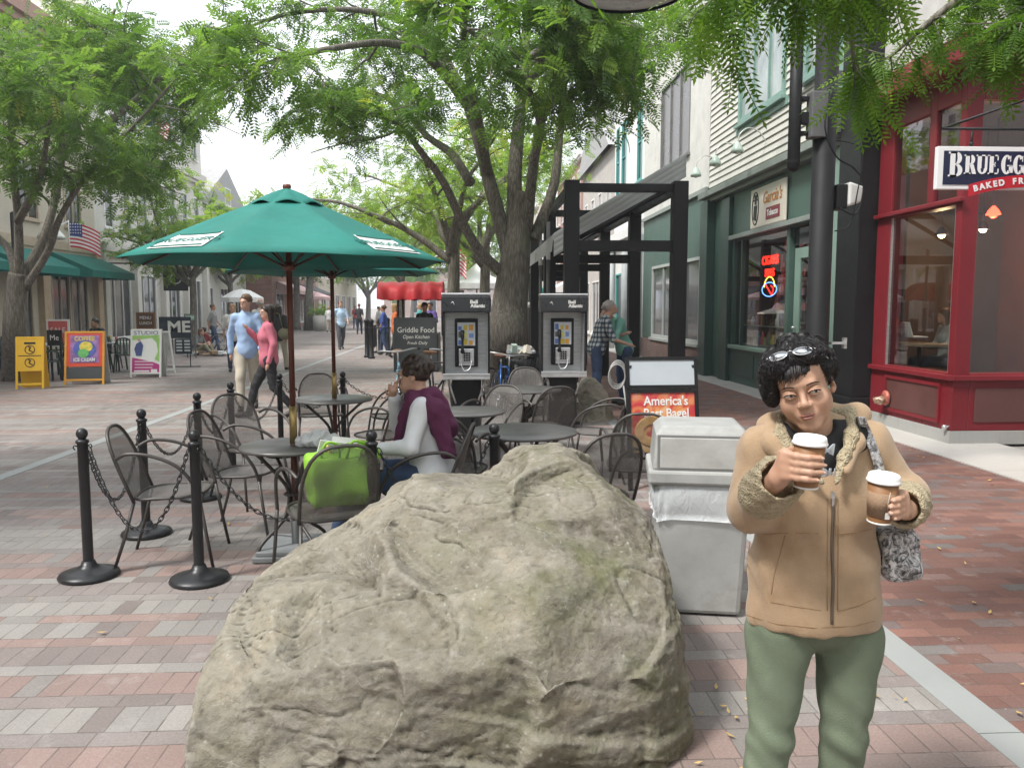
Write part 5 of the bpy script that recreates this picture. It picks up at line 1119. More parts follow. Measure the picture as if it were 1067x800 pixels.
# ------------------------------------------------------------------ slatted litter basket with rubbish
x = (541-490)/830*11.9; t = thing('litter_basket', 'black slatted litter basket between the payphones in front of the trunk', 'litter bin', (x, 11.9, 0))
for i in range(30):
    a = 2*math.pi*i/30; c, s_ = math.cos(a), math.sin(a); q = MB(); q.tube([(c*.27, s_*.27, .04), (c*.30, s_*.30, .7), (c*.335, s_*.335, .93)], .012, 4); q.build('slat', BLACK, t)
q = MB(); q.tube([(.335*math.cos(a), .335*math.sin(a), .93) for a in [i*math.pi/12 for i in range(24)]], .018, 6, closed=True); q.tube([(.29*math.cos(a), .29*math.sin(a), .45) for a in [i*math.pi/12 for i in range(24)]], .012, 6, closed=True); q.tube([(.27*math.cos(a), .27*math.sin(a), .05) for a in [i*math.pi/12 for i in range(24)]], .014, 6, closed=True); q.build('hoop', BLACK, t)
q = MB(); q.lathe([(0, .05), (.24, .05), (.265, .86), (.25, .86)], n=20); q.build('inner_liner', M('black_liner', (.02, .02, .022), .5), t)
rr = random.Random(9); q = MB()
for i in range(26):
    c = cs[i % 7]; q.box((rr.uniform(-.18, .18), rr.uniform(-.18, .18), .86+rr.uniform(0, .16)), (rr.uniform(.06, .16), rr.uniform(.05, .12), rr.uniform(.03, .1)), (rr.uniform(0, 3), rr.uniform(0, 3), rr.uniform(0, 3)), i % 5)
o = q.build('rubbish', [WHITE, M('cream_board'), M('card_paper'), M('pale_green_glass'), M('goods_3')]); o.location = (x, 11.9, 0); tag(o, 'heap of paper rubbish spilling over the slatted basket', 'rubbish', kind='stuff')
m_, b_2, p_2 = newmat('white_awning_cloth'); p_2.inputs['Base Color'].default_value = (.7, .72, .72, 1); p_2.inputs['Roughness'].default_value = .7; tr_ = b_2.node('ShaderNodeBsdfTranslucent'); tr_.inputs[0].default_value = (.8, .82, .82, 1); mx_ = b_2.node('ShaderNodeMixShader'); mx_.inputs[0].default_value = .55; b_2.l.new(p_2.outputs[0], mx_.inputs[1]); b_2.l.new(tr_.outputs[0], mx_.inputs[2]); b_2.l.new(mx_.outputs[0], b_2.n['Material Output'].inputs[0]); _mc['white_awning_cloth'] = m_
# ------------------------------------------------------------------ black steel shelter frames with white awnings
fr = thing('steel_shelter', 'black steel patio shelter with white sloping awnings beside the payphones', 'shelter', (2.3, 15, 0)); YS = [12.1, 15.4, 18.8, 22.3, 26.0]; XA, XB = 1.53, 3.17
for Y in YS:
    for X, w_ in ((XA, .22), (XB, .22)):
        if Y == YS[0] or True: q = MB(); q.rng((X-w_/2, Y-w_/2, 0), (X+w_/2, Y+w_/2, 3.50)); q.build('post', BLACK, fr, True, .008)
    q = MB(); q.rng((XA+.111, Y-.06, 3.34), (XB-.111, Y+.06, 3.46)); q.build('cross_beam', BLACK, fr, True); q = MB(); q.rng((XA+.111, Y-.07, 2.46), (XB-.111, Y+.07, 2.62)); q.build('cross_beam', BLACK, fr, True)
    q = MB(); q.tube([(XA+.12, Y-.02, 2.66), (XB-.12, Y-.02, 3.42)], .045, 4); q.build('diagonal_brace', BLACK, fr, True)
for X in (XA, XB):
    q = MB(); q.rng((X-.06, YS[0]+.111, 3.36), (X+.06, YS[-1]-.111, 3.46)); q.build('side_beam', BLACK, fr, True)
for a, b in zip(YS, YS[1:]):
    q = MB(); q.grid(lambda u, v: (XA-.2+2.1*u, a+.65+(b-a-.05)*v, 2.76+1.26*u+.02*abs(math.sin(v*math.pi*9))), 8, 60); aw = q.build('awning', _mc['white_awning_cloth'], fr, True); md = aw.modifiers.new('t', 'SOLIDIFY'); md.thickness = .02
    q = MB(); q.grid(lambda u, v: (XA-.2-.03*v, a+.65+(b-a-.05)*u, 2.76-.26*v), 12, 3); q.build('valance', M('white_awning_cloth'), fr, True)
q = MB(); q.grid(lambda u, v: (XA-.2+2.1*u, 12.74-.012*abs(math.sin(v*math.pi*4)), 2.78+1.26*u-.36*v), 10, 33); ev = q.build('end_valance', _mc['white_awning_cloth'], fr, True); ev.modifiers.new('t', 'SOLIDIFY').thickness = .01
# slim pipe posts with white bands left of the shelter
for i, (px, Y) in enumerate(((563, 17), (551, 21), (571, 15))):
    x = (px-490)/830*Y; tp_ = thing('marker_pole', ['slim dark pole with white collars nearest the big trunk', 'thin pole farthest back beside the shelter', 'slim pole standing against the left shelter post'][i], 'pole', (x, Y, 0))
    q = MB(); q.cyl((0, 0, 0), (0, 0, 3.2), .035, n=8); q.build('shaft', M('grey_moulding'), tp_); q = MB(); q.cyl((0, 0, 1.6), (0, 0, 1.75), .042, n=8); q.cyl((0, 0, 2.5), (0, 0, 2.62), .042, n=8); q.build('collar', WHITE, tp_)
# ------------------------------------------------------------------ big black street pole with bracket tube, box and overhanging lamp
xp = (858.5-490)/830*7.2; t = thing('street_pole', 'thick black street pole behind the woman, with side tube and boxes', 'pole', (xp, 7.2, 0)); SPOLE = t
q = MB(); q.lathe([(.0, 0), (.19, 0), (.19, .12), (.14, .2), (.115, .3), (.102, .35), (.100, 5.6), (0, 5.6)], n=28); q.build('shaft', M('matte_black_pole', (.012, .012, .014), .62, 0, .3, 4, .05, 60, spec=.3), t)
q = MB(); q.lathe([(.0, 2.83), (.035, 2.84), (.054, 2.87), (.054, 4.6), (0, 4.6)], c=(-.285, -.02, 0), n=20); q.lathe([(.056, 2.91), (.056, 2.93)], c=(-.285, -.02, 0), n=20); q.build('side_tube', BLACK, t)
for z in (3.47, 3.30, 3.17): q = MB(); q.rng((-.24, -.05, z-(.05 if z == 3.3 else .015)), (-.09, .02, z+(.05 if z == 3.3 else .015))); q.build('bracket', BLACK, t)
q = MB(); q.rng((-.17, -.11, 3.12), (-.02, .02, 3.52)); q.build('clamp_box', M('grey_moulding'), t, bevel=.01)
q = MB(); q.rng((.10, -.08, 2.50), (.20, .10, 2.72)); q.build('junction_box', BLACK, t, bevel=.01)
q = MB(); q.add([(.2, -.11, 2.52), (.2, .1, 2.52), (.2, -.11, 2.74), (.2, .1, 2.74), (.33, -.07, 2.56), (.33, .06, 2.56), (.36, -.07, 2.70), (.36, .06, 2.70)], [(0, 1, 3, 2), (4, 6, 7, 5), (0, 4, 5, 1), (2, 3, 7, 6), (0, 2, 6, 4), (1, 5, 7, 3)]); q.build('loudspeaker', WHITE, t, bevel=.02)
q = MB(); q.tube(smooth_path([(.0, -.1, 3.5), (-.06, -.14, 3.2), (.05, -.14, 2.95), (.22, -.13, 2.85), (.32, -.12, 2.7), (.26, -.13, 2.45), (.12, -.11, 2.5)], 5), .008, 5); q.tube(smooth_path([(.05, -.11, 3.1), (.28, -.14, 3.0), (.25, -.14, 2.6), (.2, -.13, 2.35), (.08, -.1, 2.3)], 5), .006, 5); q.build('cable', BLACK, t)
q = MB(); q.rng((.115, -.05, 1.28), (.26, .02, 1.30)); q.rng((.24, -.03, 1.24), (.27, .01, 1.34)); q.build('hose_bracket', STEEL, t)
lx = P(656, 10, 5.3); l = thing('street_lamp', 'rim of a broad round lamp shade hanging at the top edge of the view', 'lamp', (lx.x, 5.3, 0))
zl = P(656, 8, 5.68).z-.045; q = MB(); q.lathe([(.375, 0), (.39, .015), (.385, .035), (.30, .12), (.15, .20), (.06, .26), (.05, .34), (0, .34)], c=(0, 0, zl), n=40); q.build('lamp_shade', IRON, l)
q = MB(); q.lathe([(0, -.02), (.22, -.01), (.35, .012), (.372, .02)], c=(0, 0, zl), n=40); q.build('lens', M('frosted_lens', (.6, .62, .6), .3), l)
q = MB(); q.tube(smooth_path([(0, 0, zl+.33), (.15, .1, zl+1.1), (.9, .8, zl+1.6), (xp-lx.x-.05, 1.9, zl+1.55)], 8), .035, 8); q.build('arm', IRON, l)
# ------------------------------------------------------------------ hanging bagel shop sign
NAVY = M('navy_sign_blue', (.012, .018, .055), .4, 0, .05); SRED = M('sign_red', (.52, .02, .035), .4, 0, .05); SWH = M('sign_white', (.82, .83, .85), .4, 0, .02)
sx0 = P(975, 175, 8.0); t = thing('hanging_sign', 'navy and white hanging shop sign over a red ribbon', 'sign', (sx0.x, 8.0, 0)); zt = P(975, 153, 8).z; zb = P(975, 197.5, 8).z; SW = 1.82
q = MB(); q.rng((0, -.03, zb), (SW, .03, zt)); q.build('board', SWH, t, bevel=.004); q = MB(); q.rng((.06, -.036, zb+.045), (SW-.06, -.031, zt-.045)); q.rng((.06, .031, zb+.045), (SW-.06, .036, zt-.045)); q.build('field', NAVY, t)
def serif_word(parent, word, x, z, h, sc_first=1.28, y=-.0375, mat=SWH):
    def arcb(cx, cz, rx, rz, a0, a1, wx, n=14):
        o = [(cx+rx*math.cos(a0+(a1-a0)*i/n), cz+rz*math.sin(a0+(a1-a0)*i/n)) for i in range(n+1)]; k = [(cx+(rx-wx)*math.cos(a0+(a1-a0)*i/n), cz+(rz-wx*.45)*math.sin(a0+(a1-a0)*i/n)) for i in range(n+1)]
        return [(o[i], o[i+1], k[i+1], k[i]) for i in range(n)]
    q = MB(); H = math.pi/2
    def R4(a, b, c, d): return [((a, b), (c, b), (c, d), (a, d))]
    for i, ch in enumerate(word):
        hh = h*(sc_first if i == 0 else 1); s_ = hh*.21; w_ = hh*.53; t_ = hh*.07; z0 = z-(hh-h)*.5; Q4 = []
        ser = lambda xa, zz: R4(xa-s_*.35, zz, xa+s_*1.35, zz+t_)
        if ch in 'BREFP': Q4 += R4(0, 0, s_, hh)+ser(0, 0)+ser(0, hh-t_)
        if ch == 'B': Q4 += R4(s_, hh-t_, w_*.55, hh)+R4(s_, hh*.5-t_*.5, w_*.55, hh*.5+t_*.5)+R4(s_, 0, w_*.55, t_)+arcb(w_*.5, hh*.745, w_*.42, hh*.255, -H, H, s_*.85)+arcb(w_*.5, hh*.255, w_*.5, hh*.255, -H, H, s_*.9)
        if ch == 'R': Q4 += R4(s_, hh-t_, w_*.55, hh)+R4(s_, hh*.48, w_*.55, hh*.48+t_)+arcb(w_*.5, hh*.74, w_*.45, hh*.26, -H, H, s_*.9)+[((w_*.42, hh*.5), (w_*.42+s_, hh*.5), (w_*1.0+s_*.3, 0), (w_*1.0-s_*.7, 0))]
        if ch == 'E': Q4 += R4(s_, hh-t_, w_*.9, hh)+R4(s_, hh*.5-t_*.5, w_*.6, hh*.5+t_*.5)+R4(s_, 0, w_*.95, t_)+R4(w_*.8, hh*.72, w_*.9, hh)+R4(w_*.85, 0, w_*.95, hh*.28)+R4(w_*.52, hh*.38, w_*.6, hh*.62)
        if ch == 'U': Q4 += R4(0, hh*.3, s_, hh)+R4(w_-s_*.6, hh*.3, w_, hh)+ser(0, hh-t_)+R4(w_-s_*1.1, hh-t_, w_+s_*.4, hh)+arcb(w_*.5, hh*.3, w_*.5, hh*.3, math.pi, 2*math.pi, s_*.8)
        if ch == 'G': Q4 += arcb(w_*.52, hh*.5, w_*.56, hh*.51, math.pi*.22, math.pi*1.75, s_)+R4(w_*.78, hh*.08, w_*.78+s_, hh*.46)+R4(w_*.6, hh*.42, w_*1.1, hh*.48)+R4(w_*.88, hh*.66, w_*.95, hh*.96)
        if ch == 'S': Q4 += arcb(w_*.5, hh*.735, w_*.38, hh*.265, .3, math.pi*1.5, s_*.8)+arcb(w_*.5, hh*.265, w_*.42, hh*.265, -math.pi*.8, math.pi*.5, s_*.8)
        if ch == "'": Q4 += R4(0, hh*.7, s_*.7, hh); w_ = s_*.7
        for qd in Q4:
            q.add([(x+a, y-.004, z0+b) for a, b in qd]+[(x+a, y, z0+b) for a, b in qd], [(0, 1, 2, 3), (7, 6, 5, 4), (0, 4, 5, 1), (1, 5, 6, 2), (2, 6, 7, 3), (3, 7, 4, 0)])
        x += w_+hh*.13
    q.build('lettering', mat, parent); return x
serif_word(t, "BRUEGGER'S", .125, zb+.150, .19)
q = MB(); n = 30; x0, x1 = .33, 1.62
arcz = lambda x: zb+.045+.10*(1-((x-(x0+x1)/2)/((x1-x0)/2))**2)
top = [(x0+(x1-x0)*i/n, arcz(x0+(x1-x0)*i/n)) for i in range(n+1)]
for (a, b), (c, d) in zip(top, top[1:]): q.add([(a, -.041, b-.12), (c, -.041, d-.12), (c, -.041, d), (a, -.041, b), (a, -.0365, b-.12), (c, -.0365, d-.12), (c, -.0365, d), (a, -.0365, b)], [(0, 1, 2, 3), (4, 7, 6, 5), (3, 2, 6, 7), (0, 4, 5, 1)])
q.build('ribbon', SRED, t)
xx = .40
for ch in 'BAKED FRESH DAILY':
    if ch != ' ': text(t, ch, .082, FRONT((xx, -.0455, arcz(xx)-.06)) @ Matrix.Rotation(math.atan((arcz(xx+.01)-arcz(xx-.01))/.02), 4, 'Z'), SWH, bold=.004)
    xx += .067
for x in (.36, 1.45): q = MB(); q.cyl((x, 0, zt-.01), (x, 0, zt+.17), .012, n=8); q.ball((x, 0, zt+.03), .024, 6); q.build('hanger', BLACK, t)
q = MB(); q.tube([(.05, 0, zt+.18), (2.0, 0, zt+.18)], .014, 6); q.build('arm', BLACK, t); q = MB(); q.tube([(.05, 0, zt+.18), (2.0, 0, zt+.85)], .014, 6); q.build('stay', BLACK, t)
q = MB(); q.rng((XR+.22, 6.6, 0), (XR+.6, 8.45, 4.6)); q.build('x', REDP); o = COL.objects[-1]; o.name = 'red_shop_wall'; tag(o, 'red shop wall past the entrance recess, carrying the hanging sign', 'wall')
# fire connection on the red wall
q0 = PX(924, 408, XR-.03); t = thing('fire_connection', 'worn red and brass fire hose connection on the red shop wall', 'fire connection', (XR-.03, q0.y, q0.z))
q = MB(); q.lathe([(0, 0), (.11, 0), (.115, .02), (.08, .05), (.045, .06)], n=20); q.xf(Matrix.Rotation(R(-90), 4, 'Y')); q.build('flange', M('worn_red_brass', (.42, .13, .09), .5, .2, .4, 20), t)
for s_ in (-1, 1): q = MB(); q.tube([(-.03, 0, 0), (-.10, s_*.05, -.03), (-.15, s_*.08, -.05)], [.04, .045, .05], 12); q.build('nozzle', M('worn_brass', (.42, .30, .22), .45, .4, .4, 25), t)
q0 = PX(1016, 452, XR-.03); o = MB().ball((0, 0, 0), .035, 8).tube([(0, 0, 0), (.1, 0, .02)], .012, 6).build('wall_tap', STEEL); o.location = (XR-.06, 9.93, .19); tag(o, 'small metal wall tap at the corner of the red shop', 'tap')
# ------------------------------------------------------------------ red cart with black board
t = thing('food_cart', 'food cart with red fabric canopy and black front board', 'cart', (-1.35, 20, 0)); cz = 0
q = MB(); q.rng((-.55, -.03, .05), (.52, .03, 1.36)); q.build('front_board', M('slate_board', (.05, .055, .06), .6, 0, .15, 2), t); q = MB(); q.rng((-.57, .04, .0), (.55, 1.7, .95)); q.build('body', M('grey_moulding'), t)
for sx_ in (-.45, .65):
    for sy in (.15, 1.6): q = MB(); q.cyl((sx_, sy, .9), (sx_, sy, 1.98), .025, n=8); q.build('post', BLACK, t)
q = MB(); q.grid(lambda u, v: (-.95+1.62*u, .85+.95*math.cos(math.pi*v)*(1+.05*math.sin(u*25)), 1.82+(.46*math.sin(math.pi*v)**.55 if 0 < v < 1 else 0)-.03*math.sin(u*math.pi*5)**2), 30, 16); q.build('canopy', M('red_canvas', (.50, .02, .03), .55, 0, .15, 3, .3, 6), t)
q = MB(); q.poly([(-.95, 0, 1.82), (-.95, .85, 2.27), (-.95, 1.75, 1.82)], .01); q.poly([(.67, 0, 1.82), (.67, .85, 2.27), (.67, 1.75, 1.82)], .01); q.build('canopy_end', M('red_canvas'), t)
text(t, 'Griddle Food', .19, FRONT((0, -.035, 1.05)), WHITE, sx=.9); text(t, 'Open Kitchen', .13, FRONT((0, -.035, .88)), WHITE, sx=.9, shear=.2); text(t, 'Fresh Daily', .11, FRONT((.03, -.035, .73)), WHITE, shear=.2)
# ------------------------------------------------------------------ people
def skinmat(name, col):
    m, b, p = newmat(name); co = b.co()
    n = b.noise(co, 30, 4, .6); n2 = b.noise(co, 8, 3)
    c = b.ramp(n, [(.3, tuple(x*.90 for x in col)), (.7, tuple(min(1, x*1.08) for x in col))])
    c = b.mix(b.mapr(n2, .5, .7, 0, .22), c, (col[0]*1.05, col[1]*.72, col[2]*.68))
    b.l.new(c, p.inputs['Base Color']); p.inputs['Roughness'].default_value = .48
    p.inputs['Subsurface Weight'].default_value = .12; p.inputs['Subsurface Radius'].default_value = (.012, .005, .003); p.inputs['Subsurface Scale'].default_value = 1
    b.l.new(b.bump(b.noise(co, 400, 3), .12, .002), p.inputs['Normal']); return m
SK_T = skinmat('tan_skin', (.42, .235, .145)); SK_L = skinmat('light_skin', (.55, .33, .24))
def hairmat(name, col):
    m, b, p = newmat(name); co = b.co((1, 1, .35)); n = b.noise(co, 120, 4, .6, .5)
    b.l.new(b.ramp(n, [(.3, tuple(x*.5 for x in col)), (.7, tuple(min(1, x*1.9) for x in col))]), p.inputs['Base Color']); p.inputs['Roughness'].default_value = .42
    b.l.new(b.bump(n, .5, .004), p.inputs['Normal']); return m
def cloth(name, col=(.5, .5, .5), **k): return M(name, col, k.pop('rough', .85), 0, k.pop('var', .12), k.pop('vs', 5), k.pop('bump', .25), k.pop('bs', 180), **k)
SHOE = M('dark_shoe', (.03, .027, .025), .5)
V3 = lambda *a: np.array(a, float)
STAND = dict(pel=(0, 0, .94), che=(0, .01, 1.28), nk=(0, 0, 1.47), hd=(0, .02, 1.62), shL=(-.152, 0, 1.405), shR=(.152, 0, 1.405), elL=(-.205, -.03, 1.13), elR=(.205, -.03, 1.13), haL=(-.21, .07, .89), haR=(.21, .07, .89),
    hiL=(-.09, 0, .90), hiR=(.09, 0, .90), knL=(-.10, .02, .49), knR=(.10, .02, .49), anL=(-.10, -.02, .08), anR=(.10, -.02, .08), toL=(-.12, .13, .035), toR=(.12, .13, .035))
def walkpose(s=1.0, **kw):
    J = dict(STAND); J.update(knR=(.10, .18*s, .50), anR=(.10, .27*s, .09), toR=(.11, .42*s, .05), knL=(-.09, -.05*s, .49), anL=(-.09, -.30*s, .14), toL=(-.10, -.19*s, .04),
        elL=(-.235, .06*s, 1.14), haL=(-.21, .26*s, .98), elR=(.235, -.13*s, 1.14), haR=(.235, -.12*s, .88), pel=(0, 0, .92)); J.update(kw); return J
SIT = dict(pel=(0, -.05, .56), che=(0, -.06, .92), nk=(0, -.02, 1.10), hd=(0, .03, 1.24), shL=(-.175, -.04, 1.05), shR=(.175, -.04, 1.05), elL=(-.25, .02, .80), elR=(.25, .02, .80), haL=(-.14, .26, .76), haR=(.14, .26, .76),
    hiL=(-.09, -.02, .53), hiR=(.09, -.02, .53), knL=(-.12, .42, .53), knR=(.12, .42, .53), anL=(-.12, .42, .09), anR=(.12, .42, .09), toL=(-.13, .57, .035), toR=(.13, .57, .035))
def person(label, loc, rz, H, J, skin, hair, shirt, pants, shoes=SHOE, sleeve='short', legs='long', h=.02, hairstyle='short', group=None, hy=0.0, hp=0.0, wide=1.0, female=False, shirt_disp=None, skirt=False, bag=None, scarf=None):
    t = thing('person', label, 'person', loc, rz, group); s = H/1.75; J = {k: V3(*v)*s for k, v in J.items()}
    A, B = [], []
    tw = .134*wide*s; tw2 = tw*(.92 if female else 1)
    def dl(a, b, t_): return J[a]+(J[b]-J[a])*t_
    torso = [S_ell(dl('pel', 'che', .95), (tw, .105*wide*s, .175*s), k=.04), S_ell(dl('pel', 'che', .0), (tw2*1.02, .11*wide*s, .12*s), k=.04), S_cap(J['pel'], J['che'], .115*wide*s, .12*wide*s, k=.04), S_cap(J['shL'], J['shR'], .050*s, k=.03), S_cap(dl('che', 'nk', .5), J['nk'], .075*s, .052*s, k=.03)]
    if female: torso += [S_ell(dl('pel', 'che', .95)+np.array([x*s, .075*s, -.02*s]), (.055*s,)*3, k=.04) for x in (-.06, .06)]
    arms_u = [S_cap(J['sh'+q], J['el'+q], .050*s, .040*s, k=.03) for q in 'LR']; arms_l = [S_cap(J['el'+q], J['ha'+q], .038*s, .025*s, k=.02) for q in 'LR']
    hands = []
    for q in 'LR':
        d = J['ha'+q]-J['el'+q]; d /= max(1e-6, np.linalg.norm(d)); sx_ = -1 if q == 'L' else 1
        w_ = np.cross(d, [sx_, 0, 0.0]); w_ = w_/max(1e-6, np.linalg.norm(w_)) if np.linalg.norm(w_) > .1 else np.array([0, 1., 0]); nrm = np.cross(d, w_)
        p0 = J['ha'+q]; pm = p0+d*.075*s; hands.append(S_cap(p0+d*.015*s, pm, .022*s, .026*s, k=.01))
        hands.append(S_cap(pm-w_*.015*s, pm+w_*.015*s, .016*s, k=.01))
        if h < .015:
            for i, (o_, L_) in enumerate(((-.028, .06), (-.010, .072), (.009, .068), (.027, .052))):
                a = pm+w_*o_*s; b_ = a+(d*.8-nrm*sx_*.35)*L_*.55*s; c_ = b_+(d*.4-nrm*sx_*.75)*L_*.45*s
                hands += [S_cap(a, b_, .0095*s, .009*s, k=.004), S_cap(b_, c_, .009*s, .0075*s, k=.003)]
            a = p0+d*.02*s+w_*.018*s; hands += [S_cap(a, a+(w_*.6+d*.5)*.045*s, .011*s, .010*s, k=.006), S_cap(a+(w_*.6+d*.5)*.045*s, a+(w_*.55+d*1.1)*.06*s, .010*s, .008*s, k=.004)]
        else: hands.append(S_cap(pm, pm+d*.06*s, .020*s, .013*s, k=.01))
    hM = Euler((-hp, 0, hy)).to_matrix(); hm = np.array(hM)
    def HL(x, y, z): return J['hd']+hm@(np.array([x, y, z])*s)
    head = [S_ell(HL(0, -.012, .025), (.074*s, .092*s, .090*s), hM, k=.02), S_ell(HL(0, .032, -.045), (.054*s, .052*s, .062*s), hM, k=.025), S_ell(HL(0, .068, -.092), (.02*s, .018*s, .018*s), hM, k=.02), S_cap(HL(0, .088, .0), HL(0, .108, -.03), .008*s, .012*s, k=.012),
        S_ell(HL(-.076, -.005, -.005), (.010*s, .019*s, .030*s), hM, k=.006), S_ell(HL(.076, -.005, -.005), (.010*s, .019*s, .030*s), hM, k=.006), S_cap(HL(-.03, .085, .025), HL(.03, .085, .025), .012*s, k=.015), S_cap(HL(-.02, .086, -.064), HL(.02, .086, -.064), .010*s, k=.012),
        S_cap(J['nk'], HL(0, -.02, -.06), .052*s, .052*s, k=.025)]
    if h < .015: head += [S_cut(S_ell(HL(x, .100, -.002), (.017*s, .014*s, .010*s), hM, k=.008)) for x in (-.031, .031)]
    thigh = [S_cap(J['hi'+q], J['kn'+q], .082*s*wide, .058*s, k=.03) for q in 'LR']; shin = [S_cap(J['kn'+q], J['an'+q], .055*s, .037*s, k=.02) for q in 'LR']; feet = [S_cap(J['an'+q]+V3(0, -.02*s, -.03*s), J['to'+q], .038*s, .033*s, k=.02) for q in 'LR']
    sdf_obj('body', torso+arms_u+arms_l+hands+head+thigh+shin+feet, h, skin, t, smooth_it=1 if h > .015 else 2)
    up = torso+arms_u+(arms_l if sleeve == 'long' else []); lo_z = J['pel'][2]-.10*s
    cutdown = [] if J['knL'][2] > J['pel'][2]-.1 else [S_cut(S_box((0, 0, lo_z-.5), (.6, .6, .46), rad=.02, k=.01))]
    necks = S_cut(S_ell(J['nk']+V3(0, .01, .055*s), (.058*s, .062*s, .06*s), k=.012))
    folds = rfold(30, .0045, int(abs(loc[0])*97))
    sdf_obj('shirt', up+[S_ell(J['pel']-V3(0, 0, .02*s), (tw2*1.14, .128*wide*s, .15*s), k=.03)]+cutdown+[necks], h, shirt, t, off=.016*s, disp=folds)
    pfold = rfold(24, .005, int(abs(loc[1])*91), 1.3)
    low = [S_ell(J['pel'], (tw2*1.03, .112*wide*s, .115*s), k=.04)]+thigh+([] if legs == 'short' else shin)
    if skirt: low = [S_ell(J['pel'], (tw2*1.05, .12*s, .12*s), k=.04), S_cap(J['pel'], (J['knL']+J['knR'])/2, .14*s, .17*s, k=.05)]
    cu = [S_cut(S_box(J['an'+q]+V3(0, 0, -.10*s), (.12, .25, .075), rad=.02, k=.008)) for q in 'LR']
    top_cut = [S_cut(S_box(J['pel']+V3(0, 0, .6+.10*s), (.6, .6, .46), rad=.02, k=.01))]
    sdf_obj('trousers' if legs != 'short' else 'shorts', low+top_cut+cu, h, pants, t, off=.014*s, disp=pfold)
    sdf_obj('shoes', feet, h, shoes, t, off=.010*s)
    hr = [S_ell(HL(0, -.022, .036), (.082*s, .098*s, .092*s), hM, k=.02)]
    rr = random.Random(int(abs(loc[0])*1000)+7)
    if hairstyle != 'bald':
        for _ in range(22):
            a = rr.uniform(0, 6.28); b_ = rr.uniform(.1, 1.3); d = np.array([math.cos(a)*math.cos(b_), math.sin(a)*math.cos(b_)*1.1-.1, math.sin(b_)]); hr.append(S_ell(HL(d[0]*.078, d[1]*.088-.02, d[2]*.085+.035), (.022*s,)*3, None, k=.02))
    if hairstyle == 'curly':
        for _ in range(60): a = rr.uniform(0, 6.28); b_ = rr.uniform(-.3, 1.4); hr.append(S_ell(HL(math.cos(a)*math.cos(b_)*.088, math.sin(a)*math.cos(b_)*.098-.028, math.sin(b_)*.095+.042), (rr.uniform(.014, .022)*s,)*3, None, k=.006))
    if hairstyle == 'long': hr += [S_cap(HL(0, -.07, .02), HL(0, -.075, -.13), .065*s, .06*s, k=.03), S_cap(HL(-.065, -.02, .0), HL(-.07, -.02, -.13), .03*s, .025*s, k=.02), S_cap(HL(.065, -.02, .0), HL(.07, -.02, -.13), .03*s, .025*s, k=.02)]
    if hairstyle == 'bun': hr += [S_ell(HL(0, -.12, .07), (.035*s,)*3, k=.01)]
    face = [S_cut(S_ell(HL(0, .085, -.015), (.062*s, .07*s, .075*s), hM, k=.012))]
    if hairstyle != 'long': face += [S_cut(S_box(HL(0, 0, -.12), (.2*s, .2*s, .075*s), None, rad=.01, k=.01)), S_cut(S_ell(HL(.085, .01, -.025), (.02*s, .03*s, .04*s), hM, k=.008)), S_cut(S_ell(HL(-.085, .01, -.025), (.02*s, .03*s, .04*s), hM, k=.008))]
    if hairstyle == 'bald': hr = [S_cap(HL(-.06, -.05, .0), HL(.06, -.05, .0), .045*s, k=.02), S_ell(HL(0, -.045, .01), (.08*s, .065*s, .05*s), hM, k=.02)]
    sdf_obj('hair', hr+face, h*.8, hair, t)
    if h < .017:
        for x in (-.031, .031):
            q = MB(); q.ball(HL(x, .0775, -.001), .0095*s, 8); e = q.build('eye', M('eye_white', (.7, .68, .65), .2), t); q = MB(); q.ball(HL(x, .083, -.001), .0058*s, 6); q.build('iris', M('dark_iris', (.02, .012, .008), .15), e)
            q = MB(); q.tube([HL(x*.5, .097, .020), HL(x, .099, .025), HL(x*1.55, .086, .020)], [.002*s, .0032*s, .0015*s], 5); q.build('eyebrow', hair, t)
        q = MB(); q.tube([HL(-.022, .090, -.063), HL(0, .098, -.062), HL(.022, .090, -.063)], [.002*s, .005*s, .002*s], 6); q.build('lips', M('lip_colour', (.36, .13, .11), .4), t)
    return t, J, HL
JEANS = cloth('blue_jeans', (.045, .075, .15), var=.3); KHAKI = cloth('khaki', (.46, .42, .34)); BLKT = cloth('black_trousers', (.022, .022, .026)); GREYT = cloth('charcoal_trousers', (.06, .062, .07)); NAVYT = cloth('navy_trousers', (.02, .028, .055))
BROWN_H = hairmat('brown_hair', (.10, .055, .03)); DARK_H = hairmat('dark_hair', (.022, .015, .012)); BLOND_H = hairmat('fair_hair', (.30, .19, .09)); GREY_H = hairmat('grey_hair', (.30, .28, .26))
def at(px, Y, z=0): return Vector(((px-490)/830*Y, Y, z))
F = face
# couple walking past
person('man in light blue shirt and khaki trousers walking with the woman in pink', at(261, 12.7), F(.25, -1), 1.82, walkpose(.9, haL=(-.2, .2, .95)), SK_L, BROWN_H, cloth('light_blue_shirt', (.33, .46, .68)), KHAKI, sleeve='long', h=.016, hy=-.5)
person('woman in pink top and black trousers walking beside the man in light blue', at(283, 11.8), F(-.95, -.3), 1.66, walkpose(1.15, elR=(.22, .10, 1.15), haR=(.12, .28, 1.36), elL=(-.23, -.06, 1.14), haL=(-.24, .02, .88)), SK_L, DARK_H, cloth('pink_top', (.55, .16, .22)), BLKT, sleeve='long', h=.016, hairstyle='long', female=True, hy=.5)
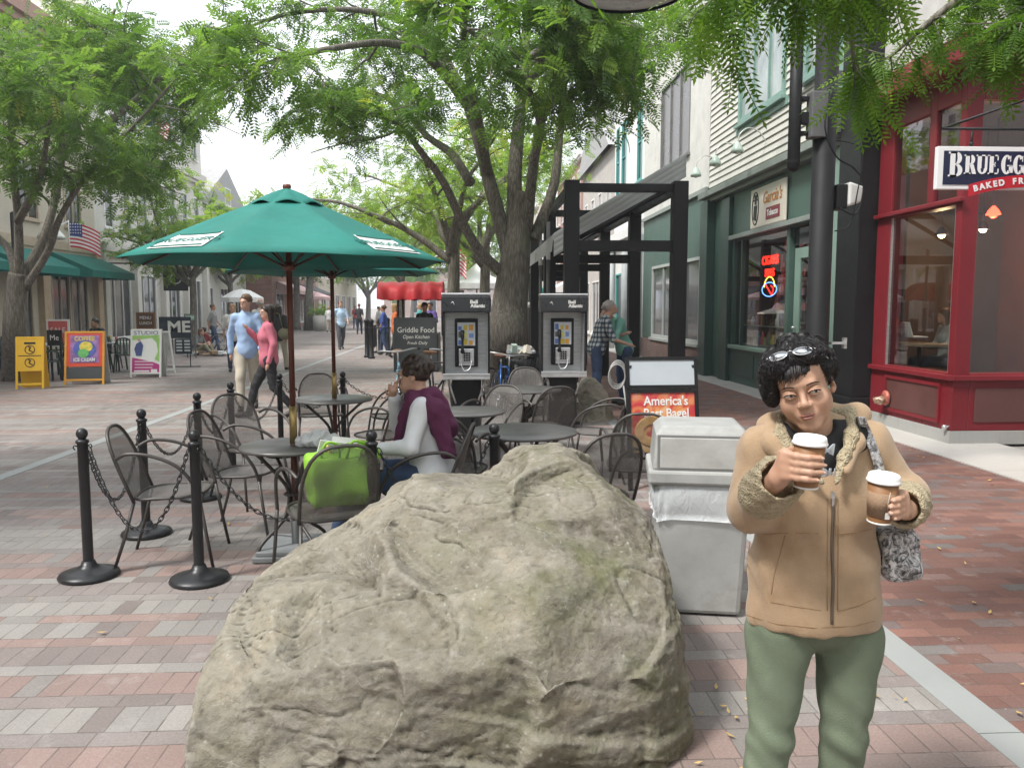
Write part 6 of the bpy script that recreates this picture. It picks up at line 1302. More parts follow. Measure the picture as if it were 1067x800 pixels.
# walkers further off
person('balding man in white shirt walking behind the couple', at(276, 21), F(.1, 1), 1.85, walkpose(.7), SK_L, GREY_H, cloth('white_shirt', (.68, .68, .67)), NAVYT, h=.022, hairstyle='bald')
person('woman in white top and navy trousers half hidden by the man in light blue', at(248, 20.5), F(.3, -1), 1.70, walkpose(.8), SK_L, BLOND_H, cloth('white_shirt'), NAVYT, h=.022, female=True)
pt, _, _ = person('woman with black vest and khaki trousers carrying a shoulder bag', at(294, 20.5), F(.1, 1), 1.70, walkpose(.8), SK_L, DARK_H, cloth('black_vest', (.025, .025, .028)), KHAKI, h=.022, hairstyle='long', female=True)
q = MB(); hb = thing('shoulder_bag', 'olive shoulder bag at the hip of the woman in the black vest', 'bag', at(300, 20.4, .95)); q.ball((0, 0, 0), .18, 10, sc=(1, .5, .85)); q.build('pouch', cloth('olive_canvas', (.22, .21, .14)), hb); q = MB(); q.tube([(-.05, 0, .12), (-.12, -.05, .5), (-.2, .0, .52)], .012, 5); q.build('strap', cloth('olive_canvas'), hb)
person('man in pale blue shirt and grey trousers walking alone in mid street', at(357, 31), F(.35, -1), 1.86, walkpose(1.0), SK_L, BROWN_H, cloth('pale_blue_shirt', (.38, .52, .66)), GREYT, h=.022)
for i, (px, Y, lab, sh, pa, hs, fd) in enumerate(((396, 42, 'distant person in white beyond the bollards', 'white_shirt', NAVYT, 'short', (1, -.4)), (401, 27, 'person in blue top standing behind the railing', 'royal_blue', JEANS, 'short', (-1, 0)), (413, 25.5, 'person in orange top beside the red cart', 'orange_top', BLKT, 'long', (1, .2)), (449, 26, 'person in purple top behind the red cart', 'purple_top', BLKT, 'short', (-.4, -1)), (376, 48, 'distant person in dark clothes near the street middle', 'black_vest', NAVYT, 'short', (.2, 1)),
    (345, 52, 'tiny distant person in white by the planter', 'white_shirt', KHAKI, 'short', (0, 1)), (372, 60, 'tiny distant person in red down the street', 'red_top', JEANS, 'long', (0, -1)), (228, 30, 'person in grey standing by the parked bicycles', 'grey_top', JEANS, 'short', (1, 0)), (438, 33, 'distant person in teal beyond the red cart', 'teal_top', BLKT, 'long', (-1, -.2)))):
    cm = {'royal_blue': (.04, .08, .28), 'orange_top': (.55, .13, .04), 'purple_top': (.12, .08, .3), 'red_top': (.4, .03, .03), 'grey_top': (.25, .25, .25), 'teal_top': (.05, .3, .28)}
    person(lab, at(px, Y), F(*fd), 1.66+.02*(i % 5)*2, walkpose(.3+.15*(i % 4)), [SK_L, SK_T][i % 2], [DARK_H, BROWN_H, BLOND_H][i % 3], cloth(sh, cm.get(sh, (.5, .5, .5))), pa, h=.026, hairstyle=hs)
person('cart vendor in black shirt behind the black board', Vector((-1.15, 20.35, 0)), F(.3, -1), 1.74, dict(STAND, elL=(-.26, .05, 1.16), haL=(-.12, .25, 1.12)), SK_T, DARK_H, cloth('black_vest'), BLKT, h=.02)
# plaid shirt man and the person in mint hooded top
m_, b_2, p_2 = newmat('plaid_cloth'); co = b_2.co(); sp_ = b_2.node('ShaderNodeSeparateXYZ'); b_2.l.new(co, sp_.inputs[0])
fx = b_2.math('GREATER_THAN', b_2.math('FRACT', b_2.math('MULTIPLY', b_2.math('ADD', sp_.outputs[0], sp_.outputs[1]), 13)), .55); fz = b_2.math('GREATER_THAN', b_2.math('FRACT', b_2.math('MULTIPLY', sp_.outputs[2], 13)), .55)
b_2.l.new(b_2.ramp(b_2.math('MULTIPLY', b_2.math('ADD', fx, fz), .5), [(0, (.50, .52, .50)), (.34, (.12, .16, .2)), (.8, (.03, .04, .07))], 'CONSTANT'), p_2.inputs['Base Color']); p_2.inputs['Roughness'].default_value = .85; PLAID = m_
person('grey haired man in plaid shirt leaning over beside the right payphone', at(622, 12.9), F(1, -.1), 1.80, dict(STAND, che=(0, .10, 1.24), nk=(0, .16, 1.42), hd=(0, .22, 1.56), shL=(-.18, .12, 1.36), shR=(.18, .14, 1.36), elR=(.25, .24, 1.08), haR=(.18, .48, 1.0), elL=(-.25, .22, 1.08), haL=(-.12, .45, 1.15)), SK_L, GREY_H, PLAID, JEANS, sleeve='short', h=.016, hp=-.35)
person('person in mint green hooded top bending towards the man in plaid', at(652, 13.2), F(-1, -.25), 1.76, dict(STAND, che=(0, .12, 1.22), nk=(0, .22, 1.40), hd=(0, .33, 1.52), shL=(-.18, .16, 1.36), shR=(.18, .16, 1.36), elR=(.24, .26, 1.08), haR=(.12, .46, 1.06), elL=(-.24, .28, 1.1), haL=(-.12, .48, 1.12)), SK_L, BROWN_H, cloth('mint_fleece', (.20, .46, .38)), JEANS, sleeve='long', h=.016, hp=-.5)
# seated diner with purple sweater over the shoulders
DJ = dict(SIT, pel=(0, -.08, .56), che=(0, -.04, .90), nk=(0, -.01, 1.07), hd=(0, .045, 1.20), shL=(-.155, -.03, 1.015), shR=(.155, -.02, 1.015), elL=(-.23, .02, .77), haL=(-.14, .28, .745), elR=(.19, .19, .85), haR=(.05, .185, 1.045), knL=(-.11, .40, .54), knR=(.12, .40, .55), anL=(-.11, .56, .10), anR=(.14, .50, .10), toL=(-.12, .73, .04), toR=(.15, .66, .04))
dl_ = C_MAN.location; DT, DJJ, DHL = person('seated diner in white shirt with purple sweater round the shoulders, eating', (dl_.x+.02, dl_.y, 0), F(-1, .12), 1.72, DJ, SK_L, hairmat('dark_brown_hair', (.03, .018, .013)), cloth('bright_white_shirt', (.8, .81, .84)), JEANS, shoes=M('tan_shoe', (.25, .14, .07), .7), sleeve='long', h=.010, wide=1.12, hp=.05, hairstyle='curly')
PUR = cloth('purple_knit', (.11, .018, .065), bs=120, bump=.5)
s_ = 1.72/1.75; sdf_obj('sweater', [S_cap(DJJ['shL']+V3(.03, -.02, .02), DJJ['nk']+V3(-.05, -.03, -.005), .042, .048, k=.02), S_cap(DJJ['shR']+V3(-.02, 0, .03), DJJ['nk']+V3(.05, -.03, -.005), .052, .05, k=.03), S_cap(DJJ['nk']+V3(0, -.07, -.02), DJJ['nk']+V3(0, -.13, -.2), .065, .085, k=.04), S_cap(DJJ['shL']+V3(0, -.08, .0), DJJ['shL']+V3(.0, -.17, -.28), .052, .04, k=.03),
    S_cap(DJJ['shL']+V3(.02, .05, .03), DJJ['shL']+V3(.09, .12, -.08), .036, .034, k=.02), S_cap(DJJ['shL']+V3(.09, .12, -.08), DJJ['shL']+V3(.10, .17, -.26), .034, .024, k=.02), S_cap(DJJ['shR']+V3(-.02, .05, .03), DJJ['shR']+V3(-.10, .13, -.12), .045, .042, k=.03), S_cap(DJJ['nk']+V3(-.06, .05, .0), DJJ['nk']+V3(.05, .08, -.03), .04, .04, k=.03)],
    .010, PUR, DT, off=.012, disp=rfold(45, .007, 5))
# seated people across the street
for px, Y, fd, lab, sh, hr_, sk in ((31, 21.5, (1, -.2), 'person in bright blue shirt seated behind the left tree', (.05, .28, .62), GREY_H, SK_L), (33, 19.6, (1, .1), 'person in dark jacket seated at a plastic table near the left tree', (.04, .045, .05), BROWN_H, SK_T), (3, 20.5, (1, 0), 'person in navy seated at the far left edge', (.03, .04, .08), DARK_H, SK_T), (111, 20.5, (-.5, -1), 'man in dark top seated between the orange board and the pink sign', (.03, .035, .035), DARK_H, SK_T)):
    person(lab, at(px, Y), F(*fd), 1.72, SIT, sk, hr_, cloth('shirt_%d' % px, sh), NAVYT, sleeve='long', h=.02)
GS = dict(SIT, pel=(0, -.05, .16), che=(0, .02, .50), nk=(0, .08, .68), hd=(0, .15, .80), shL=(-.17, .04, .63), shR=(.17, .04, .63), elL=(-.24, .12, .40), elR=(.24, .12, .40), haL=(-.1, .34, .36), haR=(.1, .34, .36), hiL=(-.09, 0, .13), hiR=(.09, 0, .13), knL=(-.14, .33, .42), knR=(.14, .36, .36), anL=(-.12, .52, .09), anR=(.12, .60, .09), toL=(-.12, .66, .04), toR=(.12, .74, .04))
person('person with bare shoulders sitting on the ground by the music stand sign', at(212, 27.5), F(1, -.3), 1.72, GS, SK_L, BROWN_H, cloth('grey_vest', (.16, .17, .17)), cloth('olive_canvas'), h=.022, hairstyle='long', sleeve='short')
person('second person sitting on the ground, leaning towards the first', at(222, 29), F(-1, -.4), 1.7, GS, SK_T, DARK_H, cloth('maroon_top', (.2, .03, .03)), NAVYT, h=.022, sleeve='short')
q = MB(); rr = random.Random(6)
for i in range(14): q.box((rr.uniform(-.7, .9), rr.uniform(-.3, .3), .05+rr.uniform(0, .08)), (rr.uniform(.15, .35), rr.uniform(.12, .3), rr.uniform(.05, .16)), (0, 0, rr.uniform(0, 3)), i % 3)
o = q.build('belongings', [WHITE, M('card_paper'), M('goods_4')], None, bevel=.02); o.location = at(218, 27); tag(o, 'heap of white bags and belongings on the ground before the two people sitting', 'belongings', kind='stuff')
# ------------------------------------------------------------------ the woman in the foreground
from mathutils.bvhtree import BVHTree
WY = 2.15
def W(px, py, dy=0.0): return np.array(P(px, py, WY+dy))
wb = Vector((float(W(848, 600)[0]), WY, 0)); WT = thing('person', 'woman in tan fleece-lined jacket and sage trousers holding two coffee cups', 'person', wb)
TANJ = M('tan_fleece_cloth', (.41, .285, .175), .92, 0, .10, 9, .35, 260, sheen=.25, dirt=((.33, .20, .10), 14, .5))
def sherpamat():
    m, b, p = newmat('sherpa_lining'); co = b.co(); v = b.voro(co, 170); n = b.noise(co, 60, 4, .7)
    b.l.new(b.mix(b.mapr(n, .3, .7, 0, 1), (.32, .26, .165), (.52, .45, .31)), p.inputs['Base Color']); p.inputs['Roughness'].default_value = 1
    b.l.new(b.bump(b.math('ADD', b.math('MULTIPLY', v, -1.0), n), 1.0, .006), p.inputs['Normal']); return m
SHERPA = sherpamat()
SAGE = M('sage_cotton', (.165, .205, .14), .95, 0, .10, 9, .5, 350, dirt=((.21, .25, .18), 12, .6))
TEE = M('black_tee', (.014, .014, .017), .85, 0, .2, 8, .2, 200)
SK_W = skinmat('warm_skin', (.50, .30, .205))
# head frame
HO = W(835.5, 401, -.02)
HM = Matrix.Rotation(R(-16), 3, 'Y') @ Matrix.Rotation(R(-24), 3, 'Z') @ Matrix.Rotation(R(3), 3, 'X'); hm_ = np.array(HM)
HS = 1.0
def HP(x, y, z): return HO+hm_@(np.array([x, y, z])*HS)
def HE(c, r, k=.02, rot=None): return S_ell(HP(*c), [q*HS for q in r], HM if rot is None else HM @ Euler(rot).to_matrix(), k=k)
def HC(a, b, r0, r1=None, k=.01): return S_cap(HP(*a), HP(*b), r0*HS, (r0 if r1 is None else r1)*HS, k=k)
head = [HE((0, .012, .030), (.073, .092, .088)), HE((0, -.028, -.040), (.057, .054, .064), .03), HE((0, -.040, .045), (.060, .046, .046), .03),
    HC((-.041, -.004, -.054), (-.010, -.060, -.090), .025, .020, .025), HC((.041, -.004, -.054), (.010, -.060, -.090), .025, .020, .025), HE((0, -.070, -.097), (.018, .015, .014), .022),
    HE((-.036, -.059, -.034), (.026, .024, .026), .025), HE((.036, -.059, -.034), (.026, .024, .026), .025), HC((-.030, -.083, .021), (.030, -.083, .021), .009, None, .014),
    HC((0, -.084, .004), (0, -.099, -.024), .0065, .009, .012), HE((0, -.1015, -.029), (.0115, .010, .0088), .007), HE((-.0125, -.094, -.033), (.0075, .010, .0065), .005), HE((.0125, -.094, -.033), (.0075, .010, .0065), .005),
    HE((0, -.080, -.062), (.026, .014, .020), .015)]
for s_ in (-1, 1):
    head.append(S_cut(HE((s_*.031, -.1035, .002), (.019, .016, .0115), .010)))
for s_ in (-1, 1):
    e = s_*.031
    head += [
        HE((s_*.077, .010, -.008), (.008, .018, .029), .005, (0, 0, s_*.35)), HE((s_*.074, .000, -.030), (.006, .008, .010), .005)]
head += [S_cut(HE((s_*.083, .004, -.004), (.005, .010, .016), .004)) for s_ in (-1, 1)]
head += [S_cut(HC((-.020, -.1005, -.0635), (.020, -.1005, -.0635), .0022, None, .003)), S_cut(HE((-.006, -.101, -.0385), (.0035, .005, .0025), .002)), S_cut(HE((.006, -.101, -.0385), (.0035, .005, .0025), .002))]
neckb = W(849, 462, .02); neck = [S_cap(HP(0, .022, -.055), neckb, .050, .057, k=.03)]
def hand_on_cup(C, rc, side, wrist, zs, phis, tip_trim, thumb):
    """fingers wrap a cup of centre C; side=-1: palm left of the cup, +1: right"""
    C = np.array(C); out = []
    kn = []
    for i, z in enumerate(zs):
        ph = phis[i]; r = [rc+.020, rc+.0095, rc+.0082, rc+.0075]; p_ = [C+np.array([rr_*math.cos(a), rr_*math.sin(a), z+dz]) for rr_, a, dz in zip(r, ph, (0, -.001, -.002, -.003))]
        rad = [.0095, .0088, .0082, .0070] if i < 3 else [.0085, .0078, .0070, .0060]
        for a, b_, ra, rb in zip(p_, p_[1:], rad, rad[1:]): out.append(S_cap(a, b_, ra, rb, k=.0035))
        out.append(S_ell(p_[1], (rad[1]*1.12,)*3, k=.004)); kn.append(p_[0])
    for a, b_ in zip(kn, kn[1:]): out.append(S_cap(a, b_, .011, .011, k=.01))
    for q in kn: out.append(S_cap(q, wrist, .012, .019, k=.012))
    th = [C+np.array([rr_*math.cos(a), rr_*math.sin(a), z]) for rr_, a, z in thumb]
    out += [S_cap(wrist, th[0], .018, .014, k=.012), S_cap(th[0], th[1], .0125, .0105, k=.006), S_cap(th[1], th[2], .0105, .0085, k=.004)]
    return out
C1 = P(842, 482, 1.86); C2 = P(918.5, 520, 1.93)
D_ = math.radians
w1 = np.array(P(812, 497, 1.885)); w2 = np.array(P(944, 531, 1.965))
f1 = hand_on_cup(C1, .036, -1, w1, (.022, .005, -.013, -.030), [[D_(a) for a in (178, 212, 248, 286)], [D_(a) for a in (180, 214, 254, 296)], [D_(a) for a in (182, 216, 254, 294)], [D_(a) for a in (184, 216, 246, 274)]], 0, [(.058, D_(150), .015), (.050, D_(118), .022), (.045, D_(82), .028)])
f2 = hand_on_cup(C2, .0345, 1, w2, (.010, -.006, -.022, -.036), [[D_(a) for a in (0, -28, -56, -80)], [D_(a) for a in (-2, -30, -60, -88)], [D_(a) for a in (-4, -30, -60, -86)], [D_(a) for a in (-6, -28, -52, -72)]], 0, [(.056, D_(28), .01), (.050, D_(62), .018), (.045, D_(98), .022)])
shR_, elR_ = W(792, 474, .02), W(780, 534, -.02); shL_, elL_ = W(906, 468, .02), W(950, 524, .0)
hipz = W(849, 640, .03); kneeL, kneeR = W(803, 768, .0), W(879, 768, .0)
ankL = np.array([kneeL[0]-.03, WY+.03, .07]); ankR = np.array([kneeR[0]+.01, WY+.05, .07])
bodyp = [S_ell(W(850, 520, .03), (.15, .095, .17), k=.05), S_ell(W(849, 600, .03), (.145, .10, .15), k=.05), S_ell(W(849, 620, .03), (.15, .10, .10), k=.05), S_cap(shR_, shL_, .045, k=.04), S_cap(shR_, elR_, .045, .04, k=.03), S_cap(elR_, w1, .038, .025, k=.02), S_cap(shL_, elL_, .045, .04, k=.03), S_cap(elL_, w2, .038, .025, k=.02),
    S_cap(W(815, 665, .02), kneeL, .075, .05, k=.03), S_cap(W(882, 665, .02), kneeR, .075, .05, k=.03), S_cap(kneeL, ankL, .045, .035, k=.02), S_cap(kneeR, ankR, .045, .035, k=.02), S_cap(ankL, ankL+V3(-.02, -.14, -.04), .035, .03, k=.02), S_cap(ankR, ankR+V3(.03, -.14, -.04), .035, .03, k=.02)]
sdf_obj('body', bodyp+neck+head+f1+f2, .0032, SK_W, WT, world=True, smooth_it=1)
def hball(q, c, r, n=12):
    o = len(q.v); q.ball((0, 0, 0), 1, n); 
    for i in range(o, len(q.v)): v = q.v[i]; q.v[i] = tuple(HP(c[0]+v[0]*r[0], c[1]+v[1]*r[1], c[2]+v[2]*r[2]))
    return q
for s_ in (-1, 1):
    e0 = s_*.0315; e = hball(MB(), (e0, -.0830, -.001), (.0140, .0085, .0072), 14).build('eye', M('eye_white', (.50, .46, .42), .2), WT, True)  # white toned down in colour as if shadowed; cached eye_white keeps its earlier tone
    hball(MB(), (e0+.0030, -.0878, .0002), (.0058, .0042, .0058), 12).build('iris', M('dark_iris'), e, True)
    up = [(-.0155, -.0865, -.0018), (-.009, -.0915, .0040), (0, -.0930, .0060), (.009, -.0900, .0048), (.0165, -.0815, -.0010)]; lo = [(-.0145, -.0870, -.0026), (-.006, -.0905, -.0068), (.004, -.0905, -.0074), (.0165, -.0815, -.0018)]
    U = [HP(e0+s_*x, y, z) for x, y, z in up]; L_ = [HP(e0+s_*x, y, z) for x, y, z in lo]
    q = MB(); q.tube(smooth_path(U, 4), [.0022]+[.0034]*15+[.0020], 8); q.tube(smooth_path([HP(e0+s_*x, y+.003, z+.0045) for x, y, z in up], 4), [.0016]+[.0026]*15+[.0016], 8); q.build('eyelid', SK_W, WT, True)
    q = MB(); q.tube(smooth_path(L_, 4), [.0016]+[.0022]*11+[.0014], 8); q.build('lower_eyelid', SK_W, WT, True)
    q = MB(); q.tube(smooth_path([HP(e0+s_*x, y-.0026, z-.0022) for x, y, z in up], 4), [.0008]+[.0013]*15+[.0006], 5); q.build('eyelashes', M('dark_iris'), WT, True)
    q = MB(); q.tube(smooth_path([HP(s_*.015, -.0945, .0195), HP(s_*.028, -.0945, .0235), HP(s_*.040, -.0880, .0225), HP(s_*.050, -.0780, .0165)], 3), [.0010]+[.0019]*6+[.0014, .0010, .0006], 6); q.build('eyebrow', M('brow_hair', (.02, .013, .01), .7), WT, True)
q = MB(); q.tube([HP(-.021, -.0885, -.0625), HP(-.010, -.0965, -.0592), HP(0, -.0975, -.0602), HP(.010, -.0965, -.0592), HP(.021, -.0885, -.0625)], [.0008, .0028, .0026, .0028, .0008], 8); q.tube([HP(-.019, -.0885, -.0645), HP(-.008, -.0965, -.0680), HP(.008, -.0965, -.0680), HP(.019, -.0885, -.0645)], [.0008, .0036, .0036, .0008], 8); q.build('lips', M('lip_tint', (.33, .13, .105), .45, 0, .1, 30), WT, True)
# nails
for C, ph, zs in ((C1, (288, 298, 296, 276), (.019, .002, -.016, -.033)), (C2, (-82, -90, -88, -74), (.007, -.009, -.025, -.039))):
    for a, z in zip(ph, zs):
        q = MB(); r = (.036 if C is C1 else .0345)+.0138; c = Vector((C[0]+r*math.cos(D_(a)), C[1]+r*math.sin(D_(a)), C[2]+z)); q.ball(c, .0045, 6, sc=(1, .5, .8)); q.build('fingernail', M('nail', (.55, .36, .28), .3), WT, True)
# hair: shaped volume with curls, then strands
rr = random.Random(12)
hair = [HE((0, .018, .042), (.081, .096, .085), .02), HE((-.042, -.048, .080), (.045, .048, .040), .02), HE((.030, -.040, .092), (.05, .05, .032), .02), HE((-.075, -.020, .035), (.030, .045, .050), .02), HE((-.082, -.025, .000), (.022, .032, .035), .015), HE((.078, .02, .035), (.022, .05, .045), .02), HE((0, .085, -.02), (.06, .035, .06), .03)]
for _ in range(75):
    a = rr.uniform(0, 6.28); b_ = math.asin(rr.uniform(-.1, 1)); d = np.array([math.cos(a)*math.cos(b_), math.sin(a)*math.cos(b_), math.sin(b_)])
    c = np.array([d[0]*.084, d[1]*.096+.016, d[2]*.086+.042])
    if c[1] < -.05 and c[2] < .065: continue
    hair.append(HE(tuple(c), (rr.uniform(.010, .02), rr.uniform(.010, .02), rr.uniform(.010, .02)), .008))
hair += [S_cut(HE((.004, -.108, -.022), (.058, .062, .080), .010)), S_cut(HE((.092, -.028, -.020), (.026, .030, .055), .010)), S_cut(HE((.096, .004, -.012), (.020, .024, .034), .006)), S_cut(HE((0, -.02, -.125), (.12, .11, .055), .01))]
HB = hairmat('black_wavy_hair', (.012, .010, .011))
ho = sdf_obj('hair', hair, .0032, HB, WT, world=True)
# strand clumps following the hair volume
vs = [Vector(v.co) for v in ho.data.vertices]; ns = [Vector(v.normal) for v in ho.data.vertices]; wloc = wb
Hc = Vector(HP(0, .018, .044))-wloc; Hu = Vector(hm_@np.array([0, 0, 1.])); crown = Hc+Vector(hm_@np.array([.0, .02, .09]))
bv = BVHTree.FromPolygons([tuple(v.co) for v in ho.data.vertices], [tuple(p.vertices) for p in ho.data.polygons])
q = MB(); hc2 = 0
for _ in range(3600):
    i = rr.randrange(len(vs)); p_ = vs[i]+ns[i]*.001; n_ = ns[i]; away = (p_-crown); away = away-n_*away.dot(n_)
    if away.length < .005: continue
    away.normalize(); side = n_.cross(away); pts = []; cur = p_; L = rr.uniform(.02, .05); ph = rr.uniform(0, 6.28); K = 7
    for j in range(K):
        u = j/(K-1); dirn = (away+side*.75*math.sin(ph+u*4.5)); nx = cur+dirn.normalized()*(L/K); loc, nn, _, dd = bv.find_nearest(nx)
        if loc is None: break
        cur = loc+nn*(.0006+.0028*math.sin(math.pi*u)+(.003*u if rr.random() < .3 else 0)); pts.append(cur.copy())
    if len(pts) == K: q.tube(pts, [.0004, .0009, .0011, .0011, .0009, .0006, .0002], 3)
# fringe over the forehead
for k in range(70):
    u = rr.uniform(-1, 1); a = Vector(HP(.045*u-.01, -.072-.012*(1-u*u), .078)); m1 = Vector(HP(.050*u-.014, -.100+.022*u*u, .056)); e_ = Vector(HP(.054*u-.022+rr.uniform(-.006, .006), -.096+.026*u*u, .034+rr.uniform(-.006, .010)+.008*(u > .3)))
    q.tube([x-wloc for x in smooth_path([a, m1, e_], 4)], [.0010, .0015, .0017, .0017, .0015, .0012, .0009, .0006, .0003], 4)
q.build('hair_strands', HB, ho)
# clothes
fold_j = rfold(30, .0042, 8, .8)
sdf_obj('tee_shirt', [S_ell(W(850, 520, .02), (.155, .105, .175), k=.05), S_cap(W(815, 462, .01), W(885, 458, .01), .060, k=.04), S_cap(W(849, 458, .01), W(849, 478, -.02), .065, .07, k=.03), S_cut(S_ell(W(847, 436, -.02), (.066, .09, .055), k=.008))], .0045, TEE, WT, world=True)
jac = [S_ell(W(850, 520, .02), (.178, .120, .19), k=.05), S_ell(W(831, 530, -.055), (.07, .06, .075), k=.05), S_ell(W(878, 530, -.055), (.07, .06, .075), k=.05), S_ell(W(848, 592, .02), (.186, .130, .19), k=.05), S_ell(W(848, 635, .02), (.193, .138, .12), k=.05), S_cap(W(797, 468, .02), W(902, 462, .02), .060, k=.04),
    S_cap(W(846, 446, .05), W(796, 468, .02), .055, .06, k=.03), S_cap(W(850, 446, .05), W(904, 462, .02), .055, .058, k=.03),
    S_cap(W(793, 470, .02), W(783, 528, -.02), .060, .065, k=.03), S_cap(W(783, 530, -.02), W(804, 508, -.17), .063, .058, k=.03), S_cap(W(905, 466, .02), W(942, 516, .01), .056, .056, k=.03), S_cap(W(942, 518, .01), W(943, 526, -.12), .060, .054, k=.03),
    S_cut(S_box(W(848, 690, .0), (.5, .5, .108), (0, R(1.5), 0), .01, .008)), S_cut(S_cap(W(852, 436, -.14), W(862, 488, -.17), .062, .022, k=.008)), S_cut(S_cap(W(862, 488, -.17), W(867, 512, -.17), .022, .004, k=.006)), S_cut(S_cap(W(849, 425, -.04), W(850, 470, -.04), .060, .05, k=.01))]
jo = sdf_obj('jacket', jac, .004, TANJ, WT, world=True, disp=fold_j)
sh_d = lambda X, Y, Z: (.0016*np.sin(X*420)*np.sin(Y*400)*np.sin(Z*410)+.0025*np.sin(X*130+Z*90)*np.sin(Z*120)).astype(np.float32)
sdf_obj('hood', [S_cap(W(803, 442, .05), W(846, 437, .13), .036, .05, k=.03), S_cap(W(846, 437, .13), W(893, 434, .05), .05, .034, k=.03), S_cap(W(803, 442, .05), W(806, 462, -.05), .030, .026, k=.02), S_cap(W(806, 462, -.05), W(826, 490, -.125), .024, .012, k=.02), S_cap(W(893, 434, .05), W(893, 462, -.05), .028, .024, k=.02), S_cap(W(893, 462, -.05), W(880, 490, -.12), .022, .010, k=.02)], .004, TANJ, WT, world=True, disp=fold_j)
sdf_obj('sherpa_collar', [S_cap(W(810, 440, .04), W(849, 436, .10), .022, .028, k=.02), S_cap(W(849, 436, .10), W(886, 432, .04), .028, .021, k=.02), S_cap(W(810, 440, .04), W(813, 457, -.05), .022, .021, k=.02), S_cap(W(813, 457, -.05), W(831, 480, -.115), .021, .015, k=.02), S_cap(W(833, 478, -.115), W(856, 503, -.140), .018, .006, k=.015),
    S_cap(W(886, 432, .04), W(887, 454, -.05), .020, .018, k=.02), S_cap(W(887, 454, -.05), W(881, 478, -.105), .018, .013, k=.02), S_cap(W(879, 476, -.105), W(871, 504, -.138), .016, .005, k=.015)], .0036, SHERPA, WT, world=True, disp=sh_d)
sdf_obj('sherpa_cuff', [S_cap(W(797, 514, -.13), W(811, 500, -.215), .069, .064, k=.01), S_cut(S_cap(W(808, 503, -.19), W(820, 494, -.31), .040, .052, k=.008))], .0036, SHERPA, WT, world=True, disp=sh_d)
sdf_obj('sherpa_cuff', [S_cap(W(945, 524, -.09), W(943, 529, -.165), .061, .055, k=.01), S_cut(S_cap(W(943, 529, -.15), W(940, 531, -.26), .036, .048, k=.008))], .0036, SHERPA, WT, world=True, disp=sh_d)
def pf(X, Y, Z):
    kz = np.exp(-((Z-(kneeL[2]-.0))/.09)**2); return (.0026*kz*np.sin(Z*80+X*25+2.5*np.sin(X*22+1))+.0026*np.sin(Z*40+X*30+2*np.sin(Y*25))).astype(np.float32)
sdf_obj('trousers', [S_ell(W(848, 632, .03), (.184, .128, .12), k=.05), S_cap(W(812, 655, .02), W(803, 765, .0), .096, .062, k=.02), S_cap(W(884, 660, .02), W(879, 765, .0), .098, .064, k=.02), S_cap(W(803, 765, 0), ankL+V3(0, 0, -.0), .060, .068, k=.02), S_cap(W(879, 765, 0), ankR, .060, .070, k=.02), S_cut(S_box((wb.x, WY, -.05), (.5, .5, .10), None, .005, .005))], .005, SAGE, WT, world=True, disp=pf)
sdf_obj('shoes', [S_cap(ankL+V3(0, .03, -.03), ankL+V3(-.02, -.15, -.035), .042, .036, k=.02), S_cap(ankR+V3(0, .03, -.03), ankR+V3(.03, -.15, -.035), .042, .036, k=.02)], .006, SHOE, WT, world=True)
# surface details found by casting onto the jacket
def bvh_of(o): off = pmat(o); return BVHTree.FromPolygons([tuple(off @ v.co) for v in o.data.vertices], [tuple(p.vertices) for p in o.data.polygons])
JB = bvh_of(jo)
def onj(px, py, off=.002, B=None):
    h_ = (B or JB).ray_cast(CAM, ray(px, py).normalized()); 
    if h_[0] is None: return Vector(W(px, py, -.12))
    return h_[0]-ray(px, py).normalized()*off
zp = [onj(867.5+.6*math.sin(i*.5), 512+i*6.0, .002) for i in range(24)]
q = MB(); q.tube(zp, .0042, 6); q.build('zipper', M('zip_metal', (.16, .13, .10), .4, .5), WT, True)
q = MB(); a = onj(868, 516, .008); q.box(a, (.010, .006, .016)); q.box(a+Vector((0, -.002, -.018)), (.006, .003, .022)); q.build('zip_pull', STEEL, WT, True)
for pts in ([(788, 557), (820, 555), (864, 556)], [(873, 556), (895, 554), (912, 550)], [(818, 558), (812, 580), (806, 602), (803, 624)], [(803, 627), (830, 632), (864, 637)], [(873, 637), (895, 631), (918, 620)], [(776, 640), (810, 650), (848, 654), (890, 652), (918, 645)], [(777, 600), (780, 575), (782, 560)], [(862, 520), (862, 560), (862, 600), (862, 648)], [(873, 520), (873, 560), (873, 600), (873, 648)]):
    pp = []
    for (a, b_), (c, d) in zip(pts, pts[1:]): pp += [onj(a+(c-a)*k/4, b_+(d-b_)*k/4, .0005) for k in range(4)]
    q = MB(); q.tube(pp, .0011, 4); q.build('seam', M('seam_thread', (.30, .19, .105), .9), WT, True)
TBV = bvh_of([c for c in KIDS(WT) if c.name.startswith('tee_shirt')][0])
for s_, px, py, sz in (("I'M", 858, 470, .052), ("your", 862, 491, .050)):
    c = onj(px, py, .004, TBV); text(WT, s_, sz, Matrix.Translation(-wb) @ face_mt(c, (1, 0, 0), (0, -.25, 1)), M('tee_print', (.55, .60, .66), .7), bold=.001)
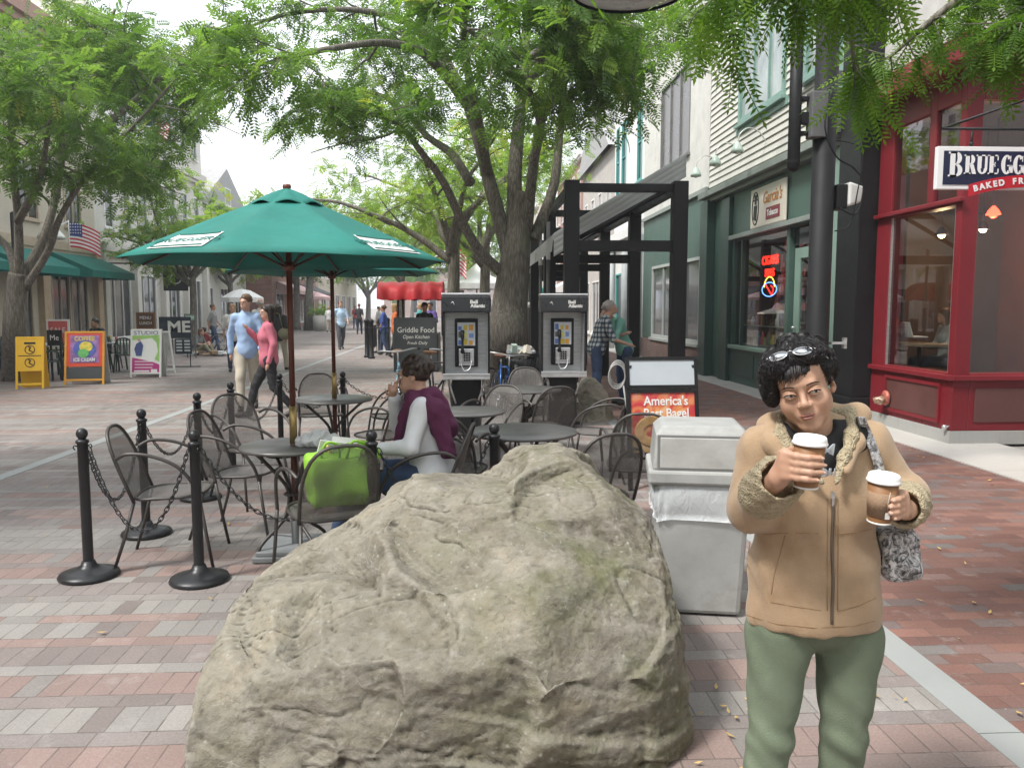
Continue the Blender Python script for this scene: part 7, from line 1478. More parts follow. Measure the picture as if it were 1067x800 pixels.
# sunglasses pushed up into the hair
g = thing('sunglasses', 'silver lensed sunglasses pushed up on the black hair of the woman', 'sunglasses', HP(0, -.08, .095)); gl = Vector(g.location)
LENS = M('mirror_lens', (.62, .66, .72), .12, .85, .05); GFR = M('pale_frame', (.55, .56, .58), .25, .6, .05)
def GP(x, y, z): return Vector(HP(x-.004, -.070+y*.8+z*.75, .098+z*.65-y*.7))-gl
for s_ in (-1, 1):
    q = MB(); n = 20
    ring = [GP(s_*.031+.0235*math.cos(2*math.pi*i/n), -.018-.004*math.cos(2*math.pi*i/n)*s_*-1, .0125*math.sin(2*math.pi*i/n)) for i in range(n)]; c = GP(s_*.031, -.021, 0)
    q.add(ring+[c], [(i, (i+1) % n, n) for i in range(n)], 0, True); le = q.build('lens', LENS, g); md = le.modifiers.new('th', 'SOLIDIFY'); md.thickness = .002
    q = MB(); q.tube(ring, .0010, 6, closed=True); q.build('rim', GFR, g)
    q = MB(); q.tube(smooth_path([GP(s_*.060, -.012, .004), GP(s_*.078, .03, .002), Vector(HP(s_*.086, -.01, .05))-gl, Vector(HP(s_*.086, .04, .02))-gl], 4), .002, 6); q.build('temple', GFR, g)
q = MB(); q.tube([GP(-.007, -.02, .004), GP(0, -.022, .007), GP(.007, -.02, .004)], .0017, 6); q.build('bridge', GFR, g)
# coffee cups
def cup(C, label, tilt):
    t = thing('coffee_cup', label, 'cup', C, 0, 'takeaway coffee cups', rot=tilt)
    q = MB(); q.lathe([(0, -.060), (.0270, -.060), (.0275, -.057), (.0375, .050), (0, .050)], n=40); q.build('cup_body', M('brown_paper_cup', (.27, .13, .05), .6, 0, .1, 20), t)
    q = MB(); q.lathe([(.0298, -.042), (.0305, -.0425), (.0360, .022), (.0352, .0225)], n=40); q.build('sleeve', M('kraft_sleeve', (.34, .225, .145), .8, 0, .1, 30, .3, 200), t)
    q = MB(); q.lathe([(.0385, .046), (.0415, .046), (.0418, .051), (.0395, .053), (.0392, .058), (.0375, .064), (.035, .0665), (.033, .064), (0, .0635)], n=40); q.build('lid', M('white_lid', (.82, .82, .81), .35, 0, .02), t)
    q = MB(); q.lathe([(.0268, -.0605), (.029, -.0605), (.029, -.056), (.0272, -.056)], n=30); q.build('base_rim', WHITE, t)
    return t
cup(C1, 'white lidded coffee cup held up in front of the black tee', (R(3), R(2), 0)); c2 = cup(C2, 'white lidded coffee cup with tea tag, held beside the patterned bag', (R(4), R(2), 0))
q = MB(); q.box((-.001, -.0385, -.032), (.012, .001, .016)); q.tube([(-.001, -.0385, -.024), (-.004, -.039, .0), (-.002, -.041, .03)], .0005, 4); q.build('tea_tag', WHITE, c2)
# patterned shoulder bag
hbm, b_2, p_2 = newmat('snake_print'); n_1 = b_2.noise(b_2.co((1, 1, .7)), 42, 5, .75, 1.6); b_2.l.new(b_2.ramp(n_1, [(.40, (.04, .04, .045)), (.5, (.30, .30, .31)), (.56, (.66, .66, .67))]), p_2.inputs['Base Color']); p_2.inputs['Roughness'].default_value = .6
bgl = Vector(W(930, 570, .05)); bg_ = thing('handbag', 'black and white patterned shoulder bag hanging at the side of the woman', 'bag', bgl)
sdf_obj('pouch', [S_box(W(929, 566, .06), (.030, .085, .052), (R(8), R(-10), R(-14)), .022, .02), S_ell(W(931, 578, .05), (.045, .10, .055), k=.03)], .006, hbm, bg_, world=True, disp=lambda X, Y, Z: (.006*np.sin(Z*70+X*40)*np.sin(Y*40)).astype(np.float32))
sp_pts = [(896, 434), (901, 445), (906, 458), (911, 471), (915, 484), (919, 500), (922, 520), (925, 540)]
L_ = [onj(x-5, y, .005) for x, y in sp_pts]; R_ = [onj(x+5, y, .005) for x, y in sp_pts]; 
back = [Vector(W(893, 438, .12)), Vector(W(908, 480, .16)), Vector(W(922, 540, .12))]
q = MB(); VV = L_+R_; k = len(L_); q.add([tuple(v) for v in L_+R_], [(i, i+1, k+i+1, k+i) for i in range(k-1)], 0, True); so_ = q.build('strap', hbm, bg_, True); md = so_.modifiers.new('t', 'SOLIDIFY'); md.thickness = .004
# ------------------------------------------------------------------ green shopping bag, crumpled white bag
bl = C_BAG.location; t = thing('shopping_bag', 'bright green reusable shopping bag sitting on the mesh chair', 'bag', (bl.x+.06, bl.y+.08, .46), .3)
LIME = M('lime_fabric', (.27, .56, .05), .6, 0, .12, 4, .3, 60)
sdf_obj('bag_body', [S_box((0, .02, .15), (.16, .10, .12), (0, 0, .1), .03, .03), S_ell((.02, .02, .12), (.20, .14, .13), k=.04), S_ell((.12, .05, .27), (.13, .09, .09), (0, .3, 0), k=.04), S_ell((-.10, .0, .23), (.09, .08, .08), k=.04)], .010, LIME, t, disp=rfold(26, .010, 3))
for x in (-.07, .08):
    q = MB(); q.tube(smooth_path([(x-.05, -.07, .28), (x-.02, -.10, .38), (x+.05, -.09, .36), (x+.06, -.06, .27)], 5), .008, 6); q.build('handle', LIME, t)
q = MB(); q.box((-.06, 0, .32), (.14, .01, .12), (.3, .2, .2)); q.box((.03, .02, .33), (.15, .01, .12), (-.2, .1, -.3)); q.build('papers', WHITE, t)
q = MB(); q.tube([(-.05, -.02, .25), (-.075, -.03, .36)], .006, 6); q.build('yellow_straw', M('goods_5'), t)
ta = TBL['a'].location; o = sdf_obj('plastic_bag', [S_ell((0, 0, .035), (.11, .08, .045), k=.03), S_ell((.08, .03, .04), (.07, .06, .04), k=.03), S_ell((-.07, .01, .03), (.06, .05, .035), k=.03), S_ell((.02, .0, .07), (.06, .05, .04), k=.03)], .007, M('white_plastic_film', (.72, .73, .74), .3), None, disp=rfold(90, .009, 4, 1))
o.location = (ta.x+.17, ta.y-.05, .722); tag(o, 'crumpled white plastic bag on the nearest umbrella table', 'plastic bag')
# ------------------------------------------------------------------ bicycles
def bike(label, loc, rz, col, lean=0.0, h=1.0):
    t = thing('bicycle', label, 'bicycle', loc, rz, 'parked bicycles', rot=(0, lean, rz))   # local: wheel plane YZ, front +Y
    fm = M('bike_%s' % str(col), col, .3, .3, .05, 3, coat=.5); r = .335
    for y in (-.52, .52):
        q = MB(); q.tube([(0, y+r*math.cos(a), r+r*math.sin(a)) for a in [i*math.pi/18 for i in range(36)]], .018, 8, closed=True); w_ = q.build('wheel', M('rubber', (.02, .02, .02), .8), t)
        q = MB(); q.tube([(0, y+(r-.02)*math.cos(a), r+(r-.02)*math.sin(a)) for a in [i*math.pi/18 for i in range(36)]], .009, 6, closed=True); q.build('rim', STEEL, w_)
        q = MB()
        for k in range(20): a = k*math.pi/10; q.tube([(.02*(-1)**k, y, r), (0, y+(r-.02)*math.cos(a), r+(r-.02)*math.sin(a))], .0013, 3, cap=False)
        q.tube([(-.03, y, r), (.03, y, r)], .014, 8); q.build('spokes', STEEL, w_)
    bb, st, hd0, hd1 = (0, -.06, .30), (0, -.22, .80), (0, .36, .80), (0, .39, .70)
    q = MB(); q.tube([bb, st], .015, 8); q.tube([(0, -.20, .76), hd0], .014, 8); q.tube([bb, hd1], .018, 8); q.tube([hd0, hd1], .02, 8)
    for s_ in (-1, 1): q.tube([(s_*.02, -.06, .30), (s_*.055, -.52, r)], .009, 6); q.tube([(s_*.01, -.20, .74), (s_*.055, -.52, r)], .007, 6)
    q.build('frame', fm, t)
    q = MB()
    for s_ in (-1, 1): q.tube([(s_*.02, .40, .66), (s_*.055, .45, .5), (s_*.055, .52, r)], .012, 6)
    q.tube([(-.05, .40, .67), (.05, .40, .67)], .014, 6); q.build('fork', fm, t)
    q = MB(); q.tube([hd0, (0, .34, .95)], .013, 8); q.tube(smooth_path([(-.30, .22, .97), (-.22, .30, .98), (-.06, .37, .96), (.06, .37, .96), (.22, .30, .98), (.30, .22, .97)], 4), .011, 8); q.build('handlebar', STEEL, t)
    for s_ in (-1, 1): q = MB(); q.tube([(s_*.30, .22, .97), (s_*.34, .12, .965)], .016, 8); q.build('grip', M('rubber'), t)
    q = MB(); q.tube([st, (0, -.245, .90)], .012, 8); q.build('seat_post', STEEL, t)
    q = MB(); q.ball((0, -.30, .925), .13, 8, sc=(.75, .9, .28)); q.ball((0, -.17, .93), .08, 8, sc=(.45, 1.3, .3)); q.build('saddle', M('saddle_brown', (.28, .13, .06), .5), t)
    q = MB(); q.tube([(-.05, -.06, .30), (.05, -.06, .30)], .018, 8); q.tube([(.045, -.06, .30), (.055, .02, .16)], .009, 6); q.tube([(-.045, -.06, .30), (-.055, -.14, .44)], .009, 6); q.box((.09, .02, .16), (.08, .07, .02)); q.box((-.09, -.14, .44), (.08, .07, .02)); q.tube([(.03, -.06+.09*math.cos(a), .30+.09*math.sin(a)) for a in [i*math.pi/8 for i in range(16)]], .006, 5, closed=True); q.build('crankset', STEEL, t)
    q = MB(); q.tube(smooth_path([(.02, .37, .94), (.06, .50, .90), (.03, .46, .78)], 4), .003, 4); q.tube(smooth_path([(-.05, .36, .95), (-.06, .52, .93), (0, .45, .80)], 4), .003, 4); q.build('brake_cable', M('rubber'), t)
    return t
bike('light blue bicycle parked end-on in front of the black cart board', at(419, 12.4), F(.10, -1), (.30, .52, .66), R(4))
bike('dark bicycle leaning behind the left payphone stand', at(452, 12.2), F(.5, -.8), (.05, .05, .06), R(-6))
bike('blue bicycle between the left payphone and the litter basket', at(520, 11.3), F(.15, -1), (.03, .13, .42), R(-5))
bike('silver bicycle parked just behind the left payphone', at(500, 11.9), F(-.5, -1), (.45, .46, .46), R(6))
bike('bright blue bicycle parked by the two people sitting on the ground', at(236, 30), F(1, .1), (.03, .32, .62), R(3))
bike('white bicycle with pale wheels right of the bright blue one', at(247, 29), F(1, -.1), (.6, .6, .6), R(-3))
# ------------------------------------------------------------------ boards across the street
def aboard(name, label, px, Y, w_, h, fm, rz=0.0, lean=9, cat='sign', feet=.06, panel=True):
    t = thing(name, label, cat, at(px, Y), rz); mt = Matrix.Rotation(R(-lean), 4, 'X') 
    q = MB(); fw = .04; q.rng((-w_/2, -.02, 0), (-w_/2+fw, .012, h)); q.rng((w_/2-fw, -.02, 0), (w_/2, .012, h)); q.rng((-w_/2+fw, -.02, h-fw), (w_/2-fw, .012, h)); q.rng((-w_/2+fw, -.02, feet+.02), (w_/2-fw, .012, feet+.02+fw)); q.xf(mt); q.build('front_frame', fm, t)
    top = mt @ Vector((0, 0, h)); mb_ = Matrix.Translation((0, 2*top.y+.03, 0)) @ Matrix.Rotation(R(lean), 4, 'X')
    q = MB(); q.rng((-w_/2, -.01, 0), (w_/2, .012, h)); q.xf(mb_); q.build('back_panel', fm if not panel else M('pale_back', (.5, .5, .49), .6), t); return t, mt
Y_S = M('safety_yellow', (.72, .42, .015), .45, 0, .06, 3)
t, mt = aboard('floor_sign', 'yellow folding wet floor sign beside the left tree', 43, 16.2, .50, 1.05, Y_S, .25, 11, panel=False)
q = MB(); q.rng((-.21, -.015, .36), (.21, .005, 1.01)); q.xf(mt); q.build('face_panel', Y_S, t); q = MB(); q.rng((-.1, -.018, .90), (.1, -.0155, .94)); q.xf(mt); q.build('print', BLACK, t); q = MB(); q.rng((-.2, -.018, .66), (.2, -.0155, .675)); q.xf(mt); q.build('print', BLACK, t)
for z in (.79, .53): q = MB(); q.tube([(.085*math.cos(a), -.018, z+.085*math.sin(a)) for a in [i*math.pi/10 for i in range(20)]], .007, 5, closed=True); q.box((0, -.018, z+.02), (.02, .006, .07), (0, .5, 0)); q.box((.02, -.018, z-.03), (.07, .006, .018), (0, .4, 0)); q.ball((-.015, -.018, z+.055), .014, 5); q.xf(mt); q.build('pictogram', BLACK, t)
ORF = M('orange_board_frame', (.62, .30, .03), .5)
t, mt = aboard('menu_board', 'orange framed menu board with a colourful round picture and slate panel', 97, 17.1, .78, 1.13, ORF, .12, 10)
q = MB(); q.rng((-.35, -.014, .38), (.35, .0, 1.09)); q.xf(mt); q.build('poster', M('orange_red_poster', (.62, .07, .03), .5), t); q = MB(); q.rng((-.35, -.014, .10), (.35, .0, .36)); q.xf(mt); q.build('slate_panel', M('slate_board'), t)
q = MB(); q.rng((-.28, -.018, .46), (.28, -.0145, 1.04)); q.xf(mt); q.build('picture_ground', M('purple_print', (.28, .15, .38), .5, 0, .4, 8), t)
for c, r_, co_l, n in (((0, .75), .22, (.08, .12, .42), 'picture_disc'), ((.03, .80), .13, (.65, .55, .08), 'picture_yellow'), ((-.02, .66), .11, (.12, .42, .12), 'picture_green')):
    q = MB(); k = {'picture_disc': .021, 'picture_yellow': .025, 'picture_green': .029}[n]; q.poly([(c[0]+r_*math.cos(a), -k, c[1]+r_*.85*math.sin(a)) for a in [i*math.pi/12 for i in range(24)]], .003); q.xf(mt); q.build(n, M(n, co_l, .5, 0, .3, 14), t)
text(t, 'COFFEE', .13, mt @ FRONT((0, -.02, .965)), M('picture_yellow'), sx=.9, bold=.003); text(t, 'ICE CREAM', .10, mt @ FRONT((0, -.033, .52)), M('card_paper'), sx=.85, bold=.003)
t, mt = aboard('poster_board', 'white folding board with green and magenta poster', 158.5, 18.8, .70, 1.12, WHITE, .0, 8)
q = MB(); q.rng((-.31, -.012, .09), (.31, .0, 1.08)); q.xf(mt); q.build('poster', M('poster_white', (.74, .76, .74), .4, 0, .02), t)
q = MB(); q.poly([(-.31, -.0125, .09), (.31, -.0125, .09), (.31, -.0125, .30), (.15, -.0125, .36), (-.1, -.0125, .42), (-.31, -.0125, .46)], .003); q.xf(mt); q.build('magenta_band', M('magenta_print', (.45, .04, .22), .4), t)
q = MB(); q.poly([(.31, -.0125, .36), (.31, -.0125, .92), (.10, -.0125, .95), (.24, -.0125, .8), (.27, -.0125, .6), (.2, -.0125, .42)], .003); q.poly([(-.31, -.0125, .86), (.31, -.0125, .94), (.31, -.0125, .98), (-.31, -.0125, .97)], .003); q.xf(mt); q.build('green_swirl', M('lime_print', (.30, .55, .15), .4), t)
q = MB(); q.poly([(-.22, -.017, .50), (-.10, -.017, .50), (-.06, -.017, .74), (-.12, -.017, .84), (-.22, -.017, .78), (-.26, -.017, .66)], .003); q.xf(mt); q.build('printed_figure', M('figure_print', (.05, .08, .22), .5), t)
q = MB(); q.poly([(-.16+.035*math.cos(a), -.017, .875+.04*math.sin(a)) for a in [i*math.pi/6 for i in range(12)]], .003); q.xf(mt); q.build('printed_head', SK_L, t)
text(t, 'STUDIO', .13, mt @ FRONT((0, -.016, 1.03)), M('figure_print'), sx=1.2)
for z in (.36, .29, .22): q = MB(); q.rng((-.25, -.0165, z), (.15+.3*(z-.22), -.0145, z+.018)); q.xf(mt); q.build('text_line', WHITE, t)
q = MB(); q.rng((.12, -.0165, .12), (.26, -.0145, .19)); q.rng((-.26, -.0165, .13), (.08, -.0145, .165)); q.xf(mt); q.build('text_block', WHITE, t)
t, mt = aboard('folding_board', 'plain white folding board seen edge-on behind the magenta poster board', 178, 19.8, .55, 1.05, WHITE, .9, 10)
# lettered stand
ms = thing('menu_stand', 'dark stand with large white letters behind the white folding board', 'sign', at(190, 22), 0); DKB = M('dark_blue_board', (.025, .035, .05), .5)
q = MB(); q.rng((-.42, -.02, .78), (.42, .02, 1.36)); q.build('letter_board', DKB, ms); q = MB(); q.rng((-.02, -.02, .36), (.42, .02, .77)); q.build('menu_panel', DKB, ms)
text(ms, 'ME', .42, FRONT((.10, -.022, 1.08)), WHITE, bold=.012, sx=1.15); q = MB()
for i in range(4):
    for x in (.02, .23): q.rng((x, -.026, .43+.085*i), (x+.15, -.0215, .475+.085*i))
q.build('paper_slips', M('card_paper'), ms)
for x in (-.1, .36): q = MB(); q.cyl((x, .03, 0), (x, .03, 1.3), .014, n=6); q.tube([(x-.28, -.02, .02), (x+.28, -.02, .02)], .014, 6); q.build('stand_leg', BLACK, ms)
# brown notice, pale green notice, red poster, dark hanging sign, orange bench
def plaque(name, label, px, py, Y, w_, h, fm, pm, words=None, rz=0, post=True, col=WHITE, legs=True):
    c = P(px, py, Y); t = thing(name, label, 'sign', (c.x, Y, 0 if legs else c.z), rz); z = c.z if legs else 0
    q = MB(); q.rng((-w_/2, -.02, z-h/2), (w_/2, .02, z+h/2)); q.build('frame', fm, t); q = MB(); q.rng((-w_/2+.04, -.026, z-h/2+.04), (w_/2-.04, -.021, z+h/2-.04)); q.build('panel', pm, t)
    if legs:
        for x in (-w_/2+.05, w_/2-.05): q = MB(); q.rng((x-.02, .021, 0), (x+.02, .05, z+h/2-.05)); q.build('leg', fm, t)
    if words:
        for i, (s__, zz, sz) in enumerate(words): text(t, s__, sz, FRONT((0, -.028, z+zz)), col, sx=.9)
    return t
WOOD = M('brown_wood', (.22, .11, .05), .6, 0, .2, 6, stretch=(1, 1, 6))
plaque('wooden_notice', 'brown wooden notice board standing in front of the dark limestone shop windows', 152, 334, 24.5, .56, .50, WOOD, M('dark_brown_panel', (.10, .05, .025), .6), [('MENU', .08, .14), ('LUNCH', -.08, .12)])
plaque('pale_green_sign', 'small pale green sign above the dark lettered stand', 198, 331, 26, .36, .24, M('grey_moulding'), M('pale_green_sign', (.2, .36, .26), .6), [('OPEN', 0, .11)])
plaque('red_poster_board', 'tilted white framed red poster behind the plastic chairs', 61, 347, 18.6, .48, .62, WHITE, M('red_poster', (.62, .12, .11), .5), [('SALE', .06, .17), ('%', -.13, .15)], .1)
plaque('black_notice', 'small black round-topped notice among the plastic chairs near the yellow sign', 57, 352, 18.0, .3, .34, BLACK, BLACK, [('Me', 0, .17)], .1)
hs = plaque('hanging_square_sign', 'dark square sign with a pale emblem hanging above the limestone shops', 183, 291, 34, .95, .95, BLACK, M('slate_board'), None, .25, legs=False)
q = MB(); q.tube([(.2*math.cos(a), -.03, .02+.2*math.sin(a)) for a in [i*math.pi/8 for i in range(16)]], .03, 5, closed=True); q.build('emblem', WHITE, hs); q = MB(); q.tube([(-4.4, 0, .62), (.5, 0, .62)], .03, 6); q.build('bracket', BLACK, hs)
# plastic chairs and tables of the cafe across the street
GPL = M('dark_green_plastic', (.02, .05, .035), .4)
def plastic_chair():
    t = thing('plastic_chair', 'x', 'chair', (0, 0, 0), 0, 'dark green plastic chairs')
    q = MB(); q.box((0, 0, .43), (.46, .44, .03)); q.build('seat', GPL, t, bevel=.01)
    q = MB(); q.tube(arch(.20, .22, .44, .86, -.22, -.30, 12), .018, 6)
    for x in (-.14, -.07, 0, .07, .14): q.box((x, -.26, .64), (.035, .015, .40), (R(-10), 0, 0))
    q.build('backrest', GPL, t)
    for s_ in (-1, 1):
        q = MB(); q.tube([(s_*.22, -.25, .66), (s_*.25, .0, .66), (s_*.24, .16, .62), (s_*.23, .2, .44)], .02, 6); q.build('arm', GPL, t)
        for y in (-.2, .18): q = MB(); q.tube([(s_*.21, y, .43), (s_*.25, y*1.25, 0)], [.026, .016], 6); q.build('leg', GPL, t)
    return t
pc = None
for i, (px, Y, fd, lb) in enumerate(((58, 18.0, (.2, 1), 'green plastic chair right beside the yellow floor sign'), (75, 18.7, (-1, .4), 'green plastic chair between the yellow sign and orange board'), (139, 20.5, (-.3, 1), 'green plastic chair just left of the magenta poster board'), (122, 21.5, (1, -.2), 'green plastic chair between orange board and magenta poster'), (27, 19.6, (1, 0), 'green plastic chair under the person in the dark jacket'), (30, 21.5, (1, -.2), 'green plastic chair under the person in bright blue'), (3, 20.5, (1, 0), 'green plastic chair under the person in navy'), (111, 20.5, (-.5, -1), 'green plastic chair under the man between the boards'), (33, 18.2, (1, .3), 'green plastic chair right of the tree trunk'))):
    c = plastic_chair() if pc is None else copy_tree(pc); pc = pc or c; c.location = at(px, Y); c.rotation_euler.z = F(*fd); c['label'] = lb
def ptable(px, Y, label):
    t = thing('plastic_table', label, 'table', at(px, Y), 0, 'tables of the cafe across the street'); q = MB(); q.lathe([(0, .70), (.42, .70), (.43, .72), (.42, .735), (0, .735)], n=28); q.build('tabletop', M('pale_table', (.5, .52, .5), .4), t)
    for i in range(4): a = math.pi/4+i*math.pi/2; q = MB(); q.tube([(.28*math.cos(a), .28*math.sin(a), .70), (.34*math.cos(a), .34*math.sin(a), 0)], .022, 6); q.build('leg', GPL, t)
    for dx, dy, h_, c in ((.1, .0, .13, 'goods_1'), (-.1, .05, .11, 'white_paint'), (.0, -.12, .16, 'goods_5')):
        q = MB(); q.lathe([(0, 0), (.03, 0), (.038, h_), (0, h_)], n=10); o = q.build('drink_cup', _mc[c]); o.location = at(px, Y)+Vector((dx, dy, .736)); tag(o, '%s cup on the %s' % ({'goods_1': 'red', 'white_paint': 'white', 'goods_5': 'yellow'}[c], label), 'cup', 'cups on the cafe tables across the street')
ptable(43, 20.3, 'plastic table by the left tree'); ptable(67, 19.8, 'plastic table behind the yellow sign'); ptable(127, 20.9, 'plastic table left of the magenta board')
# umbrella-like white tent, planter, bollards, railings
pl = thing('concrete_planter', 'round concrete planter with bushy plant in mid street far away', 'planter', at(336, 55)); q = MB(); q.lathe([(0, 0), (.42, 0), (.52, 1.05), (.45, 1.05), (.44, .95), (0, .95)], n=20); q.build('pot', CONC, pl)
P2 = [Vector((random.gauss(0, .28), random.gauss(0, .28), 1.15+abs(random.gauss(0, .2)))) for _ in range(160)]; V, F_, r_ = scatter(T_FAR, np.array(P2), np.array([[random.gauss(0, 1), random.gauss(0, 1), random.gauss(.4, .5)] for _ in P2]), np.full(len(P2), .7)); npmesh('plant', V, F_, LEAFY, pl, False, False, r_)
bb = None
for i, (px, Y, lb) in enumerate(((383.5, 26, 'thick black bollard at the left end of the railing'), (388, 25.4, 'second thick black bollard touching the first one'), (397, 28, 'black bollard among the railings left of the cart'), (405, 29, 'black bollard closest to the cart canopy'))):
    if bb is None:
        bb = thing('bollard', lb, 'bollard', at(px, Y), 0, 'black bollards by the railing'); q = MB(); q.lathe([(0, 0), (.11, 0), (.11, .05), (.075, .08), (.075, 1.12), (.085, 1.14), (.085, 1.2), (.05, 1.24), (0, 1.25)], n=14); q.build('shaft', BLACK, bb); q = MB(); q.lathe([(.078, .95), (.082, .96), (.082, 1.0), (.078, 1.01)], n=14); q.build('ring', IRON, bb)
    else: c = copy_tree(bb); c.location = at(px, Y); c['label'] = lb
rl = thing('railing', 'black metal railing round the terrace left of the red cart', 'railing', at(398, 27)); x0 = -3.4
for i, (a, b_) in enumerate((((-3.35, 26.2), (-2.3, 26.2)), ((-2.3, 26.2), (-2.2, 31)), ((-3.35, 26.2), (-3.6, 31)))):
    q = MB(); A_ = Vector((*a, 0)); B_ = Vector((*b_, 0)); n = max(4, int((B_-A_).length/.14))
    for z in (.15, .95): q.tube([A_+Vector((0, 0, z)), B_+Vector((0, 0, z))], .02, 5)
    for k in range(n+1): p_ = A_.lerp(B_, k/n); q.tube([p_+Vector((0, 0, 0 if k in (0, n) else .15)), p_+Vector((0, 0, .95))], .009, 4, cap=False)
    q.build('rail_panel', BLACK, rl, True)
for i, (px, Y, s_, h_, m, lb) in enumerate(((258, 46, 1.2, 2.3, WHITE, 'white market parasol on the left beyond the parked bicycles'), (497, 40, 1.9, 2.9, WHITE, 'white pointed tent top seen beside the left payphone'), (325, 66, 1.8, 2.6, M('pink_awning'), 'faded pink parasol far down the street'))):
    u_ = thing('market_parasol', lb, 'umbrella', at(px, Y), 0, 'market parasols'); q = MB(); q.lathe([(0, h_+.9 if i == 1 else h_+.35), (s_*.4, h_+.25), (s_, h_-.15), (s_, h_-.4)], n=10, smooth=False); q.build('canopy', m, u_); q = MB(); q.cyl((0, 0, 0), (0, 0, h_+.3), .035, n=8); q.build('pole', IRON, u_); q = MB(); q.lathe([(0, 0), (.3, 0), (.3, .08), (.05, .1), (0, .1)], n=14); q.build('base', CONC, u_)
# street lantern on the left with arm
lp = thing('street_lantern', 'black street lamp post with hanging white lantern by the left tree', 'lamp', at(36, 23)); q = MB(); q.lathe([(0, 0), (.16, 0), (.14, .4), (.08, .5), (.07, 4.2), (0, 4.25)], n=14); q.build('post', BLACK, lp)
q = MB(); q.tube(smooth_path([(0, 0, 4.0), (.2, 0, 4.6), (.6, 0, 4.75), (.98, 0, 4.5), (1.0, 0, 3.95)], 5), .035, 6); q.build('arm', BLACK, lp)
q = MB(); q.lathe([(.05, 3.95), (.12, 3.85), (.34, 3.58), (.36, 3.5), (.30, 3.5), (.0, 3.7)], c=(1.0, 0, 0), n=18); q.build('lamp_shade', M('pale_metal'), lp); q = MB(); q.ball((1.0, 0, 3.55), .16, 8); q.build('globe', WHITE, lp)
# flags
def flag(label, px, py, Y, w_, h, rz, droop):
    c = P(px, py, Y); t = thing('flag', label, 'flag', c, rz); ST = [M('flag_red', (.5, .03, .05), .7), M('flag_white', (.72, .72, .70), .7), M('flag_blue', (.03, .05, .2), .7)]
    q = MB(); nu, nv = 26, 26
    fn = lambda u, v: (w_*u, .06*math.sin(u*9+v*2)*u, -h*v-droop*u*u)
    vs = [fn(i/nu, j/nv) for j in range(nv+1) for i in range(nu+1)]; fs = []; mi = []
    for j in range(nv):
        for i in range(nu): fs.append((j*(nu+1)+i, j*(nu+1)+i+1, (j+1)*(nu+1)+i+1, (j+1)*(nu+1)+i)); mi.append(2 if (i < nu*.4 and j < 14) else (0 if (j//2) % 2 == 0 else 1))
    q.add(vs, fs, 0, True); q.m = mi; q.build('cloth', ST, t); q = MB()
    for a in range(5):
        for b_ in range(4): q.ball((w_*(.04+.08*a), -.01, -h*(.06+.12*b_)-.0), .022, 4)
    q.build('stars', ST[1], t); q = MB(); q.tube([(-.02, 0, .08), (-.02, 0, -h-.1)], .02, 6); q.tube([(-.02, 0, .05), (-1.2, 0, -.6)], .025, 6); q.build('staff', WHITE, t)
flag('striped flag drooping above the green awnings on the left', 72, 232, 29, 1.0, .85, .1, .35); flag('small striped flag hanging among the trees left of the big trunk', 474, 258, 30, .42, .9, .0, .3)
flag('faint striped flag high on the limestone building', 152, 120, 34, .9, .8, .0, .4)
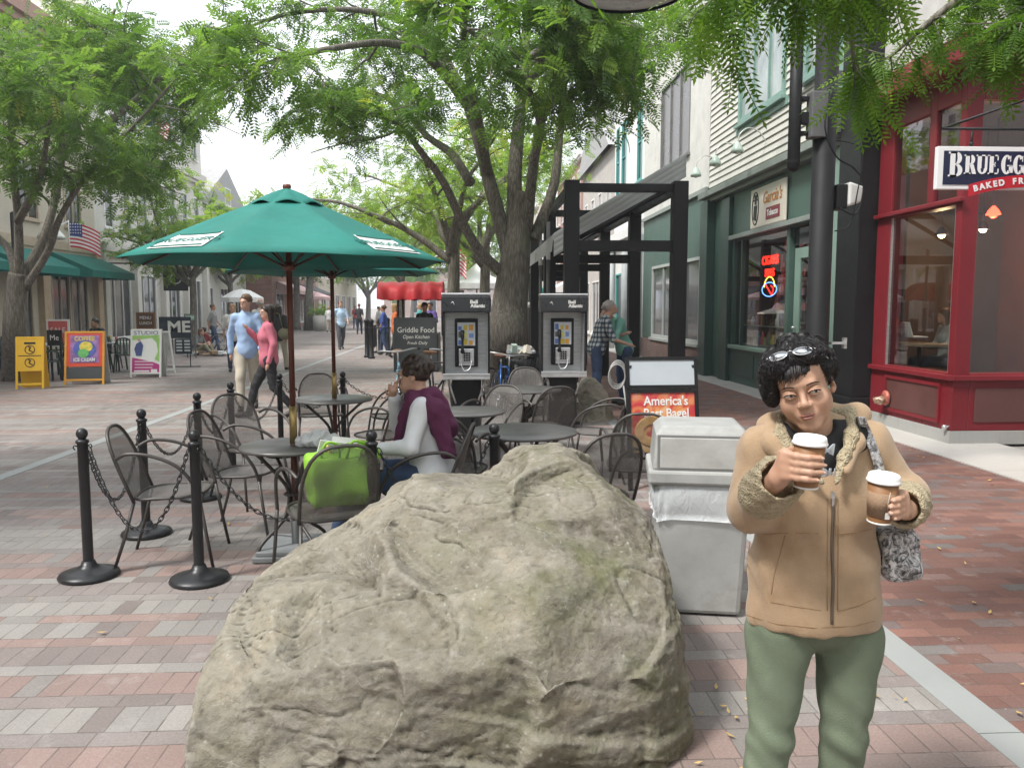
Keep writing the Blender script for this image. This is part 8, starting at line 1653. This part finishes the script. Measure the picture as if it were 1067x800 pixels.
# inside the bagel shop window: diner with laptop
person('woman in dark clothes with long hair seated at a laptop inside the bagel shop', (XR+1.0, 11.75, .38), F(-1, .15), 1.68, SIT, SK_L, BROWN_H, cloth('grey_top', (.25, .25, .25)), JEANS, sleeve='long', h=.02, hairstyle='long', female=True)
tb = thing('window_counter', 'dark counter behind the bagel shop window', 'table', (XR+.52, 11.6, .45)); q = MB(); q.box((0, 0, .70), (.5, 1.1, .035)); q.build('counter_top', M('worn_wood', (.25, .18, .12), .5), tb); q = MB(); q.cyl((0, 0, 0), (0, 0, .68), .03, n=10); q.cyl((0, 0, 0), (0, 0, .02), .22, n=20); q.build('leg', BLACK, tb)
lt = thing('laptop', 'white laptop open on the counter inside the bagel shop', 'laptop', (XR+.50, 11.7, 1.17)); q = MB(); q.box((0, 0, .008), (.23, .32, .016)); q.build('keyboard_base', SWH, lt); q = MB(); q.box((-.15, 0, .12), (.012, .32, .22), (0, R(-18), 0)); q.build('screen_lid', SWH, lt)
# the survey puts the right-hand frontage slightly nearer: bring that row of buildings in
KM = .916
def near_map(v): z = v[2]; return Vector((v[0]*KM, v[1]*KM, z*(KM+.136) if z < 1 else z*KM+.136))
for o in [o for o in COL.objects if o.parent is None and o.get('kind') != 'structure' and o.type in ('MESH', 'EMPTY')]:
    xm = o.location.x if o.type == 'EMPTY' or o.location.length > .5 else sum(v.co.x for v in o.data.vertices)/max(1, len(o.data.vertices))
    if xm < 5 and not o.name.startswith('hanging_sign'): continue
    if o.get('category') in ('building', 'shop', 'pilaster', 'wall', 'sign') or (o.type == 'MESH' and o.location.length < .5):
        tree_ = [o]; i = 0
        while i < len(tree_): tree_ += KIDS(tree_[i]); i += 1
        ml = {x: pmat(x) for x in tree_}; o.location = near_map(o.location)
        for x in tree_:
            if x.type != 'MESH': continue
            m0, m1 = ml[x], pmat(x).inverted()
            for v in x.data.vertices: v.co = m1 @ near_map(m0 @ v.co)
    else: o.location = near_map(o.location); o.scale = o.scale*KM
# ------------------------------------------------------------------ hazy air
hz = MB(); hz.rng((-75, -60, -1.04), (60, 175, 22)); hm2 = bpy.data.materials.new('haze'); hm2.use_nodes = True; hn = hm2.node_tree; hn.nodes.remove(hn.nodes['Principled BSDF'])
pv = hn.nodes.new('ShaderNodeVolumePrincipled'); pv.inputs['Color'].default_value = (.9, .94, 1, 1); pv.inputs['Density'].default_value = .0016; pv.inputs['Anisotropy'].default_value = .2; hn.links.new(pv.outputs[0], hn.nodes['Material Output'].inputs['Volume'])
tag(hz.build('haze', hm2), 'pale hazy air filling the street', 'haze', kind='stuff')
